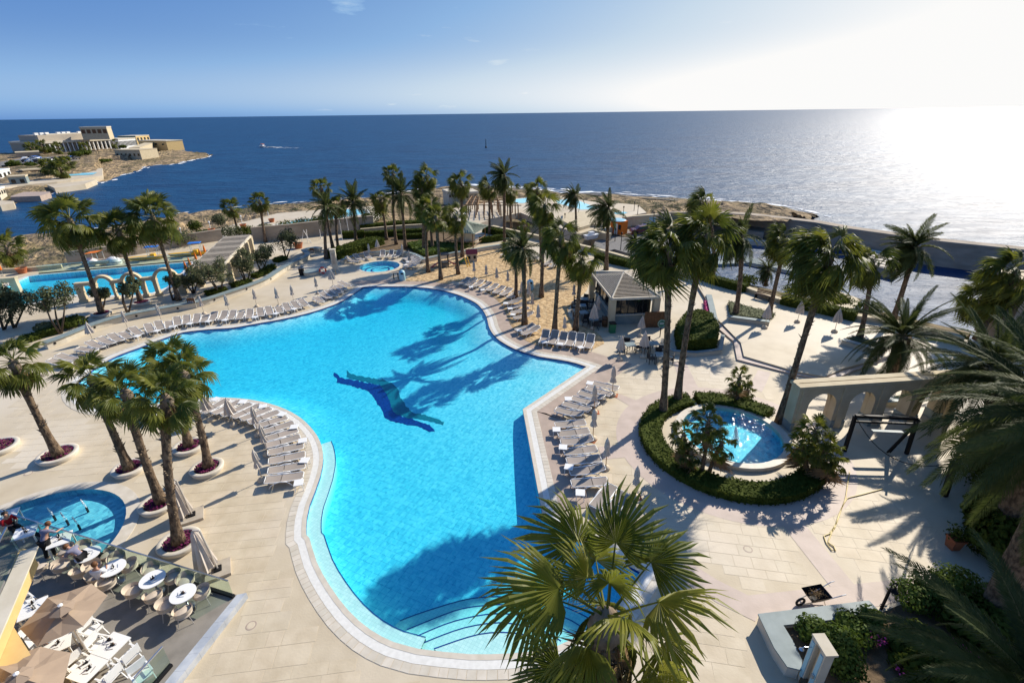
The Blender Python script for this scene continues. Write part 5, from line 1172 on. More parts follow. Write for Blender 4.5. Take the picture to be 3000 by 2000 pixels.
# right: double arched wall with a planting trough on top
p0 = Vector((16.54, 24.23, 0)); pe = P('J', 1330, 283, 3.1); q0 = P('J', 385, 345, 3.1); d = (pe - q0); d.z = 0; d.normalize()
ops = []
for l, r_ in (((425,540),(640,520)), ((742,520),(940,490)), ((1045,470),(1228,450)), ((1330,430),(1480,420))):
    s0, _ = plane_hit('J', *l, p0, d); s1, _ = plane_hit('J', *r_, p0, d); ops.append((s0, s1, 1.65, True))
print('arch ops', ops)
Lw = ops[-1][1] + 1.2; hA = 3.1
root = empty('arched_wall', p0, math.atan2(d.y, d.x), 'cream arched wall with four round openings beside the fountain pool', 'wall')
for nm, y0 in (('front_arcade', 0.0), ('back_arcade', .5)):
    g = MB(); extrude_sz(g, arch_poly(Lw, hA - .18, ops), .26, y0); o = g.build(nm, M['stone'], root)
    g = MB(); g.box((Lw / 2, y0 + .13, hA - .09), (Lw + .16, .42, .18)); g.build('cornice', M['stone'], o)
piers = [(-.0, ops[0][0])] + [(ops[k][1], ops[k + 1][0]) for k in range(3)] + [(ops[3][1], Lw)]
for a, b_ in piers:
    g = MB(); g.box(((a + b_) / 2, .38, 1.46), (b_ - a - .02, .235, 2.88)); g.build('pier', M['stone'], root)
    g = MB(); g.box(((a + b_) / 2, -.03, 1.46), (min(.5, (b_ - a) * .5), .06, 2.88)); g.build('pilaster', M['stone'], root)
    g = MB(); g.box(((a + b_) / 2, .38, .28), (b_ - a + .04, .86, .56)); g.build('plinth', M['cap'], root)
for e in (-.05, Lw - .15): g = MB(); g.box((e + .1, .38, hA - .09), (.2, .1, .18)); g.build('cornice_end', M['stone'], root)
g = MB(); g.box((Lw / 2, .38, hA - .35), (Lw - .1, .235, .06)); g.build('trough', M['earth'], root)
# garden swing frame in black steel with hanging cables
a, b_ = P('J', 715, 840), P('J', 1190, 860); ta, tb = TOP(a, 'J', 800, 570), TOP(b_, 'J', 1275, 590)
root = empty('garden_swing', a, 0, 'black steel swing frame with hanging seat and curved cables', 'swing'); m_ = lambda p: p - a
for nm, u, v_ in (('post', a, ta), ('post', b_, tb), ('top_beam', ta, tb)): g = MB(); g.bar(m_(u), m_(v_), .16); g.build(nm, M['black'], root)
g = MB(); g.bar(m_(ta + Vector((0, 0, -.35))), m_(tb + Vector((0, 0, -.35))), .1); g.build('lower_rail', M['black'], root)
c = P('J', 1040, 860); g = MB(); g.bar(m_(TOP(c, 'J', 1270, 620)), m_(c + Vector((0, 0, .1))), .1); g.build('slanting_arm', M['black'], root); g = MB(); g.bar(m_(TOP(c, 'J', 1300, 600)), m_(c + Vector((.15, 0, .1))), .08); g.build('slanting_arm', M['black'], root)
e = P('J', 1480, 1180); te = TOP(e, 'J', 1560, 930); g = MB(); g.bar(m_(e), m_(te), .22); g.build('rear_post', M['black'], root)
def sag(u, v_, k): return [u.lerp(v_, t_ / 12) + Vector((0, 0, -k * 4 * (t_ / 12) * (1 - t_ / 12))) for t_ in range(13)]
g = MB(); g.tube([m_(q) for q in sag(ta, te, 1.3)], .022, 5); g.build('cable', M['black'], root); g = MB(); g.tube([m_(q) for q in sag(ta, tb, -.25)], .02, 5); g.build('cable', M['black'], root)
g = MB(); s0 = ta.lerp(tb, .35) + Vector((0, 0, -.9)); s1 = ta.lerp(tb, .85) + Vector((0, 0, -.9)); g.bar(m_(s0), m_(s1), .22, .05); g.build('seat', M['cap'], root)

# left: colonnade of the lower pool
b0, b1 = P('E', 590, 492), P('E', 1245, 432); d = (b1 - b0).normalized(); root = empty('colonnade', b0, math.atan2(d.y, d.x), 'cream colonnade with three round arches beside the lower pool', 'colonnade')
def ss(x, y): return plane_hit('E', x, y, b0, d)[0]
u = (b1 - b0).length / 12.6
arcs_ = []; ops = []
for x0, x1 in ((703,822),(925,1052),(1182,1335)):
    s0, s1 = ss(x0, 290), ss(x1, 290); arcs_.append((s0, s1))
for (s0, s1) in arcs_: ops.append((s0, s1, 1.75, True))
gaps = [(arcs_[0][0] - 1.25, arcs_[0][0] - .5)] + [((arcs_[k][1] + arcs_[k + 1][0]) / 2 - .4, (arcs_[k][1] + arcs_[k + 1][0]) / 2 + .4) for k in range(2)]
ops += [(g0, g1, 1.75, False) for g0, g1 in gaps]
s_start = gaps[0][0] - .6; s_end = arcs_[2][1] + .7
ops = [(s0 - s_start, s1 - s_start, sp, rd) for s0, s1, sp, rd in ops]; bumps = [((s0 + s1) / 2 - s_start, (s1 - s0) / 2 + .28, 1.75) for s0, s1 in arcs_]
root.location = b0 + d * s_start
g = MB(); extrude_sz(g, arch_poly(s_end - s_start, 2.1, ops, bumps), .5); g.build('arcade', M['stone'], root)
edges = sorted([0] + [e for o in ops for e in o[:2]] + [s_end - s_start])
for k in range(0, len(edges), 2):
    a, b_ = edges[k], edges[k + 1]
    g = MB(); g.box(((a + b_) / 2, .25, .14), (b_ - a + .14, .66, .28)); g.build('plinth', M['stone'], root)
    g = MB(); g.box(((a + b_) / 2, .25, 1.72), (b_ - a + .1, .62, .12)); g.build('capital', M['stone'], root)
# shorter stretch of the same colonnade at the left edge
b0 = P('Y', -60, 700); root = empty('colonnade', b0, math.atan2(d.y, d.x), 'end of the cream colonnade at the left edge of the lower pool', 'colonnade')
e_s = plane_hit('Y', 330, 640, b0, d)[0]
g = MB(); extrude_sz(g, arch_poly(e_s, 2.0, [(e_s - 1.5, e_s - .65, 1.6, False), (e_s - 3.6, e_s - 2.1, 1.6, True)]), .5); g.build('arcade', M['stone'], root); g = MB(); g.box((e_s / 2, .25, 2.05), (e_s + .12, .62, .12)); g.build('cornice', M['stone'], root)
# slatted pergola on the left
za = 2.6; A_, B_, C_ = P('Z', 825, 192, za), P('Z', 1222, 162, za), P('Z', 300, 660, za); D_ = B_ + (C_ - A_); org = Vector((C_.x, C_.y, 0))
root = empty('slatted_pergola', org, 0, 'long slatted pergola on cream pillars behind the olive trees', 'pergola'); m_ = lambda p: p - org
for u, v_ in ((A_, C_), (B_, D_)): g = MB(); g.bar(m_(u), m_(v_), .2, .24); g.build('edge_beam', M['stone2'], root)
n = 46
for k in range(n):
    t_ = (k + .5) / n; u, v_ = A_.lerp(C_, t_), B_.lerp(D_, t_); full = (k % 9) < 4
    if full: g = MB(); g.bar(m_(u + Vector((0, 0, .16))), m_(v_ + Vector((0, 0, .16))), .20, .05); g.build('roof_slat', M['slat'], root)
    else:
        i0_ = abs((k % 9) - 6.0) * .10; g = MB(); g.bar(m_(u.lerp(v_, .02) + Vector((0, 0, .16))), m_(u.lerp(v_, .98) + Vector((0, 0, .16))), .09, .05); g.build('roof_slat', M['slat'], root)
for k in range(6):
    for u, v_ in ((A_, C_), (B_, D_)):
        q = u.lerp(v_, (k + .3) / 6); g = MB(); g.box((m_(q).x, m_(q).y, za / 2 - .06), (.55, .55, za - .12), math.atan2((C_ - A_).y, (C_ - A_).x)); g.build('pillar', M['stone'], root)
        g = MB(); g.box((m_(q).x, m_(q).y, .15), (.7, .7, .3), math.atan2((C_ - A_).y, (C_ - A_).x)); g.build('pillar_foot', M['stone'], root)

# bar pavilion with pyramid slat roof
ze = 2.75; Lc, Fc_, Rc = P('C', 945, 992, ze), P('C', 1120, 1216, ze), P('C', 1520, 1200, ze)
Bc = Lc + (Rc - Fc_); apex = (Lc + Rc) / 2 + Vector((0, 0, 1.15)); org = Vector(((Lc.x + Rc.x) / 2, (Lc.y + Rc.y) / 2, 0)); m_ = lambda p: p - org
root = empty('bar_pavilion', org, 0, 'bar pavilion with slatted pyramid roof, cream pillars and glazed counter', 'pavilion')
cs = [Lc, Fc_, Rc, Bc]
roof = MB().lathe((m_(apex).x, m_(apex).y, m_(apex).z), [(.08, -.05), (.1, .06), (.001, .1)], 8).build('roof_peak', M['stone2'], root)
for k in range(4):
    u, v_ = cs[k], cs[(k + 1) % 4]
    g = MB(); g.bar(m_(u), m_(v_), .14, .2); g.build('eave_beam', M['stone2'], root)
    g = MB(); g.bar(m_(u + Vector((0, 0, .1))), m_(apex), .12, .12); g.build('hip_rafter', M['stone2'], root)
    for j in range(19):
        t_ = (j + .6) / 20; a, b_ = u.lerp(apex, t_), v_.lerp(apex, t_); g = MB(); g.bar(m_(a) + Vector((0, 0, .05)), m_(b_) + Vector((0, 0, .05)), .10, .04, up=(0, 0, 1)); g.build('roof_slat', M['slat'], root)
cen = (Lc + Rc) / 2
for c in cs:
    q = c.lerp(Vector((cen.x, cen.y, ze)), .07); g = MB(); g.box((m_(q).x, m_(q).y, ze / 2 - .05), (.55, .55, ze - .1), math.atan2((Rc - Fc_).y, (Rc - Fc_).x)); g.build('pillar', M['stone'], root)
ins = [m_(c.lerp(Vector((cen.x, cen.y, ze)), .22)) for c in cs]
for k in range(4):
    u, v_ = ins[k], ins[(k + 1) % 4]; e = (v_ - u).normalized(); L_ = (v_ - u).length; mid = (u + v_) / 2; rz = math.atan2(e.y, e.x)
    g = MB(); g.box((mid.x, mid.y, .45), (L_, .2, .9), rz); g.build('counter_front', M['cap'], root)
    g = MB(); g.box((mid.x, mid.y, .94), (L_ + .3, .5, .08), rz); g.build('counter_top', M['stone2'], root)
    g = MB(); g.box((mid.x, mid.y, 2.5), (L_, .16, .3), rz); g.build('window_head', M['dark'], root)
    nb = 5
    for j in range(nb + 1):
        q = u.lerp(v_, j / nb); g = MB(); g.box((q.x, q.y, 1.66), (.07, .09, 1.36), rz); g.build('window_mullion', M['dark'], root)
        if j < nb: q = u.lerp(v_, (j + .5) / nb); g = MB(); g.box((q.x, q.y, 1.66), (L_ / nb - .08, .02, 1.34), rz); g.build('window_pane', M['glassdark'], root)
g = MB(); g.prism([q * .8 if False else Vector((q.x * .8, q.y * .8, 0)) for q in ins], 0, .03); g.build('inner_floor', M['brown_wood'], root)
g = MB(); g.box((0, 0, .9), (1.6, .6, 1.8), .3); g.build('back_cabinet', M['brown_wood'], root)
# bin and partition next to the bar
p = P('C', 1120, 1490); root = empty('litter_bin', p, .1, 'dark green square litter bin at the bar pillar', 'bin'); g = MB(); g.box((0, 0, .4), (.5, .5, .8)); g.build('bin_body', M['greenp'], root); g = MB(); g.box((0, 0, .86), (.54, .54, .1)); g.build('bin_lid', M['black'], root)
p = P('C', 1480, 1450); root = empty('wooden_screen', p, .05, 'brown wooden screen wall beside the bar window', 'screen'); 
for k in range(7): g = MB(); g.box((-.9 + k * .3, 0, .75), (.28, .06, 1.5)); g.build('board', M['brown_wood'], root)
p = P('C', 1060, 1440); root = empty('wooden_barrel', p, 0, 'brown wooden barrel by the bar corner', 'barrel'); g = MB(); g.lathe((0, 0, 0), [(.24, 0), (.31, .45), (.24, .9), (.001, .9)], 16); g.build('barrel_body', M['brown_wood'], root, smooth=True)
for z_ in (.2, .7): g = MB(); g.lathe((0, 0, z_), [(.30, 0), (.305, .05)], 16); g.build('hoop', M['black'], root)
p = P('C', 1520, 1530); root = empty('bar_sign', p, 0, 'round green bar sign on a dark post', 'sign'); g = MB(); g.bar((0, 0, 0), (0, 0, 1.3), .06); g.build('post', M['black'], root); g = MB(); g.tube([(0, -.02, 1.25), (0, -.06, 1.25)], .36, 24); o = g.build('sign_disc', M['greenp'], root)
g = MB(); g.tube([(math.cos(a / 24 * 6.2832) * .31, -.068, 1.25 + math.sin(a / 24 * 6.2832) * .31) for a in range(24)], .016, 5, closed=True); g.build('white_ring', M['plastic'], o)
for dz in (.07, -.05): g = MB(); g.box((0, -.065, 1.25 + dz), (.36, .012, .055)); g.build('white_bar', M['plastic'], o)

# green roofed gazebo
ze = 2.3; q = [P('N', 340, 850, ze), P('N', 740, 880, ze), P('N', 905, 785, ze), P('N', 520, 760, ze)]; ap = P('N', 640, 770, 3.4); org = Vector(((q[0].x + q[2].x) / 2, (q[0].y + q[2].y) / 2, 0)); m_ = lambda p: p - org; ap = Vector((org.x, org.y, 3.5))
root = empty('gazebo', org, 0, 'green roofed timber gazebo behind the shrub bed', 'gazebo')
for k in range(4):
    u, v_ = m_(q[k]), m_(q[(k + 1) % 4]); a2 = m_(ap); g = MB(); g.face([u, v_, a2]); g.face([v_ - Vector((0, 0, .06)), u - Vector((0, 0, .06)), a2 - Vector((0, 0, .06))]); g.face([u, u - Vector((0, 0, .06)), v_ - Vector((0, 0, .06)), v_]); ro = g.build('roof', M['roofgreen'], root)
    for j in range(1, 14): t_ = j / 14; e = u.lerp(v_, t_); r2 = 1 - abs(t_ - .5) * 2; tip = e.lerp(a2, r2 * .96); g = MB(); g.bar(e + Vector((0, 0, .03)), tip + Vector((0, 0, .03)), .06, .05); g.build('roof_batten', M['roofgreen'], ro)
    w_ = u * .85; g = MB(); g.box((w_.x, w_.y, 1.1), (.14, .14, 2.2)); g.build('post', M['wood'], root)
    w2 = v_ * .85; g = MB(); g.bar((w_.x, w_.y, .9), (w2.x, w2.y, .9), .08); g.bar((w_.x, w_.y, .45), (w2.x, w2.y, .45), .08); g.build('railing', M['wood'], root)
g = MB(); g.box((.6, -.6, 1.05), (1.6, 1.3, 2.1), .4); g.build('store_room', M['stone2'], root)

# ------------------------------------------------------------------ olive trees and shrubs on the left
def olive(label, zb, bx_, by_, zc, cx, cy, r_, seed, n=2600):
    r_ *= .88
    rr_ = random.Random(seed); b_ = P(zb, bx_, by_); c = TOP(b_, zc, cx, cy) - b_; root = empty('olive_tree', b_, 0, label, 'olive tree', 'olive trees by the curved wall')
    g = MB(); ends = []
    for k in range(3):
        a = 2.1 * k + rr_.random(); e = c + Vector((math.cos(a) * r_ * .5, math.sin(a) * r_ * .5, rr_.uniform(-.1, .3) * r_)); m0 = e * .45 + Vector((math.cos(a) * .12, math.sin(a) * .12, 0)) - Vector((c.x, c.y, 0)) * .1
        g.tube([Vector((math.cos(a) * .05, math.sin(a) * .05, 0)), m0, e], [.10, .07, .03], 6); ends.append(e)
        for j in range(3): a2 = rr_.random() * 6.28; g.tube([m0.lerp(e, .6), e + Vector((math.cos(a2), math.sin(a2), .6)) * r_ * .4], [.04, .012], 5)
    g.build('trunk', M['twig'], root, smooth=True); g = MB(); lumps = []
    for k in range(16):
        dv = Vector((rr_.gauss(0, 1), rr_.gauss(0, 1), rr_.gauss(0, .75))).normalized(); lumps.append((c + dv * r_ * rr_.uniform(.35, .85) * Vector((1, 1, .7)).length / 1.73, r_ * rr_.uniform(.25, .45)))
    for _ in range(n):
        lc, lr = rr_.choice(lumps); dv = Vector((rr_.gauss(0, 1), rr_.gauss(0, 1), rr_.gauss(0, 1))).normalized(); leaf_quad(g, lc + dv * lr * rr_.random() ** .4, dv, rr_.uniform(.07, .15), rr_, .45)
    stuff(g.build('crown', M['olive'], root))
for k, q in enumerate((('Y',930,1240,'Y',830,680,2.0,'olive tree with forked trunk over the near end of the curved wall'), ('Y',60,1180,'Y',60,760,2.1,'olive tree at the left edge by the lower pool'), ('Y',220,1150,'Y',300,740,2.0,'olive tree leaning between the left edge and the forked one'), ('Y',1560,890,'Y',1540,610,1.15,'dense olive wrapped round the palm before the first arch'), ('Y',1960,930,'Y',1960,500,1.4,'many stemmed olive in front of the middle arch'), ('E',1330,470,'E',1330,310,1.0,'small olive at the third arch'), ('Z',760,1040,'Z',640,690,2.4,'widest olive tree in front of the pergola pillars'), ('Z',350,1040,'Z',330,800,1.6,'olive tree at the pergola corner nearest the arches'),
        ('Z',1170,890,'Z',1110,560,2.1,'olive tree halfway along the curved wall'), ('Z',1390,710,'Z',1400,430,2.0,'olive tree in the bend of the curved wall'), ('Z',1770,500,'Z',1760,230,2.3,'last olive tree by the terracotta pot'))):
    olive(q[7], *q[:7], 700 + k)
for k, (zn, x, y, r_, h, lb) in enumerate((('A',800,1350,2.6,3.6,'big dark bush at the start of the brown wall'),('A',1590,1235,2.0,2.2,'grey green bush behind the brown wall'),('A',1770,1190,1.6,1.6,'round bush beside the white path lamp'),('A',1990,1160,2.0,1.7,'spreading bush at the foot of the small shore palm'),('A',2130,1140,1.6,1.4,'bush next to the pergola end'),('A',2290,1120,1.4,1.4,'thin bush by the turquoise beach pool'),('B',430,830,2.2,2.0,'wide bush on the wall above the goal post'),('B',560,790,1.8,1.7,'bush overlapping the turquoise beach pool'),('B',700,770,1.8,1.7,'bush behind the first garden palms'),('B',870,740,1.8,2.4,'tall loose bush beside the beach pool'),('B',1190,745,2.4,3.0,'large grey bush at the end of the brown wall'),('B',1110,730,1.0,1.4,'dark clipped bush on the beach deck'),('A',1690,1110,1.2,1.8,'small tree on the rocky shore path'),('A',1900,1060,1.3,2.0,'lone shore tree near the white lamps'),('A',1450,1200,1.8,2.2,'shrub behind the tallest arch palm'),('A',1240,1280,1.6,1.4,'low shrub by the white lamp over the pedal boats'),('E',550,670,1.3,.9,'fan leaved shrub in front of the curved wall'),('E',355,700,.8,.7,'round shrub in the rectangular planter'))):
    p = P(zn, x, y); bush('bush', p, r_, h, lb, 'olive' if k % 2 else 'hedge', 900, .13, 800 + k, 'bushes towards the shore')
# low scrub on the coast
g = MB(); rr_ = random.Random(5)
for k in range(260):
    zn, x, y = rr_.choice((('A', rr_.uniform(60, 640), rr_.uniform(1275, 1400)), ('A', rr_.uniform(700, 2000), rr_.uniform(1080, 1240)), ('B', rr_.uniform(0, 1100), rr_.uniform(590, 660)), ('C', rr_.uniform(1150, 1700), rr_.uniform(400, 480))))
    p = P(zn, x, y, -1.2 if zn != 'C' else -4.0); r_ = rr_.uniform(.4, 1.1)
    for _ in range(45): dv = Vector((rr_.gauss(0, 1), rr_.gauss(0, 1), abs(rr_.gauss(0, .5)))); leaf_quad(g, p + dv * r_ * .6, (0, 0, 1), rr_.uniform(.08, .2), rr_)
stuff(g.build('scrub', M['olive']), 'dry green scrub on the rocks')

# ------------------------------------------------------------------ dining terrace, bottom left
TZ = .3
ga, gb = P('F', -520, 340, TZ), P('F', 1555, 988, TZ); gl = P('F', 1555, 988, TZ); mb_ = P('F', 700, 2030, TZ); mo = P('F', 1618, 975, TZ); mo2 = P('F', 790, 2030, TZ)
terr = [ga, gb, mb_, Vector((-9, 3, 0)), Vector((-45, 3, 0))]
g = MB(); g.prism(terr, 0, TZ); struct(g.build('dining_terrace', M['terrace']))
ml = [gb, mo, mo2, mb_]; n = 9; root = empty('marble_edging', gb, 0, 'grey marble edging step along the dining terrace', 'edging')
for k in range(n):
    q = [gb.lerp(mb_, (k + .005) / n), mo.lerp(mo2, (k + .005) / n), mo.lerp(mo2, (k + .995) / n), gb.lerp(mb_, (k + .995) / n)]
    g = MB(); g.prism([p - gb for p in q], -TZ, .008); g.build('marble_slab', M['marble'], root)
# glass balustrade
def balustrade(a, b_, h, n, label, z0, name='glass_balustrade', t0_=0.0):
    root = empty(name, a, 0, label, 'balustrade'); d = (b_ - a); d.z = 0; L_ = d.length; d.normalize(); rz = math.atan2(d.y, d.x)
    g = MB(); m_ = d * (L_ / 2); g.box((m_.x, m_.y, .06), (L_, .12, .12), rz); g.build('base_channel', M['black'], root)
    for k in range(n):
        c = d * (L_ * (k + .5) / n); g = MB(); g.box((c.x, c.y, h / 2 + .06), (L_ / n - .02, .02, h - .1), rz); g.build('glass_pane', M['glass'], root)
    g = MB(); g.box((m_.x, m_.y, h + .03), (L_, .05, .04), rz); g.build('hand_rail', M['steel'], root); return root
gh = TOP(gl, 'F', 1525, 890).z - TZ
print('rail h', gh)
e_ = (gb - ga).normalized() * .12
balustrade(ga + Vector((.1, -.12, 0)), gb + Vector((-.05, -.12, 0)), max(.9, min(1.15, gh)), 13, 'long glass balustrade between the dining terrace and the fountain pool', TZ)
a = P('F', 1128, 1452, TZ); b_ = P('F', 950, 1660, TZ); balustrade(a, b_, 1.0, 2, 'short glass balustrade at the bottom edge of the dining terrace', TZ)
# hotel corner with balcony on the far left
zt = 3.4; pts = [P('F', 130, 682, zt), P('F', 197, 694, zt), P('F', 15, 1110, zt), P('F', -250, 1700, zt), P('F', -600, 1500, zt), P('F', 0, 990, zt)]
org = Vector((pts[1].x, pts[1].y, TZ)); root = empty('hotel_corner', org, 0, 'ochre hotel corner with cream balcony edge at the left border', 'building'); off_ = [Vector((p.x - org.x, p.y - org.y, 0)) for p in pts]
g = MB(); g.prism(off_, zt - .75 - TZ, zt - TZ, True); g.build('balcony_slab', M['ochre'], root)
g = MB(); sl_ = [off_[1], off_[2], off_[3]]; g.wall(sl_, .5, zt - TZ + .003, zt - TZ + .06); g.build('balcony_edge', M['stone2'], root)
w0 = P('F', 178, 1342, 2.3) - org; w1 = P('F', 80, 1186, 2.3) - org; far = Vector((-5, 0, 0))
g = MB(); g.prism([w0, w1, w1 + far, w0 + far + Vector((0, -4, 0)), w0 + (w0 - w1) * 1.2], 0, zt - .76 - TZ); g.build('ochre_wall', M['ochre'], root)
for z in (.7, 1.35): 
    g = MB(); g.bar((w0.x + .01, w0.y, z), (w1.x + .01, w1.y, z), .05, .03); g.build('wall_groove', M['stone'], root)
bl0, bl1 = P('F', 128, 690, zt) - org, P('F', -20, 1010, zt) - org
g = MB(); dd = (bl1 - bl0); g.box(((bl0 + bl1) / 2).to_tuple()[:2] + (zt - TZ + .55,), (dd.length, .02, 1.0), math.atan2(dd.y, dd.x)); gp = g.build('balcony_glass', M['glass'], root); g = MB(); g.bar((bl0.x, bl0.y, zt - TZ + 1.06), (bl1.x, bl1.y, zt - TZ + 1.06), .05); g.build('balcony_rail', M['steel'], root)
g = MB(); g.bar((bl0.x, bl0.y, zt - TZ + .55), (bl0.x - 3.5, bl0.y + 1.2, zt - TZ + .55), .02, 1.0); g.build('balcony_glass', M['glass'], root)

def tub_proto():
    root = empty('tub_chair', (0, 0, 0)); g = MB(); K = 14
    prof = [(.16, .42), (.25, .44), (.31, .56), (.335, .74)]
    # seat bowl, open at the front (+Y), higher at the back
    n0 = len(g.v)
    for i, (r_, z) in enumerate(prof):
        for k in range(K + 1): a = R(90 + 38) + R(360 - 76) * k / K; bk = .5 - .5 * math.sin(a); g.v.append((r_ * math.cos(a), r_ * math.sin(a), z - (1 - bk) * .14 * (i / 3) + (i == 3) * 0))
    for i in range(3):
        for k in range(K): g.f.append((n0 + i * (K + 1) + k, n0 + i * (K + 1) + k + 1, n0 + (i + 1) * (K + 1) + k + 1, n0 + (i + 1) * (K + 1) + k))
    g.build('shell', M['tub'], root, smooth=True); g = MB(); g.lathe((0, 0, .43), [(.30, 0), (.30, .06), (.26, .09), (.001, .10)], 18); g.build('cushion', M['tub'], root, smooth=True)
    for x, y in ((-.22, -.2), (.22, -.2), (-.22, .22), (.22, .22)): g = MB(); g.tube([(x * .7, y * .7, .44), (x * 1.15, y * 1.15, 0)], .012, 5); g.build('leg', M['pole'], root)
    return root
def round_proto():
    root = empty('round_table', (0, 0, 0)); g = MB(); g.lathe((0, 0, .72), [(.001, 0), (.45, 0), (.45, .03), (.001, .03)], 32); g.build('table_top', M['table_white'], root)
    g = MB(); g.tube([(0, 0, .02), (0, 0, .72)], .035, 10); g.build('column', M['steel'], root); g = MB(); g.lathe((0, 0, 0), [(.24, 0), (.24, .02), (.03, .05)], 20); g.build('foot', M['steel'], root); return root
def square_proto():
    root = empty('square_table', (0, 0, 0)); g = MB(); g.box((0, 0, .73), (.8, .8, .035)); g.build('table_top', M['table_white'], root)
    for x in (-.34, .34):
        for y in (-.34, .34): g = MB(); g.bar((x, y, 0), (x, y, .715), .05); g.build('leg', M['table_white'], root)
    return root
def director_proto():
    root = empty('garden_chair', (0, 0, 0)); g = MB(); g.box((0, 0, .44), (.48, .44, .03)); g.build('seat', M['plastic'], root); g = MB(); g.box((0, -.25, .72), (.5, .03, .34)); g.build('backrest', M['plastic'], root)
    for x in (-.26, .26):
        g = MB(); g.bar((x, -.25, 0), (x, .22, .62), .03); g.bar((x, .25, 0), (x, -.22, .62), .03); g.build('crossed_leg', M['plastic'], root)
        g = MB(); g.bar((x, -.26, .63), (x, .24, .63), .05, .03); g.build('armrest', M['plastic'], root); g = MB(); g.bar((x, -.25, .44), (x, -.25, .9), .03); g.build('back_post', M['plastic'], root)
    return root
def caddy_proto():
    root = empty('condiment_set', (0, 0, 0)); g = MB(); g.box((0, 0, .01), (.14, .09, .02)); g.build('tray', M['dark'], root)
    for x, y, h, mm in ((-.04, 0, .12, 'steel'), (.03, .02, .09, 'brown_wood'), (.04, -.025, .14, 'black'), (.13, .03, .05, 'plastic')): g = MB(); g.lathe((x, y, .02), [(.018, 0), (.02, h * .7), (.008, h), (.001, h)], 8); g.build('jar', M[mm], root)
    g = MB(); g.box((-.16, -.06, .004), (.02, .18, .006), .4); g.box((.02, -.16, .004), (.2, .02, .006), .2); g.build('cutlery', M['steel'], root); return root
PR = dict(tub=tub_proto(), round=round_proto(), square=square_proto(), director=director_proto(), caddy=caddy_proto()); pu = {k: False for k in PR}
def put(k, p, rz, label, cat, group):
    o = PR[k] if not pu[k] else copy_tree(PR[k]); pu[k] = True; o.location = p; o.rotation_euler = (0, 0, rz); return tag(o, label, cat, group)
rt = [((1200,980), 'at the end of the terrace by the marble edge', ((1215,885),(1318,965),(1085,1050),(1195,1090))), ((1000,885), 'second from the end of the glass balustrade', ((990,818),(1130,865),(870,955),(1000,988))), ((740,812), 'where a woman sits', ((762,748),(842,790),(622,862),(695,905))), ((575,722), 'behind the bending waiter', ((540,672),(705,718),(395,792),(520,830)))]
WH = ('towards the balustrade', 'on the marble side', 'on the hotel side', 'on the near side')
for k, ((x, y), lb, ch) in enumerate(rt):
    c = P('F', x, y, TZ + .74); put('round', (c.x, c.y, TZ), 0, 'round white table %s' % lb, 'table', 'round terrace tables'); put('caddy', (c.x, c.y, TZ + .752), k, 'condiments on the round table %s' % lb, 'condiment set', 'table settings')
    for j, (a, b_) in enumerate(ch):
        p = P('F', a, b_, TZ + .6); d = Vector((c.x - p.x, c.y - p.y)); put('tub', (p.x, p.y, TZ), math.atan2(d.y, d.x) - math.pi / 2, 'beige tub chair %s at the round table %s' % (WH[j], ('by the marble edge', 'second from the end', 'of the woman', 'behind the waiter')[k]), 'chair', 'beige tub chairs')
for j, (a, b_, lb) in enumerate(((250,805,'beside the hotel corner'), (430,690,'behind the standing waiter'), (600,800,'pushed aside near the bending waiter'))): p = P('F', a, b_, TZ + .6); put('tub', (p.x, p.y, TZ), j * 2.0, 'beige tub chair %s' % lb, 'chair', 'beige tub chairs')
sq = [((730,1320), .62, 'upper half of the long laid table'), ((575,1475), .62, 'lower half of the long laid table'), ((215,1080), .62, 'left of the nearer open parasol'), ((390,628), .55, 'the standing waiter is clearing'), ((165,578), .5, 'in front of the guest in red'), ((40,470), .5, 'in the far corner of the terrace'), ((370,1310), .62, 'between the two open parasols')]
for k, ((x, y), rz, lb) in enumerate(sq):
    c = P('F', x, y, TZ + .73); rz = math.atan2((P('F',765,1270,1)-P('F',495,1530,1)).y, (P('F',765,1270,1)-P('F',495,1530,1)).x) if k < 2 else rz; put('square', (c.x, c.y, TZ), rz, 'square white table, %s' % lb, 'table', 'square terrace tables')
    put('caddy', (c.x + .05, c.y, TZ + .75), k * 1.3, 'first setting on the square table, %s' % lb, 'condiment set', 'table settings'); put('caddy', (c.x - .2, c.y + .18, TZ + .75), k * .7, 'second setting on the square table, %s' % lb, 'condiment set', 'table settings')
for k, (x, y, tx, ty, lb) in enumerate(((165,1045,215,1085,'beside the table left of the open parasol'),(605,1215,700,1250,'standing alone at the rim of the open parasol'),(650,1315,730,1330,'on the hotel side of the long table, farther one'),(840,1385,740,1340,'on the marble side of the long table, farther one'),(520,1445,575,1475,'on the hotel side of the long table, nearer one'),(720,1515,600,1480,'on the marble side of the long table, nearer one'),(930,1510,1000,1600,'next to the short glass balustrade'),(190,1290,300,1300,'under the edge of the open parasol'),(240,1420,330,1440,'between the open parasols'))):
    p = P('F', x, y, TZ + .5); q = P('F', tx, ty, TZ + .5); d = q - p; put('director', (p.x, p.y, TZ), math.atan2(d.y, d.x) - math.pi / 2, 'white folding garden chair %s' % lb, 'chair', 'white garden chairs')
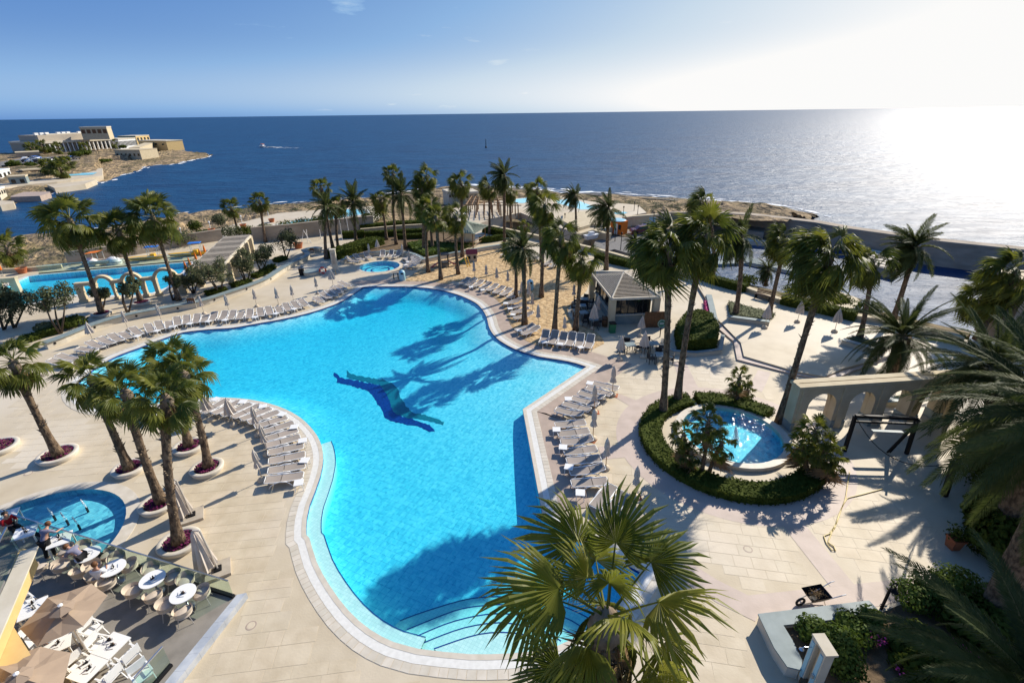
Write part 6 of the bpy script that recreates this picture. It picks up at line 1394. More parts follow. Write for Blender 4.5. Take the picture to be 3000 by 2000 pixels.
# open taupe parasols
for k, (x, y, rpx, lb) in enumerate(((405,1075,((600,914),(705,992),(545,1195),(245,1328),(130,1210),(310,1008)),'open taupe parasol over the terrace beside the ochre wall'), (118,1525,((265,1327),(465,1367),(400,1620),(60,1760),(-160,1700),(-60,1440)),'open taupe parasol cut by the bottom edge'))):
    a0 = 0
    c = P('F', x, y, 3.05); root = empty('open_parasol', (c.x, c.y, TZ), a0, lb, 'parasol', 'open terrace parasols'); g = MB(); g.tube([(0, 0, .1), (0, 0, 2.7)], .03, 8); g.build('pole', M['pole'], root); g = MB(); g.box((0, 0, .06), (.7, .7, .12)); g.build('base', M['concrete'], root)
    rim = [P('F', a_, b2_, TZ + 2.22) - Vector((c.x, c.y, TZ)) for a_, b2_ in rpx[::-1]]; hub = Vector((0, 0, 2.75)); g = MB()
    for j in range(6):
        a, b_ = rim[j], rim[(j + 1) % 6]; m1_ = hub.lerp(a, .5) ; mid = (a + b_) / 2 + Vector((0, 0, -.03)); inn_ = hub.lerp(mid, .5) - Vector((0, 0, .05))
        g.face([hub, m1_, inn_]); g.face([hub, inn_, hub.lerp(b_, .5)]); g.face([m1_, a, mid, inn_]); g.face([inn_, mid, b_, hub.lerp(b_, .5)])
    g.build('canopy', M['taupe'], root)
    g = MB()
    for j in range(6): a = 6.2832 * (j + .5) / 6; g.face([hub + Vector((0, 0, .12)), Vector((.36 * math.cos(a - .5), .36 * math.sin(a - .5), 2.70)), Vector((.36 * math.cos(a + .5), .36 * math.sin(a + .5), 2.70))])
    g.build('vent_cap', M['taupe'], root); g = MB(); g.lathe((0, 0, 2.86), [(.07, 0), (.07, .04), (.001, .07)], 10); g.build('finial', M['plastic'], root)
    for j in range(6): g = MB(); g.bar(hub - Vector((0, 0, .05)), rim[j] - Vector((0, 0, .03)), .025); g.build('rib', M['pole'], root)
# large folded cantilever parasols on the deck
for k, (b_, t_, lb) in enumerate((((1265,478),(1150,240),'large folded cream parasol on a grey base behind the tall shaggy palm'), ((1435,835),(1300,575),'large folded cream parasol on a grey base outside the balustrade corner'))):
    base = P('F', *b_); tp = TOP(base, 'F', *t_); hh = max(2.2, min(2.9, tp.z)); root = empty('cantilever_parasol', base, 0, lb, 'parasol', 'large folded parasols'); g = MB(); g.box((0, 0, .07), (.95, .95, .14), .5); g.build('base', M['steel' if False else 'slat'], root); g = MB(); g.box((0, 0, .17), (.3, .3, .08), .5); g.build('base_clamp', M['black'], root)
    lean = Vector((tp.x - base.x - .1, tp.y - base.y, 0)) * .5; top_ = lean + Vector((0, 0, hh)); g = MB(); g.tube([(0, 0, .15), (lean.x * .4, lean.y * .4, hh * .5), tuple(top_)], .04, 8); g.build('mast', M['pole'], root); g = MB(); seg = 20
    ax = top_ + Vector((-.28, 0, 0)); prof = [(.04, 0), (.12, .25), (.22, .9), (.32, 1.5), (.40, 1.95), (.1, 1.9)]
    for i, (r_, z) in enumerate(prof):
        for j in range(seg): r2_ = r_ * (1 + (.18 if j % 2 else -.18)); a = 6.2832 * j / seg; g.v.append((ax.x + r2_ * math.cos(a), ax.y + r2_ * math.sin(a), hh - z - (.1 if i == 4 and (j // 3) % 2 else 0)))
    for i in range(len(prof) - 1):
        for j in range(seg): l = (j + 1) % seg; g.f.append((i * seg + j, i * seg + l, (i + 1) * seg + l, (i + 1) * seg + j))
    g.build('canopy', M['canvas'], root); g = MB(); g.bar(top_, ax, .06); g.build('arm', M['pole'], root)

# ------------------------------------------------------------------ people on the terrace
def skin_obj(name, V_, E_, rad, mt, parent, sub=2, root_i=0):
    me = bpy.data.meshes.new(name); me.from_pydata([tuple(v) for v in V_], E_, []); me.materials.append(M[mt]); o = link(name, me, parent)
    md = o.modifiers.new('skin', 'SKIN'); md.use_smooth_shade = True
    if not me.skin_vertices: me.skin_vertices
    bm = bmesh.new(); bm.from_mesh(me); ly = bm.verts.layers.skin.verify()
    for k, v in enumerate(bm.verts): r_ = rad[k]; v[ly].radius = (r_, r_) if not isinstance(r_, tuple) else r_; v[ly].use_root = (k == root_i)
    bm.to_mesh(me); bm.free(); s_ = o.modifiers.new('sub', 'SUBSURF'); s_.levels = sub; s_.render_levels = sub; return o
def person(label, loc, rz, pose, top_m, bot_m, hair_m, z=TZ):
    # local frame: +Y is where the person faces
    root = empty('person', (loc[0], loc[1], z), rz, label, 'person', 'people on the terrace'); J = {}
    if pose[0] == 'stand':
        lean = R(pose[1]); J['pel'] = Vector((0, 0, .93)); f = lambda d, s: J['pel'] + Vector((0, math.sin(lean) * d, math.cos(lean) * d))
        J['waist'] = f(.18, 0); J['chest'] = f(.40, 0); J['neck'] = f(.54, 0); hd = J['neck'] + Vector((0, math.sin(lean + .25) * .2, math.cos(lean + .25) * .2)); J['head'] = hd
        for s, n_ in ((-1, 'l'), (1, 'r')):
            J['hip' + n_] = Vector((s * .10, 0, .90)); J['knee' + n_] = Vector((s * .11, .04 + .05 * s, .49)); J['ank' + n_] = Vector((s * .12, -.04 + .08 * s, .09)); J['toe' + n_] = Vector((s * .13, .12 + .08 * s, .04))
            J['sho' + n_] = J['chest'] + Vector((s * .18, 0, .06)); J['elb' + n_] = J['sho' + n_] + Vector((s * .06, .14, -.24)); J['wri' + n_] = J['elb' + n_] + Vector((-s * .03, .24, -.08))
    else:
        J['pel'] = Vector((0, -.06, .50)); J['waist'] = Vector((0, -.07, .66)); J['chest'] = Vector((0, -.04, .88)); J['neck'] = Vector((0, 0, 1.03)); J['head'] = Vector((0, .05, 1.22))
        for s, n_ in ((-1, 'l'), (1, 'r')):
            J['hip' + n_] = Vector((s * .10, 0, .50)); J['knee' + n_] = Vector((s * .12, .42, .52)); J['ank' + n_] = Vector((s * .12, .42, .10)); J['toe' + n_] = Vector((s * .12, .56, .04))
            J['sho' + n_] = Vector((s * .18, -.03, .93)); J['elb' + n_] = Vector((s * .25, .10, .70)); J['wri' + n_] = Vector((s * .14, .33, .76))
    order = ['pel', 'waist', 'chest', 'neck', 'head', 'hipl', 'kneel', 'ankl', 'toel', 'hipr', 'kneer', 'ankr', 'toer', 'shol', 'elbl', 'wril', 'shor', 'elbr', 'wrir']
    rd = dict(pel=.13, waist=.115, chest=.135, neck=.055, head=.095, hip=.10, knee=.062, ank=.045, toe=.035, sho=.062, elb=.042, wri=.03)
    rad = [rd.get(k, rd.get(k[:-1])) for k in order]; V_ = [J[k] for k in order]; ix = {k: i for i, k in enumerate(order)}
    E_ = [(0, 1), (1, 2), (2, 3), (3, 4), (0, 5), (5, 6), (6, 7), (7, 8), (0, 9), (9, 10), (10, 11), (11, 12), (2, 13), (13, 14), (14, 15), (2, 16), (16, 17), (17, 18)]
    for n_, s in (('l', -1), ('r', 1)):   # hands with five fingers
        w_ = J['wri' + n_]; d = (w_ - J['elb' + n_]).normalized(); q = Vector((s, 0, 0)); pm = w_ + d * .07; V_.append(pm); rad.append(.028); pi = len(V_) - 1; E_.append((ix['wri' + n_], pi))
        for k, (o_, L_) in enumerate(((-.03, .07), (-.01, .085), (.01, .08), (.03, .065))): V_ += [pm + q * o_ + d * .03, pm + q * o_ * 1.2 + d * (.03 + L_) + Vector((0, 0, -.02))]; rad += [.010, .008]; E_ += [(pi, len(V_) - 2), (len(V_) - 2, len(V_) - 1)]
        V_ += [pm - q * .035 - d * .02, pm - q * .06 + d * .03]; rad += [.011, .009]; E_ += [(pi, len(V_) - 2), (len(V_) - 2, len(V_) - 1)]
    body = skin_obj('body', V_, E_, rad, 'skin', root, 1)
    def sub_skin(nm, keys, ed, mt, extra): skin_obj(nm, [J[k] for k in keys], ed, [rd.get(k, rd.get(k[:-1])) + extra for k in keys], mt, root, 1)
    sub_skin('shirt', ['waist', 'chest', 'shol', 'elbl', 'shor', 'elbr', 'pel'], [(0, 1), (1, 2), (2, 3), (1, 4), (4, 5), (0, 6)], top_m, .018)
    sub_skin('trousers', ['pel', 'hipl', 'kneel', 'ankl', 'hipr', 'kneer', 'ankr'], [(0, 1), (1, 2), (2, 3), (0, 4), (4, 5), (5, 6)], bot_m, .02)
    h = J['head']; g = MB(); g.lathe(h + Vector((0, -.015, .0)), [(.10, -.06), (.112, .02), (.10, .08), (.06, .115), (.001, .13)], 14, R(170), R(370)); g.lathe(h + Vector((0, -.012, 0)), [(.106, .05), (.085, .095), (.04, .122), (.001, .13)], 14); g.build('hair', M[hair_m], root, smooth=True)
    g = MB(); g.box(h + Vector((0, .105, -.005)), (.022, .03, .035)); g.build('nose', M['skin'], body)
    for s in (-1, 1): g = MB(); g.lathe(h + Vector((s * .035, .088, .02)), [(.001, -.009), (.011, 0), (.001, .009)], 6); g.build('eye', M['black'], body); g = MB(); g.box(h + Vector((s * .1, 0, 0)), (.02, .04, .055)); g.build('ear', M['skin'], body)
    g = MB(); g.box(h + Vector((0, .09, -.05)), (.045, .012, .012)); g.build('mouth', M['redcloth'], body)
    return root
def face(a, b_): d = P('F', *b_) - P('F', *a); return math.atan2(d.y, d.x) - math.pi / 2
person('waiter in grey shirt and black trousers leaning over a square table', P('F', 345, 745, TZ), face((330, 720), (410, 640)), ('stand', 40), 'shirt', 'trouser', 'hair')
person('waiter in grey shirt bending low over a round table', P('F', 585, 835, TZ), face((585, 800), (480, 770)), ('stand', 62), 'shirt', 'trouser', 'hair')
person('woman in a pale top sitting at a round table', P('F', 690, 935, TZ), face((690, 920), (745, 830)), ('sit',), 'paleshirt', 'paleshirt', 'hair')
person('guest in a red shirt sitting behind the far square table', P('F', 105, 590, TZ), face((105, 590), (170, 620)), ('sit',), 'redcloth', 'trouser', 'hairdark')
person('guest with dark hair sitting between the open parasols', P('F', 390, 1370, TZ), face((390, 1370), (330, 1320)), ('sit',), 'paleshirt', 'paleshirt', 'hairdark')

# ------------------------------------------------------------------ bottom right garden corner
top_px = [(315,775),(1165,672),(1258,768),(905,818),(510,862),(585,985),(655,1130),(645,1205),(540,1180),(440,1035)]
c0 = P('K', 315, 775); root = empty('planter_bench', c0, 0, 'broad planter bench with flat grey green top in the bottom right garden', 'planter')
loc = [P('K', a, b_, .55) - c0 for a, b_ in top_px]; loc = [Vector((p.x, p.y, 0)) for p in loc]
g = MB(); g.prism(offset(ccw(loc), -.04), 0, .49); g.build('bench_wall', M['stone2'], root)
g = MB(); g.prism(ccw(loc), .49, .55, True); g.build('bench_top', M['cap'], root)
p = P('K', 385, 930, .25) - c0; g = MB(); g.tube([p, p + Vector((-.05, -.02, 0))], .09, 12); g.build('wall_light', M['black'], root)
soil = [P('K', a, b_, .3) for a, b_ in ((510,862),(905,818),(1258,768),(1380,715),(1900,560),(2500,470),(2900,1500),(700,1700),(640,1300),(655,1130),(585,985))]
g = MB(); g.prism(soil, 0, .3); struct(g.build('garden_soil', M['earth']))
for k, (x, y, r_, h, n_, lb) in enumerate(((720,960,.6,.75,1300,'bright glossy shrub behind the planter bench corner'),(900,1090,.75,1.0,1800,'largest bright shrub beside the outdoor shower'),(1000,880,.5,.55,900,'shrub along the long side of the planter bench'),(1160,850,.5,.55,900,'shrub at the lamp end of the planter bench'),(960,1230,.6,.8,1200,'bright shrub behind the outdoor shower'),(1480,700,.8,.9,1200,'shrub by the gooseneck lamp'),(1650,660,.9,1.0,1400,'wide shrub at the edge of the deck'),(1830,620,.9,1.0,1400,'dark shrub under the corner palm fronds'),(1080,960,.6,.6,700,'low shrub with flowers in the bed'))):
    p = P('K', x, y, .3); bush('shrub', p, r_, h, lb, 'shrub', n_, .07, 900 + k, 'shrubs in the corner garden')
g = MB(); rr_ = random.Random(44)
for x, y in ((1450,930),(1270,985),(1850,1030),(1690,960),(1760,1000),(1200,960),(1900,1080),(1550,1130),(1400,1190)):
    for _ in range(26): p = P('K', x + rr_.gauss(0, 28), y + rr_.gauss(0, 22), .55 + rr_.random() * .3); leaf_quad(g, p, (0, 0, 1), rr_.uniform(.025, .05), rr_, .8)
stuff(g.build('bougainvillea_petals', M['magenta']), 'scattered magenta flowers in the corner garden')
for k, (zn, x, y, r_, h, lb) in enumerate((('U',2925,1440,2.3,3.6,'dark dense bush under the right edge palm fronds'),('U',3010,1560,2.3,3.4,'dark dense bush at the right border of the deck'),('U',3030,1330,2.6,4.5,'tallest dark bush beside the garden swing'),('U',2905,1345,1.5,2.6,'dark bush between the swing post and the right border'),('U',2900,1570,1.3,2.0,'dark bush next to the terracotta pot'),('U',2940,1640,1.6,2.0,'dark bush behind the terracotta pot'),('U',2880,1880,1.4,1.4,'dark bush in the bottom right corner'),('U',2700,1960,1.2,1.2,'dark bush under the lowest palm fronds'))): bush('dark_bush', P(zn, x, y), r_, h, lb, 'hedge', 4500, .13, 950 + k, 'dark bushes on the right')
# outdoor shower tower
hh = 2.15; b_ = P('K', 735, 945, hh); d = P('K', 832, 1105, hh) - b_; b_.z = 0; L_ = d.length; root = empty('outdoor_shower', b_, math.atan2(d.y, d.x), 'outdoor shower wall with pale blue mosaic panels', 'shower')
wp_ = L_ * .34
for x in (wp_ / 2, L_ - wp_ / 2): g = MB(); g.box((x, .15, hh / 2), (wp_, .3, hh)); g.build('shower_pier', M['stone2'], root); g = MB(); g.box((x, -.01, hh / 2 + .05), (wp_ * .62, .03, hh - .35)); g.build('mosaic_panel', M['lightblue'], root)
g = MB(); g.box((L_ / 2, .22, hh / 2 - .1), (L_ * .3, .12, hh - .2)); g.build('recess', M['stone'], root); g = MB(); g.box((L_ / 2, .18, hh + .04), (L_ + .06, .4, .08)); g.build('top_slab', M['stone2'], root)
g = MB(); g.tube([(wp_ / 2, .02, 1.75), (wp_ / 2, -.25, 1.8), (wp_ / 2, -.32, 1.74)], .014, 6); g.lathe((wp_ / 2, -.32, 1.68), [(.08, 0), (.03, .05), (.014, .07)], 12); g.build('shower_head', M['steel'], root); g = MB(); g.box((L_ - wp_ / 2, -.05, 1.0), (.1, .06, .16)); g.build('tap', M['steel'], root)
# gooseneck lamp
b_ = P('K', 1258, 740); tpz = TOP(b_, 'K', 1350, 545).z; root = empty('garden_lamp', b_, .2, 'black gooseneck garden lamp beside the planter bench', 'lamp'); tpz = max(1.0, tpz)
g = MB(); g.tube([(0, 0, 0), (0, 0, tpz * .8)], .055, 8); g.lathe((0, 0, tpz * .1), [(.09, 0), (.09, .06)], 8); g.build('post', M['black'], root); g = MB(); g.tube([(0, 0, tpz * .78), (.02, 0, tpz * .95), (.13, 0, tpz), (.24, 0, tpz * .93), (.24, 0, tpz * .82)], .022, 6); g.build('gooseneck', M['black'], root); g = MB(); g.lathe((.24, 0, tpz * .64), [(.15, 0), (.13, .05), (.05, .13), (.04, .2)], 14); g.build('lamp_shade', M['black'], root, smooth=True)
# wheelbarrow
b_ = P('K', 740, 690); d = (P('K', 880, 650) - P('K', 665, 690)); rz = math.atan2(d.y, d.x); root = empty('wheelbarrow', b_, rz, 'wheelbarrow full of dry clippings behind the planter bench', 'wheelbarrow')
g = MB(); lo_ = [(-.28, -.18), (.28, -.2), (.28, .2), (-.28, .18)]; hi = [(-.46, -.3), (.42, -.31), (.42, .31), (-.46, .3)]; n0 = 0
g.v += [(x, y, .30) for x, y in lo_] + [(x, y, .58) for x, y in hi]; g.f += [(0, 3, 2, 1)] + [(k, (k + 1) % 4, 4 + (k + 1) % 4, 4 + k) for k in range(4)]; g.build('tray', M['black'], root)
for s in (-1, 1): g = MB(); g.tube([(-.6, s * .12, .2), (.1, s * .2, .32), (.85, s * .3, .58), (1.0, s * .3, .6)], .02, 6); g.build('handle', M['steel'], root); g = MB(); g.tube([(.2, s * .2, .33), (.34, s * .24, 0)], .018, 6); g.build('leg', M['steel'], root)
g = MB(); g.tube([(-.62 + .17 * math.cos(a * .5236), 0, .19 + .17 * math.sin(a * .5236)) for a in range(12)], .045, 8, closed=True); wh = g.build('wheel', M['black'], root); g = MB(); g.tube([(-.62, -.06, .19), (-.62, .06, .19)], .03, 8); g.build('hub', M['steel'], wh)
g = MB(); rr_ = random.Random(3)
for _ in range(160): leaf_quad(g, (rr_.gauss(0, .15), rr_.gauss(0, .1), .48 + rr_.random() * .08), (0, 0, 1), .05, rr_, .3)
stuff(g.build('clippings', M['dry'], root))
# yellow hose
hp = [('J',755,1000),('J',738,1100),('J',722,1205),('J',690,1290),('J',650,1400),('J',605,1465),('K',900,120),('K',868,165),('K',818,185),('K',835,235),('K',880,295),('K',908,298),('K',895,265),('K',852,235),('K',870,180),('K',893,120),('J',640,1430),('J',672,1330),('J',712,1240),('J',735,1205),('J',860,1172),('J',1005,1132)]
ln = smooth([P(a, x, y) for a, x, y in hp], (), False, .25); g = MB(); g.tube([Vector((p.x, p.y, .04)) for p in ln], .025, 6); tag(g.build('garden_hose', M['hose']), 'yellow garden hose looping over the right hand deck', 'hose')
p = P('K', 1800, 270); root = empty('flower_pot', p, 0, 'square terracotta pot in the shade of the right edge', 'pot'); g = MB(); g.lathe((0, 0, 0), [(.25, 0), (.34, .5), (.38, .5), (.38, .58), (.3, .58), (.28, .45), (.001, .45)], 4, R(45), R(405)); g.build('pot_body', M['terracotta'], root); 
g = MB(); rr_ = random.Random(8)
for _ in range(260): leaf_quad(g, (rr_.gauss(0, .18), rr_.gauss(0, .18), .6 + rr_.random() * .5), (0, 0, 1), .07, rr_)
stuff(g.build('leaves', M['hedge'], root))
# manhole covers
for k, (zn, x, y, lb) in enumerate((('K',238,282,'round drain cover on the right hand deck'),('F',1648,1190,'round drain cover on the deck below the terrace'),('F',187,192,'small round drain cover near the leftmost palm'))):
    p = P(zn, x, y); root = empty('drain_cover', (p.x, p.y, .006), 0, lb, 'drain cover'); g = MB(); g.lathe((0, 0, 0), [(.001, .004), (.13, .004), (.15, .0)], 18); g.build('lid', M['slab'], root); g = MB(); g.lathe((0, 0, 0), [(.15, .002), (.19, .004), (.2, 0)], 18); g.build('ring', M['terra'], root)

# triangular planters on the raised terrace, bench
for k, (pts, cap_, lb) in enumerate(([(('D',75,1015),('D',455,1115),('D',400,1165),('D',90,1125)), (('D',90,1128),('D',400,1168)), 'triangular planter of low shrubs with a bench wall on the raised terrace'], [(('D',1050,1290),('D',1290,1350),('D',1270,1420),('D',965,1300)), (('D',960,1305),('D',1280,1400)), 'second terrace planter with a grey topped bench wall'])):
    poly = [P(a, x, y, RT) for a, x, y in pts]; hedge('planter_bed', offset(ccw(poly), -.1), .38, 'bed of low dry plants in the %s terrace planter' % ('triangular', 'second')[k], z0=RT, dens=70, size=.07, mt='olive', seed=60 + k, cat='plants')
    cap_wall('planter_wall', [P(a, x, y, RT + .2) for a, x, y in cap_], .35, .42, lb, .5, .07, z0=RT)
cap_wall('planter_wall', [P('J', 1010, 490), P('J', 1160, 480)], .4, .42, 'low planter wall seen through the arches', .5, .07)
cap_wall('planter_wall', [P('Q',890,1265,.4), P('Q',960,1568,.4)], .3, .4, 'pale planter wall beside the red flower bed', .55, .07, z0=0)
fb_ = [P('Q', 830, 1360), P('Q', 870, 1360), P('Q', 900, 1568), P('Q', 860, 1568)]; hedge('flower_bed', fb_, .3, 'strip of red flowers behind the bar planter', mt='magenta', dens=120, size=.07, seed=66, cat='flowers')
p = P('D', 350, 985, RT); d = (P('D', 470, 1010) - P('D', 300, 965)).normalized(); root = empty('park_bench', p, math.atan2(d.y, d.x), 'dark wooden bench against the parapet', 'bench')
for j in range(4): g = MB(); g.box((0, -.18 + j * .12, .44), (1.6, .1, .035)); g.build('seat_slat', M['brown_wood'], root)
for j in range(3): g = MB(); g.box((0, .26, .6 + j * .13), (1.6, .03, .1)); g.build('back_slat', M['brown_wood'], root)
for x in (-.7, .7): g = MB(); g.box((x, 0, .21), (.06, .5, .42)); g.build('leg', M['black'], root)

# ------------------------------------------------------------------ marina
def seg_wall(name, pts, zt, zb, th, label, mt, n_b=10, cat='wall'):
    l = [P(a, x, y, zt) for a, x, y in pts]; l = smooth(l, range(len(l)), False, 12); c = l[0]; root = empty(name, (c.x, c.y, zb), 0, label, cat); q = [Vector((p.x - c.x, p.y - c.y, 0)) for p in l]
    g = MB(); g.wall(q, th, 0, zt - zb - .3); g.build('wall_face', M[mt], root); g = MB(); g.wall(q, th + .3, zt - zb - .35, zt - zb); g.build('wall_cap', M[mt], root)
    return root
seg_wall('breakwater', [('U',2095,620),('D',270,332),('D',760,387),('D',1010,432),('D',1700,527),('D',2200,577),('D',2800,640)], -3.55, SEA - .6, 2.2, 'long concrete breakwater wall sheltering the marina', 'seawall')
def jetty(name, pts, z, mt, label, boards=0, th=.5, bm_='cap'):
    l = [P(a, x, y, z) for a, x, y in pts]; c = l[0]; root = empty(name, (c.x, c.y, SEA), 0, label, 'jetty'); q = [Vector((p.x - c.x, p.y - c.y, 0)) for p in l]; g = MB(); g.prism(q, -1.0, z - SEA); g.build('jetty_slab', M[mt], root)
    for k in range(boards):
        t_ = (k + .5) / boards; a, b_ = q[0].lerp(q[-1], t_), q[1].lerp(q[2], t_); g = MB(); zz = z - SEA + .05; g.bar((a.x, a.y, zz), (b_.x, b_.y, zz), (q[0] - q[-1]).length / boards * .5, .1); g.build('board', M[bm_], root)
    return root
jetty('slatted_jetty', [('D',1120,590),('D',1470,658),('D',1385,772),('D',1050,690)], -6.6, 'seawall', 'concrete jetty with pale slats under the breakwater', 6, bm_='stone2')
jetty('floating_pontoon', [('D',190,652),('D',690,768),('D',660,790),('D',170,690)], -7.5, 'stone2', 'white floating pontoon in the marina', 16)
jetty('grey_pontoon', [('D',-10,690),('D',230,682),('D',240,705),('D',-10,715)], -7.5, 'cap', 'grey boat beside the white pontoon')
jetty('beige_landing', [('D',730,955),('D',900,912),('D',1112,985),('D',1050,1050),('D',940,1060)], -5.5, 'stone', 'rounded beige landing below the parapet')
jetty('quay', [('D',100,505),('D',390,535),('D',380,550),('D',100,525)], -7.2, 'stone2', 'thin pale quay at the foot of the breakwater')
jetty('dark_quay', [('C',1990,560),('C',2400,620),('C',2390,660),('C',1950,600)], -6.0, 'seawall', 'dark quay corner behind the palms')
# grassy slope below the parapet
sl1 = [P(a, x, y, -.4) for a, x, y in par_px[6:]]; sl2 = [P(a, x, y, -1.6) for a, x, y in (('C',1950,1010),('D',170,850),('D',500,930),('D',740,980),('D',980,1050),('D',1290,1085),('D',1950,1240))]
g = MB(); g.strip(sl1, sl2); g.strip(sl2, [Vector((p.x + 2, p.y + 2, SEA - .5)) for p in sl2]); struct(g.build('grassy_bank', M['rock']))
for k, (x, y, lb) in enumerate(((600,950,'bushy clump on the bank below the umbrellas'),(230,865,'low clump on the bank beside the leaning date palm'),(930,1020,'dark clump above the beige landing'),(1150,1080,'dark clump at the end of the umbrella row'))): bush('bank_bush', P('D', x, y, -1.2), 1.4, 1.0, lb, 'hedge', 700, .12, 970 + k, 'clumps on the bank')
# tower wall at the right border
p = P('U', 2935, 1010); root = empty('stone_tower', p, -.1, 'plain brown stone wall at the right border', 'building'); g = MB(); g.box((4, 1.5, 2.6), (8, 3, 5.2)); g.build('wall_face', M['seawall'], root); g = MB(); g.box((4, 1.5, 5.28), (8.3, 3.3, .15)); g.build('wall_cap', M['stone'], root)

# ------------------------------------------------------------------ beach club in the middle distance (lower level)
BZ = -2.2
def lvl(name, zn, pts, z, mt, th=1.2): 
    g = MB(); g.prism([P(zn, x, y, z) for x, y in pts], z - th, z); return struct(g.build(name, M[mt]))
lvl('beach_club_terrace', 'O', [(-900,520),(-200,400),(330,370),(700,430),(1000,450),(1250,470),(1350,560),(1090,610),(1060,700),(880,760),(720,745),(560,790),(300,720),(-100,560),(-500,640),(-900,700)], BZ, 'deck', 3.5)
lvl('beach_club_upper_terrace', 'O', [(400,560),(700,540),(900,560),(1080,640),(880,690),(720,690),(560,740),(380,650)], BZ + .6, 'stone', 1.0)
lvl('sloping_road', 'O', [(720,1010),(760,880),(880,860),(940,830),(1060,810),(1150,760),(1420,800),(1600,860),(1600,1050),(1250,1060),(980,980),(900,1000)], -3.4, 'asphalt', 4.5)
sheet('club_pool', [P('O', x, y, BZ + .03) for x, y in ((310,420),(440,405),(560,420),(690,470),(820,500),(760,520),(600,525),(480,490),(330,455))], BZ + .03, 'pool_tile')
sheet('club_pool', [P('O', x, y, BZ + .03) for x, y in ((-180,410),(20,385),(60,410),(-60,450),(-200,450))], BZ + .03, 'pool_tile')
sheet('club_pool', [P('O', x, y, BZ + .03) for x, y in ((970,560),(1020,550),(1100,550),(1130,562),(1080,578),(1000,578))], BZ + .03, 'fountain_tile')
seg_wall('retaining_wall', [('O',1085,610),('O',1180,598),('O',1480,575)], BZ + .9, -7.0, .5, 'ochre retaining wall with signs above the marina road', 'stone')
seg_wall('retaining_wall', [('O',1480,560),('O',1620,555),('U',2095,620)], -1.6, -7.0, .6, 'grey brown retaining wall running into the breakwater', 'seawall')
seg_wall('retaining_wall', [('O',560,800),('O',720,748),('O',880,790),('O',935,800)], BZ + .1, -7.0, .5, 'cream wall below the beach club stairs', 'stone')
def signboard(zn, x0, y0, x1, y1, z, mt, label, inner=None):
    a = P(zn, x0, y1, z); d = Vector((1, -.05, 0)); b_ = P(zn, x1, y1, z); h = TOP(a, zn, x0, y0).z - z; root = empty('wall_sign', a, math.atan2((b_ - a).y, (b_ - a).x), label, 'sign'); L_ = (b_ - a).length; g = MB(); g.box((L_ / 2, -.7, h / 2), (L_, .06, h)); o = g.build('sign_panel', M[mt], root)
    if inner: g = MB(); g.tube([(L_ / 2, -.735, h / 2), (L_ / 2, -.75, h / 2)], h * .3, 20); g.build('blue_emblem', M[inner], o); g = MB(); g.tube([(L_ / 2 + math.cos(k / 20 * 6.283) * h * .2, -.76, h / 2 + math.sin(k / 20 * 6.283) * h * .2) for k in range(20)], .05, 5, closed=True); g.build('white_ring', M['plastic'], o); g = MB(); g.box((L_ / 2, -.735, h * .9), (L_ * .6, .02, h * .07)); g.build('lettering_bar', M[inner], o)
signboard('O', 1285, 668, 1338, 722, -3.2, 'plastic', 'white sign with blue round emblem on the retaining wall', 'blue')
signboard('O', 1366, 605, 1436, 695, -2.6, 'lightblue', 'tall blue poster on the retaining wall')
# orange ticket kiosk
b_ = P('O', 935, 800, -3.4); d = P('O', 1060, 825, -3.4) - b_; root = empty('orange_kiosk', b_, math.atan2(d.y, d.x), 'orange kiosk with curved blue canopy beside the road', 'kiosk'); L_ = d.length
g = MB(); g.box((L_ / 2, .8, 1.25), (L_, 1.8, 2.5)); g.build('kiosk_body', M['orange'], root); g = MB(); g.box((L_ * .5, -.13, 1.1), (L_ * .3, .06, 2.0)); g.build('door', M['plastic'], root); g = MB(); g.box((L_ * .82, -.13, 1.5), (L_ * .22, .05, .9)); g.build('window', M['glassdark'], root)
g = MB(); g.lathe((L_ * .5, 0, 2.75), [(.001, .15), (1.2, .12), (1.5, 0), (1.3, -.08), (.001, -.05)], 20, sx=L_ / 2.2, sy=1.1); g.build('canopy', M['lightblue'], root)
def car(label, p, rz, mt, s=1.0, name='parked_car'):
    root = empty(name, p, rz, label, 'car', 'cars on the headland' if mt != 'carred' else None); root.scale = (s, s, s)
    g = MB(); pr = [(-2.1, .3), (-2.15, .62), (-1.95, .85), (-1.3, .92), (-.75, 1.38), (.55, 1.42), (1.2, .95), (1.95, .82), (2.1, .6), (2.1, .3)]; w_ = .85
    n = len(pr); g.v += [(x, -w_ * (1 if z < .95 else .82), z) for x, z in pr] + [(x, w_ * (1 if z < .95 else .82), z) for x, z in pr]; g.f += [tuple(range(n))[::-1], tuple(range(n, 2 * n))] + [(k, (k + 1) % n, n + (k + 1) % n, n + k) for k in range(n)]; g.build('car_body', M[mt], root)
    for y in (-1, 1): g = MB(); g.face([(-1.2, y * .80, .96), (1.05, y * .80, .96), (.5, y * .72, 1.34), (-.72, y * .72, 1.32)]); g.build('side_window', M['glassdark'], root)
    g = MB(); g.face([(1.16, -.62, 1.0), (1.16, .62, 1.0), (.6, .58, 1.40), (.6, -.58, 1.40)]); g.build('windscreen', M['glassdark'], root)
    for x in (-1.3, 1.3):
        for y in (-.78, .78): g = MB(); g.tube([(x, y - .1, .32), (x, y + .1, .32)], .32, 12); g.build('wheel', M['black'], root)
    return root
a, b_ = P('O', 1200, 800, -3.4), P('O', 1395, 800, -3.4); car('dark red car parked under the retaining wall', (a + b_) / 2, math.atan2((b_ - a).y, (b_ - a).x) + .1, 'carred', 1.05)
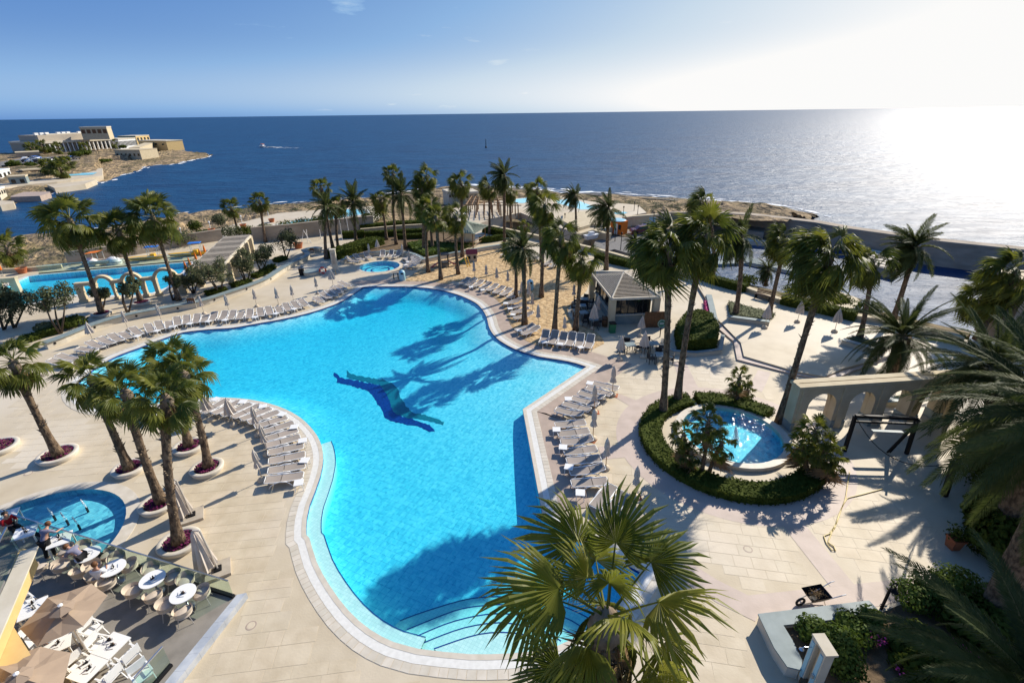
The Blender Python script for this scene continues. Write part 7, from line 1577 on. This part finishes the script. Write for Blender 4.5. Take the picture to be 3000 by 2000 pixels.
# white boat on the slip
a = P('O', 640, 880, -3.2); b_ = P('O', 800, 855, -3.2); d = b_ - a; root = empty('motor_boat', (a + b_) / 2, math.atan2(d.y, d.x), 'white motor boat parked on the slip by the road', 'boat'); L_ = d.length
g = MB(); pr = [(-.5, .18), (.1, .2), (.38, .12), (.5, .0)]; up = [(x * L_, y * L_, .9) for x, y in pr] + [(x * L_, -y * L_, .9) for x, y in pr[::-1][1:]]; dn = [(x * L_ * .85, y * L_ * .5, .1) for x, y, _ in [(u[0] / L_, u[1] / L_, 0) for u in up]]
n = len(up); g.v = up + dn; g.f = [tuple(range(n)), tuple(range(n, 2 * n))[::-1]] + [(k, (k + 1) % n, n + (k + 1) % n, n + k) for k in range(n)]; g.build('hull', M['plastic'], root); g = MB(); g.box((-.05 * L_, 0, 1.15), (L_ * .3, L_ * .2, .5)); g.build('cabin', M['plastic'], root); g = MB(); g.box((.12 * L_, 0, 1.2), (.05, L_ * .2, .45)); g.build('windscreen', M['glassdark'], root)
# log pergola
zg = BZ; q = [P('N', 660, 700, zg), P('N', 1250, 710, zg), P('N', 1150, 610, zg), P('N', 720, 600, zg)]; org = q[0]; root = empty('log_pergola', org, 0, 'open log pergola of the beach club', 'pergola'); rr_ = random.Random(9)
for i in range(7):
    for j in range(4):
        a = q[0].lerp(q[1], i / 6).lerp(q[3].lerp(q[2], i / 6), j / 3) - org; g = MB(); g.tube([a, a + Vector((rr_.uniform(-.1, .1), 0, 2.7))], .12, 7); g.build('post', M['wood'], root)
for i in range(10): a = q[0].lerp(q[1], i / 9) - org; b_ = q[3].lerp(q[2], i / 9) - org; g = MB(); g.tube([a + Vector((0, -.8, 2.85)), b_ + Vector((0, .8, 2.85))], .09, 6); g.build('rafter', M['wood'], root)
for j in range(4): a = q[0].lerp(q[3], j / 3) - org; b_ = q[1].lerp(q[2], j / 3) - org; g = MB(); g.tube([a + Vector((-.6, 0, 2.68)), b_ + Vector((.6, 0, 2.68))], .1, 6); g.build('beam', M['wood'], root)
def box_building(name, zn, bl, br, tl, depth, z, mt, label, wins=0, rows=1, roof='stone2', cat='building', parapet=.5, wm_='glassdark', wh=.5, ww=.5):
    a, b_ = P(zn, *bl, z), P(zn, *br, z); h = TOP(a, zn, *tl).z - z; d = b_ - a; L_ = d.length; root = empty(name, a, math.atan2(d.y, d.x), label, cat)
    g = MB(); g.box((L_ / 2, depth / 2, h / 2 - 1.5), (L_, depth, h + 3)); g.build('wall', M[mt], root); g = MB(); g.box((L_ / 2, depth / 2, h + parapet / 2), (L_ * 1.01 + .2, depth + .4, parapet)); g.build('roof', M[roof], root)
    for r_ in range(rows):
        for k in range(wins): g = MB(); x = L_ * (k + .5) / wins; zz = h * (r_ + .5) / rows; g.box((x, -.02, zz), (L_ / wins * ww, .14, h / rows * wh)); g.build('window', M[wm_], root)
    return root
box_building('white_pavilion', 'N', (450,480), (575,470), (450,420), 5, BZ, 'stone2', 'white flat roofed pavilion of the beach club', 4)
box_building('cream_building', 'N', (640,490), (785,480), (640,425), 5, BZ, 'stone', 'cream flat roofed building of the beach club', 3)
def lamp_post(zn, x, y, ty, z, label, mt='black', head='stone2', group='lamp posts'):
    b_ = P(zn, x, y, z); h = max(1.5, TOP(b_, zn, x, ty).z - z); root = empty('lamp_post', b_, 0, label, 'lamp post', group); g = MB(); g.tube([(0, 0, 0), (0, 0, h - .3)], [.07, .05], 7); g.build('post', M[mt], root); g = MB(); g.lathe((0, 0, h - .3), [(.08, 0), (.16, .25), (.18, .27), (.05, .4), (.001, .42)], 10); g.build('lantern', M[head], root)
for k, (x, y, ty, z, lb) in enumerate(((343,470,395,BZ,'beside the club pool, farthest left'),(480,512,400,BZ,'at the near end of the club pool'),(1080,605,490,BZ,'beside the small round club pool'),(1245,585,480,BZ,'at the edge of the rocks'),(1205,540,440,BZ,'at the far corner of the club deck'),(410,660,580,BZ,'by the club stairs'),(985,890,745,-3.4,'in front of the orange kiosk'),(1050,990,790,-3.4,'at the roundabout bed'),(1412,795,555,-3.4,'next to the parked red car'))): lamp_post('O', x, y, ty, z, 'black lamp post %s' % lb, 'black', 'black', 'black lamp posts of the beach club')
for k, (zn, x, y, ty) in enumerate((('A',1260,1225,1168),('A',1572,1165,1108),('A',1818,1105,1042),('A',2088,1050,1000),('A',2312,975,908),('B',258,685,618))): lamp_post(zn, x, y, ty, 0, 'white headed path lamp, %s from the left along the shore' % ORD[k], 'plastic', 'plastic', 'white path lamps')
# stairs of the beach club
b_ = P('O', 720, 745, BZ); root = empty('club_stairs', b_, .1, 'flight of stairs up the beach club terrace', 'stairs')
for k in range(7): g = MB(); g.box((1.2, .3 + k * .32, -.7 + k * .2), (2.4, .34, .2)); g.build('tread', M['stone'], root)

# ------------------------------------------------------------------ things around the children's pool and sand
b_ = P('B', 835, 1160); h = TOP(b_, 'B', 815, 975).z; root = empty('shower_column', b_, .2, 'tall cream shower column beside the children pool', 'shower'); g = MB(); g.box((0, 0, h / 2), (.62, .5, h)); g.build('column', M['stone2'], root); g = MB(); g.box((0, -.26, h * .62), (.3, .04, h * .5)); g.build('dark_panel', M['slat'], root); g = MB(); g.box((0, 0, h + .05), (.72, .6, .1)); g.build('cap', M['stone2'], root); g = MB(); g.box((0, 0, .1), (.9, .8, .2)); g.build('foot', M['stone2'], root)
b_ = P('B', 728, 1185); root = empty('lifebuoy', b_, .1, 'orange red lifebuoy on its stand by the round stone seat', 'lifebuoy'); g = MB(); g.tube([(.36 * math.cos(k * .3142), 0, .5 + .36 * math.sin(k * .3142)) for k in range(20)], .09, 8, closed=True); g.build('ring', M['red'], root, smooth=True); g = MB(); g.bar((0, .1, 0), (0, .1, .6), .07); g.build('stand', M['plastic'], root)
for k in range(4): a = k * 1.5708 + .78; g = MB(); g.tube([(.36 * math.cos(a + e), 0, .5 + .36 * math.sin(a + e)) for e in (-.12, 0, .12)], .095, 8); g.build('white_band', M['plastic'], root)
b_ = P('B', 836, 1185); root = empty('wet_floor_sign', b_, .3, 'yellow warning board beside the shower column', 'sign'); g = MB(); g.bar((0, -.12, 0), (0, 0, .62), .3, .02); g.build('front_board', M['yellow'], root); g = MB(); g.bar((0, .12, 0), (0, 0, .62), .3, .02); g.build('back_board', M['yellow'], root)
b_ = P('B', 545, 1195); root = empty('waste_bin', b_, 0, 'dark round waste bin with open top by the curved wall', 'bin'); g = MB(); g.lathe((0, 0, 0), [(.28, 0), (.33, .95), (.3, .95), (.27, .7), (.001, .7)], 16); g.build('bin_body', M['black'], root); g = MB(); g.lathe((0, 0, .93), [(.34, 0), (.36, .05), (.3, .06)], 16); g.build('bin_rim', M['steel'], root)
b_ = P('B', 630, 1185); root = empty('round_bench', b_, 0, 'round cream stone seat with grey top near the lifebuoy', 'seat'); g = MB(); g.lathe((0, 0, 0), [(.95, 0), (.95, .38)], 28); g.build('seat_wall', M['stone2'], root); g = MB(); g.lathe((0, 0, .38), [(1.0, 0), (1.0, .06), (.001, .06)], 28); g.build('seat_top', M['cap'], root)
def bin_blue(p, label): root = empty('pool_toy_bin', p, .2, label, 'bin', 'light blue bins'); g = MB(); g.lathe((0, 0, 0), [(.3, 0), (.38, .3), (.34, .65), (.38, .85), (.3, 1.1), (.12, 1.22), (.001, 1.25)], 14); g.build('bin_body', M['lightblue'], root, smooth=True); g = MB(); g.box((0, -.33, .9), (.3, .12, .16)); g.build('opening', M['black'], root)
bin_blue(P('B', 1410, 1238), 'rounded light blue bin at the tip of the sand'); bin_blue(P('C', 437, 1140), 'rounded light blue bin behind the stout palm')
b_ = P('T', 945, 1045); root = empty('steel_stand', b_, .4, 'small dark stand next to the light blue bin', 'stand'); g = MB(); g.box((0, 0, .8), (.6, .45, .1)); g.build('top', M['slat'], root)
for x in (-.25, .25):
    for y in (-.18, .18): g = MB(); g.bar((x, y, 0), (x, y, .78), .05); g.build('leg', M['black'], root)
# playground
b_ = P('N', 640, 1250); root = empty('toy_slide', b_, 2.2, 'small slide with green chute and yellow frame on the sand', 'slide'); g = MB(); g.bar((-.2, 0, 1.0), (1.3, 0, .1), .42, .05); g.build('chute', M['greenp'], root)
for y in (-.2, .2): g = MB(); g.bar((-.2, y, 1.1), (1.3, y, .2), .05, .14); g.build('chute_side', M['greenp'], root); g = MB(); g.bar((-.25, y, 1.2), (-.9, y, 0), .08); g.build('frame_leg', M['yellow'], root)
for k in range(3): g = MB(); g.bar((-.42 - k * .17, -.2, .85 - k * .3), (-.42 - k * .17, .2, .85 - k * .3), .1, .04); g.build('rung', M['yellow'], root)
b_ = P('N', 715, 1195); root = empty('toy_house', b_, .15, 'brown toy house with red roof on the sand', 'toy house'); g = MB(); g.box((0, 0, .55), (1.3, 1.1, 1.1)); g.build('wall', M['slat'], root)
for s in (-1, 1): g = MB(); g.bar((0, s * .32, 1.3), (0, s * .32, 1.3), .1); g = MB(); g.face([(-.75, s * .68, 1.08), (.75, s * .68, 1.08), (.75, 0, 1.6), (-.75, 0, 1.6)]); g.build('roof', M['carred'], root)
for x in (-.35, .35): g = MB(); g.box((x, -.56, .65), (.3, .04, .4)); g.build('window', M['black'], root)
b_ = P('N', 400, 1260); root = empty('play_set', b_, .2, 'dark plastic play tower with red slides on the sand', 'play set'); g = MB(); g.box((0, 0, .6), (1.1, 1.1, .12)); g.build('platform', M['dark'], root); g = MB(); g.box((0, .3, .3), (1.0, .5, .6)); g.build('cave', M['slat'], root)
for x in (-.5, .5):
    for y in (-.5, .5): g = MB(); g.bar((x, y, 0), (x, y, 1.6), .1); g.build('post', M['dark'], root)
for s in (-1, 1): g = MB(); g.bar((s * .55, 0, .7), (s * 1.7, -.1, .08), .45, .06); g.build('slide_chute', M['red' if s < 0 else 'carred'], root)
g = MB(); g.box((0, 0, 1.65), (1.3, 1.3, .08)); g.build('roof', M['dark'], root)
# left: orange sunshades, boats, pots
def shade(zn, x, y, z, label): p = P(zn, x, y, z); root = empty('orange_parasol', p, 0, label, 'parasol', 'folded orange parasols'); root.scale = (.7, .7, .72); g = MB(); g.tube([(0, 0, 0), (0, 0, 2.3)], .03, 6); g.build('pole', M['pole'], root); g = MB(); g.lathe((0, 0, .9), [(.05, 0), (.24, .12), (.17, .8), (.05, 1.4), (.001, 1.45)], 9); g.build('canopy', M['orange'], root); g = MB(); g.lathe((0, 0, 0), [(.25, 0), (.25, .08), (.03, .12)], 12); g.build('base', M['concrete'], root)
for k, (zn, x, y, lb) in enumerate((('E',25,280,'at the left edge'),('Z',545,480,'farthest along the pergola'),('Z',480,545,'second behind the pergola'),('Z',412,600,'third behind the pergola'),('Z',320,690,'fourth behind the pergola'),('Z',258,745,'nearest behind the pergola'),('Z',1115,440,'under the far end of the pergola'))): shade(zn, x, y, 0, 'folded orange parasol %s' % lb)
for k, (x, y, rz, lb) in enumerate(((1250,1358,.28,'yellow pedal boat with blue canopy on the terrace behind the lower pool, left one'),(1620,1322,.28,'yellow pedal boat with blue canopy behind the lower pool, right one'))):
    p = P('A', x, y); root = empty('pedal_boat', p, rz, lb, 'pedal boat', 'yellow pedal boats'); g = MB(); pr = [(-2.4, 0), (-1.6, .34), (0, .42), (2.0, .36), (2.4, .15)]; up = [(x_, y_, .5) for x_, y_ in pr] + [(x_, -y_, .5) for x_, y_ in pr[::-1] if y_]; n = len(up); g.v = up + [(x_ * .9, y_ * .6, .1) for x_, y_, _ in up]; g.f = [tuple(range(n)), tuple(range(n, 2 * n))[::-1]] + [(q, (q + 1) % n, n + (q + 1) % n, n + q) for q in range(n)]; g.build('hull', M['yellow'], root); g = MB(); g.box((1.2, 0, 1.75), (1.5, 1.0, .08), 0); g.build('canopy', M['blue'], root)
    for x_ in (.6, 1.8): g = MB(); g.bar((x_, .3, .5), (x_, .3, 1.72), .04); g.bar((x_, -.3, .5), (x_, -.3, 1.72), .04); g.build('canopy_post', M['steel'], root)
    g = MB(); g.box((1.1, 0, .65), (.5, .7, .35)); g.build('seat', M['yellow'], root)
p = P('A', 870, 1395); root = empty('dinghy', p, .1, 'grey dinghy with raised orange cover beside the lower pool', 'boat'); g = MB()
for s in (-1, 1): g.tube([(-1.8, s * .5, .4), (0, s * .62, .4), (1.4, s * .5, .45), (2.1, 0, .6)], .24, 8)
g.build('tube_hull', M['stone2'], root, smooth=True); g = MB(); g.face([(-1.2, -.7, 1.6), (.4, -.7, 1.75), (.4, .7, 1.75), (-1.2, .7, 1.6)]); g.build('orange_cover', M['orange'], root)
for x_ in (-1.1, .3): g = MB(); g.bar((x_, -.6, .4), (x_, -.6, 1.65), .04); g.bar((x_, .6, .4), (x_, .6, 1.65), .04); g.build('cover_post', M['steel'], root)
for k, (x, y, lb) in enumerate(((790,1400,'white wrapped mound left of the orange cover'),(985,1390,'white wrapped mound right of the orange cover'))): p = P('A', x, y); root = empty('wrapped_boat', p, 0, lb, 'boat', 'wrapped boats'); g = MB(); g.lathe((0, 0, 0), [(.75, 0), (.8, .3), (.55, .75), (.2, .95), (.001, 1.0)], 9, sx=1.3); g.build('cover', M['plastic'], root, smooth=True); g = MB(); g.lathe((0, 0, .3), [(.83, 0), (.83, .04)], 9, sx=1.3); g.build('lashing', M['dark'], root)
def pot(zn, x, y, label, s=1.0): p = P(zn, x, y); root = empty('terracotta_pot', p, 0, label, 'pot', 'terracotta pots'); root.scale = (s, s, s); g = MB(); g.lathe((0, 0, 0), [(.38, 0), (.5, .5), (.56, .52), (.56, .62), (.48, .62), (.46, .5), (.001, .5)], 18); g.build('pot_body', M['terracotta'], root); g = MB(); g.lathe((0, 0, .5), [(.45, 0), (.001, .05)], 14); g.build('soil', M['earth'], root)
pot('B', 515, 962, 'large terracotta pot by the last olive tree', 1.25); pot('B', 285, 738, 'small terracotta pot on the beach deck beside a path lamp'); pot('B', 40, 785, 'terracotta pot at the near corner of the beach deck'); pot('A', 1828, 1120, 'terracotta pot under the third path lamp'); pot('E', 175, 262, 'terracotta pot at the lower pool corner', 1.1)
# glass fence on the far side of the lower pool
fa, fb2 = P('E', 300, 268), P('E', 1480, 168); balustrade(fa, fb2, 1.0, 12, 'glass fence along the far side of the lower pool', 0, 'glass_fence')
# white goal frame and flag poles
b_ = P('M', 20, 1330); root = empty('swing_goal', b_, 0, 'white tubular frame below the tall brown wall', 'frame'); t_ = TOP(b_, 'M', 45, 1120) - b_; e = P('M', 170, 1320) - b_; g = MB(); g.tube([(0, 0, 0), t_, e], .05, 6); g.build('front_tube', M['plastic'], root); g = MB(); g.tube([(.6, .8, 0), t_ + Vector((.3, .4, 0))], .05, 6); g.build('rear_tube', M['plastic'], root)
for k, (x, y, ty, lb) in enumerate(((645,1270,950,'leftmost of three'),(745,1190,760,'middle of three'),(315,1245,1110,'shortest, by the white frame'))): b_ = P('M', x, y); t_ = TOP(b_, 'M', x - 45, ty) - b_; root = empty('flag_pole', b_, 0, 'thin white flag pole at the brown wall, %s' % lb, 'pole', 'white poles'); g = MB(); g.tube([(0, 0, 0), (0, 0, t_.z)], [.05, .03], 6); g.build('pole_shaft', M['plastic'], root); g = MB(); g.lathe((0, 0, 0), [(.12, 0), (.12, .1), (.05, .14)], 10); g.build('foot', M['plastic'], root)
def board(zn, x0, y0, x1, y1, label):
    a, b_ = P(zn, x0, y1), P(zn, x1, y1); d = b_ - a; root = empty('notice_board', a, math.atan2(d.y, d.x), label, 'notice board', 'notice boards'); L_ = d.length; g = MB(); g.box((L_ / 2, 0, .85), (L_, .04, .5)); g.build('panel', M['brown_wood'], root)
    for x in (0, L_): g = MB(); g.bar((x, .03, 0), (x, .03, 1.15), .04); g.build('post', M['steel'], root)
    for k in range(3): g = MB(); g.box((L_ * (k + 1) / 4, -.025, .72), (.1, .01, .1)); g.build('white_pictogram', M['plastic'], root)
board('Z', 285, 1150, 400, 1270, 'brown notice board leaning at the curved wall'); board('B', 620, 980, 655, 1030, 'small brown notice board at the end of the curved wall')

# ------------------------------------------------------------------ headland with the palace
PZ = SEA
hs = [('W',-1500,1560),('W',-300,1520),('W',0,1508),('W',300,1470),('W',480,1395),('W',850,1330),('W',1060,1222),('W',1300,1165),('W',1600,1085),('X',1100,1110),('X',1330,1010),('X',1700,912),('X',1900,810),('X',2100,795),('A',1500,545),('A',1610,515),('A',1800,478),('A',1830,455)]
hm = [('W',-1500,1300),('W',-300,1250),('W',0,1200),('W',300,1150),('W',600,1110),('W',900,1060),('W',1150,1000),('W',1400,960),('W',1700,900),('X',1050,900),('X',1250,850),('X',1330,830),('X',1500,790),('X',1750,750),('A',1380,490),('A',1480,490),('A',1700,455),('A',1800,450)]
hb = [('W',-1500,800),('W',-300,790),('W',0,785),('W',300,780),('W',600,770),('W',900,760),('W',1150,745),('W',1400,725),('W',1700,690),('X',1050,735),('X',1250,715),('X',1330,712),('X',1500,705),('X',1750,660),('A',1380,430),('A',1480,415),('A',1640,430),('A',1780,440)]
HZ1, HZ2 = SEA + 1.4, SEA + 4.5
r0 = [P(a, x, y, SEA - .3) for a, x, y in hs]; r1 = [P(a, x, y, HZ1 + (-.4 if k > 8 else 0)) for k, (a, x, y) in enumerate(hm)]; zb_ = [(HZ2 if k < 9 else SEA + 1.3) if k < 14 else (SEA + 3, SEA + 2.2, SEA + 1.4, SEA + .8)[k - 14] for k in range(18)]; r2_ = [P(a, x, y, zb_[k]) for k, (a, x, y) in enumerate(hb)]
r3 = []
for k, p in enumerate(r2_):
    sh_ = (150 if k < 9 else (120, 95, 70, 45, 22)[k - 9]) if k < 14 else 8
    q = p * (1 + sh_ / Vector((p.x, p.y)).length); r3.append(Vector((q.x, q.y, HZ2 + .1 if k < 14 else SEA - .5)))
r2b = [Vector((p.x * (1 + 5 / p.length), p.y * (1 + 5 / p.length), (HZ2 - .5 if k < 14 else p.z))) for k, p in enumerate(r2_)]; r4 = [Vector((p.x * (1 + 12 / p.length), p.y * (1 + 12 / p.length), SEA - 1)) for p in r3]
struct(terrain('headland', [r0, [a.lerp(b_, .35) + Vector((0, 0, .3)) for a, b_ in zip(r0, r1)], r1, r1 and [a.lerp(b_, .5) for a, b_ in zip(r1, r2_)], r2_, r2b, r3, r4], M['rock'], .7, 5, 21.0))
foam_line('surf', [Vector((p.x, p.y, SEA + .06)) for p in r0[4:14]], 2.2, 11, .55); foam_line('surf', [Vector((p.x, p.y, SEA + .06)) for p in r0[14:]], 3.0, 12, 1.0)
def flat(name, zn, pts, z, mt, th): g = MB(); g.prism([P(zn, x, y, z) for x, y in pts], z - th, z); return struct(g.build(name, M[mt]))
flat('headland_lido', 'W', [(0,1010),(600,930),(1200,860),(1809,800),(1809,930),(1250,1010),(1000,1040),(300,1110),(0,1150)], SEA + 2.2, 'deck', 2.6)
flat('headland_platform', 'W', [(200,1290),(420,1220),(880,1215),(880,1235),(700,1290),(180,1310)], SEA + 1.8, 'terra', 2)
flat('headland_platform', 'W', [(-300,1480),(0,1370),(240,1380),(240,1420),(0,1455)], SEA + 1.8, 'deck', 2); flat('headland_platform', 'W', [(830,1095),(1250,1050),(1700,1000),(1500,1080),(960,1150)], SEA + 2.0, 'deck', 2)
sheet('lido_pool', [P('W', x, y, SEA + 2.3) for x, y in ((600,945),(760,920),(1300,890),(1720,878),(1640,915),(1000,945),(700,970))], SEA + 2.3, 'fountain_tile')
flat('car_park', 'W', [(0,690),(400,620),(1200,590),(1400,650),(900,700),(300,720),(0,760)], HZ2 + .25, 'asphalt', 2)
z = HZ2
def columns(root, n, L_, h, w_, y, mt='plastic'):
    for k in range(n): g = MB(); x = L_ * (k + .5) / n; g.box((x, y, h / 2), (w_, w_, h)); g.build('column', M[mt], root)
pal = box_building('palace', 'X', (40,585), (1210,505), (30,415), 28, z, 'slat', 'long white palace with columned front on the headland', 15, 1, 'stone2', parapet=1.2, wh=.75, ww=.6)
a, b_ = P('X', 40, 585, z), P('X', 1210, 505, z); L_ = (b_ - a).length; hpal = TOP(a, 'X', 30, 415).z - z; columns(pal, 16, L_, hpal, L_ / 16 * .2, -2.0); g = MB(); g.box((L_ / 2, -1.2, hpal + .6), (L_ * 1.03, 3.2, 1.3)); g.build('entablature', M['stone2'], pal); g = MB(); g.box((L_ / 2, 12, hpal + 3.0), (L_ * .9, 18, 4.0)); g.build('attic_storey', M['slat'], pal)
g = MB(); g.box((L_ * .5, 10, hpal + 5.2), (L_ * .62, 12, .6)); g.build('upper_roof', M['stone2'], pal)
for k in range(9): g = MB(); g.box((L_ * (.08 + .1 * k), 6 + (k % 3) * 2, hpal + 5.8), (2.2, 1.6, 1.4)); g.build('roof_unit', M['plastic'], pal)
box_building('white_wing', 'X', (1370,490), (1665,465), (1365,350), 18, z, 'plastic', 'white arcaded wing at the right end of the palace', 14, 1, 'stone2', parapet=.8, wh=.6, ww=.55)
tw = box_building('roof_block', 'X', (705,275), (1165,265), (690,150), 10, z + 10.3, 'stone', 'rectangular sandstone block rising from the palace roof', 5, 1, 'stone2', parapet=.8, wh=.55, ww=.7, wm_='brown_wood')
box_building('ochre_house', 'X', (1660,400), (1890,380), (1655,290), 16, z, 'ochre', 'ochre house with white roof terrace behind the white wing', 4, 1, 'stone2')
box_building('ochre_fort', 'X', (1700,470), (2180,480), (1680,370), 14, z - 1, 'ochre', 'ochre building on the tip of the headland', 4, 1, 'stone2', wh=.3, ww=.3)
box_building('bastion', 'X', (1310,690), (1745,690), (1275,530), 14, SEA + 1.4, 'stone', 'sandstone bastion with six windows above the rocks', 6, 1, 'stone', parapet=.3, wh=.26, ww=.4, wm_='glassdark')
box_building('rampart', 'X', (1740,630), (2010,500), (1690,490), 6, SEA + 1.4, 'stone', 'sloping sandstone rampart beside the bastion', 0, 1, 'stone', 'wall', .2)
box_building('rampart', 'X', (770,740), (1310,690), (770,690), 8, SEA + 1.4, 'stone', 'long low sandstone rampart left of the bastion', 0, 1, 'stone', 'wall', .2)
box_building('brown_store', 'W', (300,610), (720,590), (290,540), 14, z, 'seawall', 'low brown building at the back of the headland', 0, 1, 'stone')
box_building('dark_colonnade', 'W', (440,930), (1200,870), (440,850), 6, SEA + 2.2, 'brown_wood', 'low shaded colonnade behind the headland lido pool', 8, 1, 'stone', wm_='black', wh=.7, ww=.7)
box_building('white_beach_house', 'W', (0,1010), (220,950), (0,870), 12, SEA + 2.2, 'plastic', 'white beach house at the left edge of the headland', 3, 1, 'plastic', wm_='glassdark')
box_building('grey_tower', 'W', (190,1110), (500,1090), (165,970), 6, SEA + 1.8, 'cap', 'grey concrete block by the headland lido', 2, 1, 'stone')
box_building('white_cabin', 'W', (0,1300), (120,1260), (0,1180), 8, SEA + 1.8, 'stone2', 'pale cabin at the left edge above the waterside platform', 3, 1, 'plastic')
for k, (x, y, mt) in enumerate(((460,660,'plastic'),(500,645,'black'),(560,640,'steel'),(600,655,'plastic'),(640,640,'blue'),(480,690,'dark'),(560,690,'steel'),(620,695,'plastic'),(690,690,'dark'),(860,680,'plastic'),(960,670,'carred'),(1060,665,'black'),(1140,660,'steel'),(1200,660,'plastic'),(1250,645,'blue'),(1330,645,'dark'))):
    car(('%s car, %s from the left in the headland car park' % (dict(plastic='white', black='black', steel='silver', blue='blue', dark='dark grey', carred='dark red')[mt], ORD[k])), P('W', x, y, z + .3), rnd.uniform(0, 3), mt, 1.25)
for k, (zn, x, y, ty, zz, lb) in enumerate((('W',580,560,400,z,'left of the palace'),('W',640,550,390,z,'second left of the palace'),('W',790,560,360,z,'in front of the left palace corner'),('W',1060,560,400,z,'in front of the palace columns'),('W',1540,540,400,z,'at the palace entrance'),('X',1260,500,370,z,'before the right end of the palace'),('W',900,940,780,SEA+2.2,'by the lido pool, left'),('W',960,930,770,SEA+2.2,'by the lido pool, second'),('W',1200,870,720,SEA+2.2,'behind the lido pool'),('W',1250,860,710,SEA+2.2,'behind the lido pool, right one'),('W',1090,985,830,SEA+2.2,'in front of the lido pool'),('W',1130,980,830,SEA+2.2,'in front of the lido pool, right one'))):
    b_ = P(zn, x, y, zz); t_ = TOP(b_, zn, x - 20, ty + 40); palm('far palm on the headland %s' % lb, b_, Vector((b_.x, b_.y, max(zz + 4, t_.z))), 'w', 2.2, 18, .2, 1000 + k, .4, 'palms on the headland', 3)
for k, (zn, x, y, r_, h, zz, lb) in enumerate((('W',270,800,6,6,SEA+3.2,'round dark tree above the white beach house'),('W',550,790,5,4,SEA+3.2,'dark tree below the car park'),('W',870,540,7,7,z,'dark tree mass in front of the palace'),('W',1350,600,7,5,z,'spreading tree beside the palace drive'),('X',760,620,7,5,z,'tree clump above the long rampart'),('X',1080,740,8,3,SEA+1.6,'green scrub below the bastion'),('X',1880,610,3,2,SEA+2.6,'small bush on the tip of the headland'),('X',1420,500,5,4,z,'dark tree before the white wing'))): bush('far_tree', P(zn, x, y, zz), r_ * .55, h * .6, lb, 'hedge', 700, .45, 1100 + k, 'trees on the headland', 'tree')
# motor boat at sea with its wake, and a buoy
p = P('A', 2262, 388, SEA); d = (P('A', 2330, 390, SEA) - P('A', 2230, 386, SEA)); rz = math.atan2(d.y, d.x) + math.pi; root = empty('cabin_boat', p, rz, 'small white cabin boat leaving a wake on the open sea', 'boat'); root.scale = (.62, .62, .62); g = MB(); pr = [(-6, 2.2), (2, 2.4), (5, 1.4), (7.5, 0)]; up = [(x, y, 2.0) for x, y in pr] + [(x, -y, 2.0) for x, y in pr[::-1][1:]]; n = len(up); g.v = up + [(x * .9, y * .6, -.3) for x, y, _ in up]; g.f = [tuple(range(n)), tuple(range(n, 2 * n))[::-1]] + [(k, (k + 1) % n, n + (k + 1) % n, n + k) for k in range(n)]; g.build('hull', M['plastic'], root); g = MB(); g.box((-.5, 0, 3.2), (5, 3.2, 2.4)); g.build('cabin', M['plastic'], root); g = MB(); g.box((-.5, 0, 4.6), (6, 3.6, .3)); g.build('cabin_roof', M['orange'], root)
wk = MB(); a = P('A', 2290, 385, SEA + .08); b_ = P('A', 2560, 395, SEA + .08)
for k in range(60): t_ = rnd.random() ** 1.5; c = a.lerp(b_, t_) + Vector((rnd.gauss(0, 1 + 3 * t_), rnd.gauss(0, 1 + 3 * t_), 0)); r_ = rnd.uniform(.6, 2.2) * (1.2 - t_); wk.face([c + Vector((math.cos(j * 1.047) * r_ * 1.6, math.sin(j * 1.047) * r_ * .7, 0)) for j in range(6)])
stuff(wk.build('boat_wake', M['foam']), 'white wake behind the cabin boat')
p = P('B', 2128, 98, SEA); root = empty('sea_buoy', p, 0, 'dark marker buoy standing in the open sea', 'buoy'); g = MB(); g.lathe((0, 0, -.3), [(.9, 0), (.9, .8), (.3, 1.6), (.2, 6), (.001, 6.2)], 10); g.build('buoy_mast', M['black'], root); g = MB(); g.lathe((0, 0, 6), [(.001, 0), (.4, .4), (.001, .8)], 8); g.build('top_mark', M['black'], root)
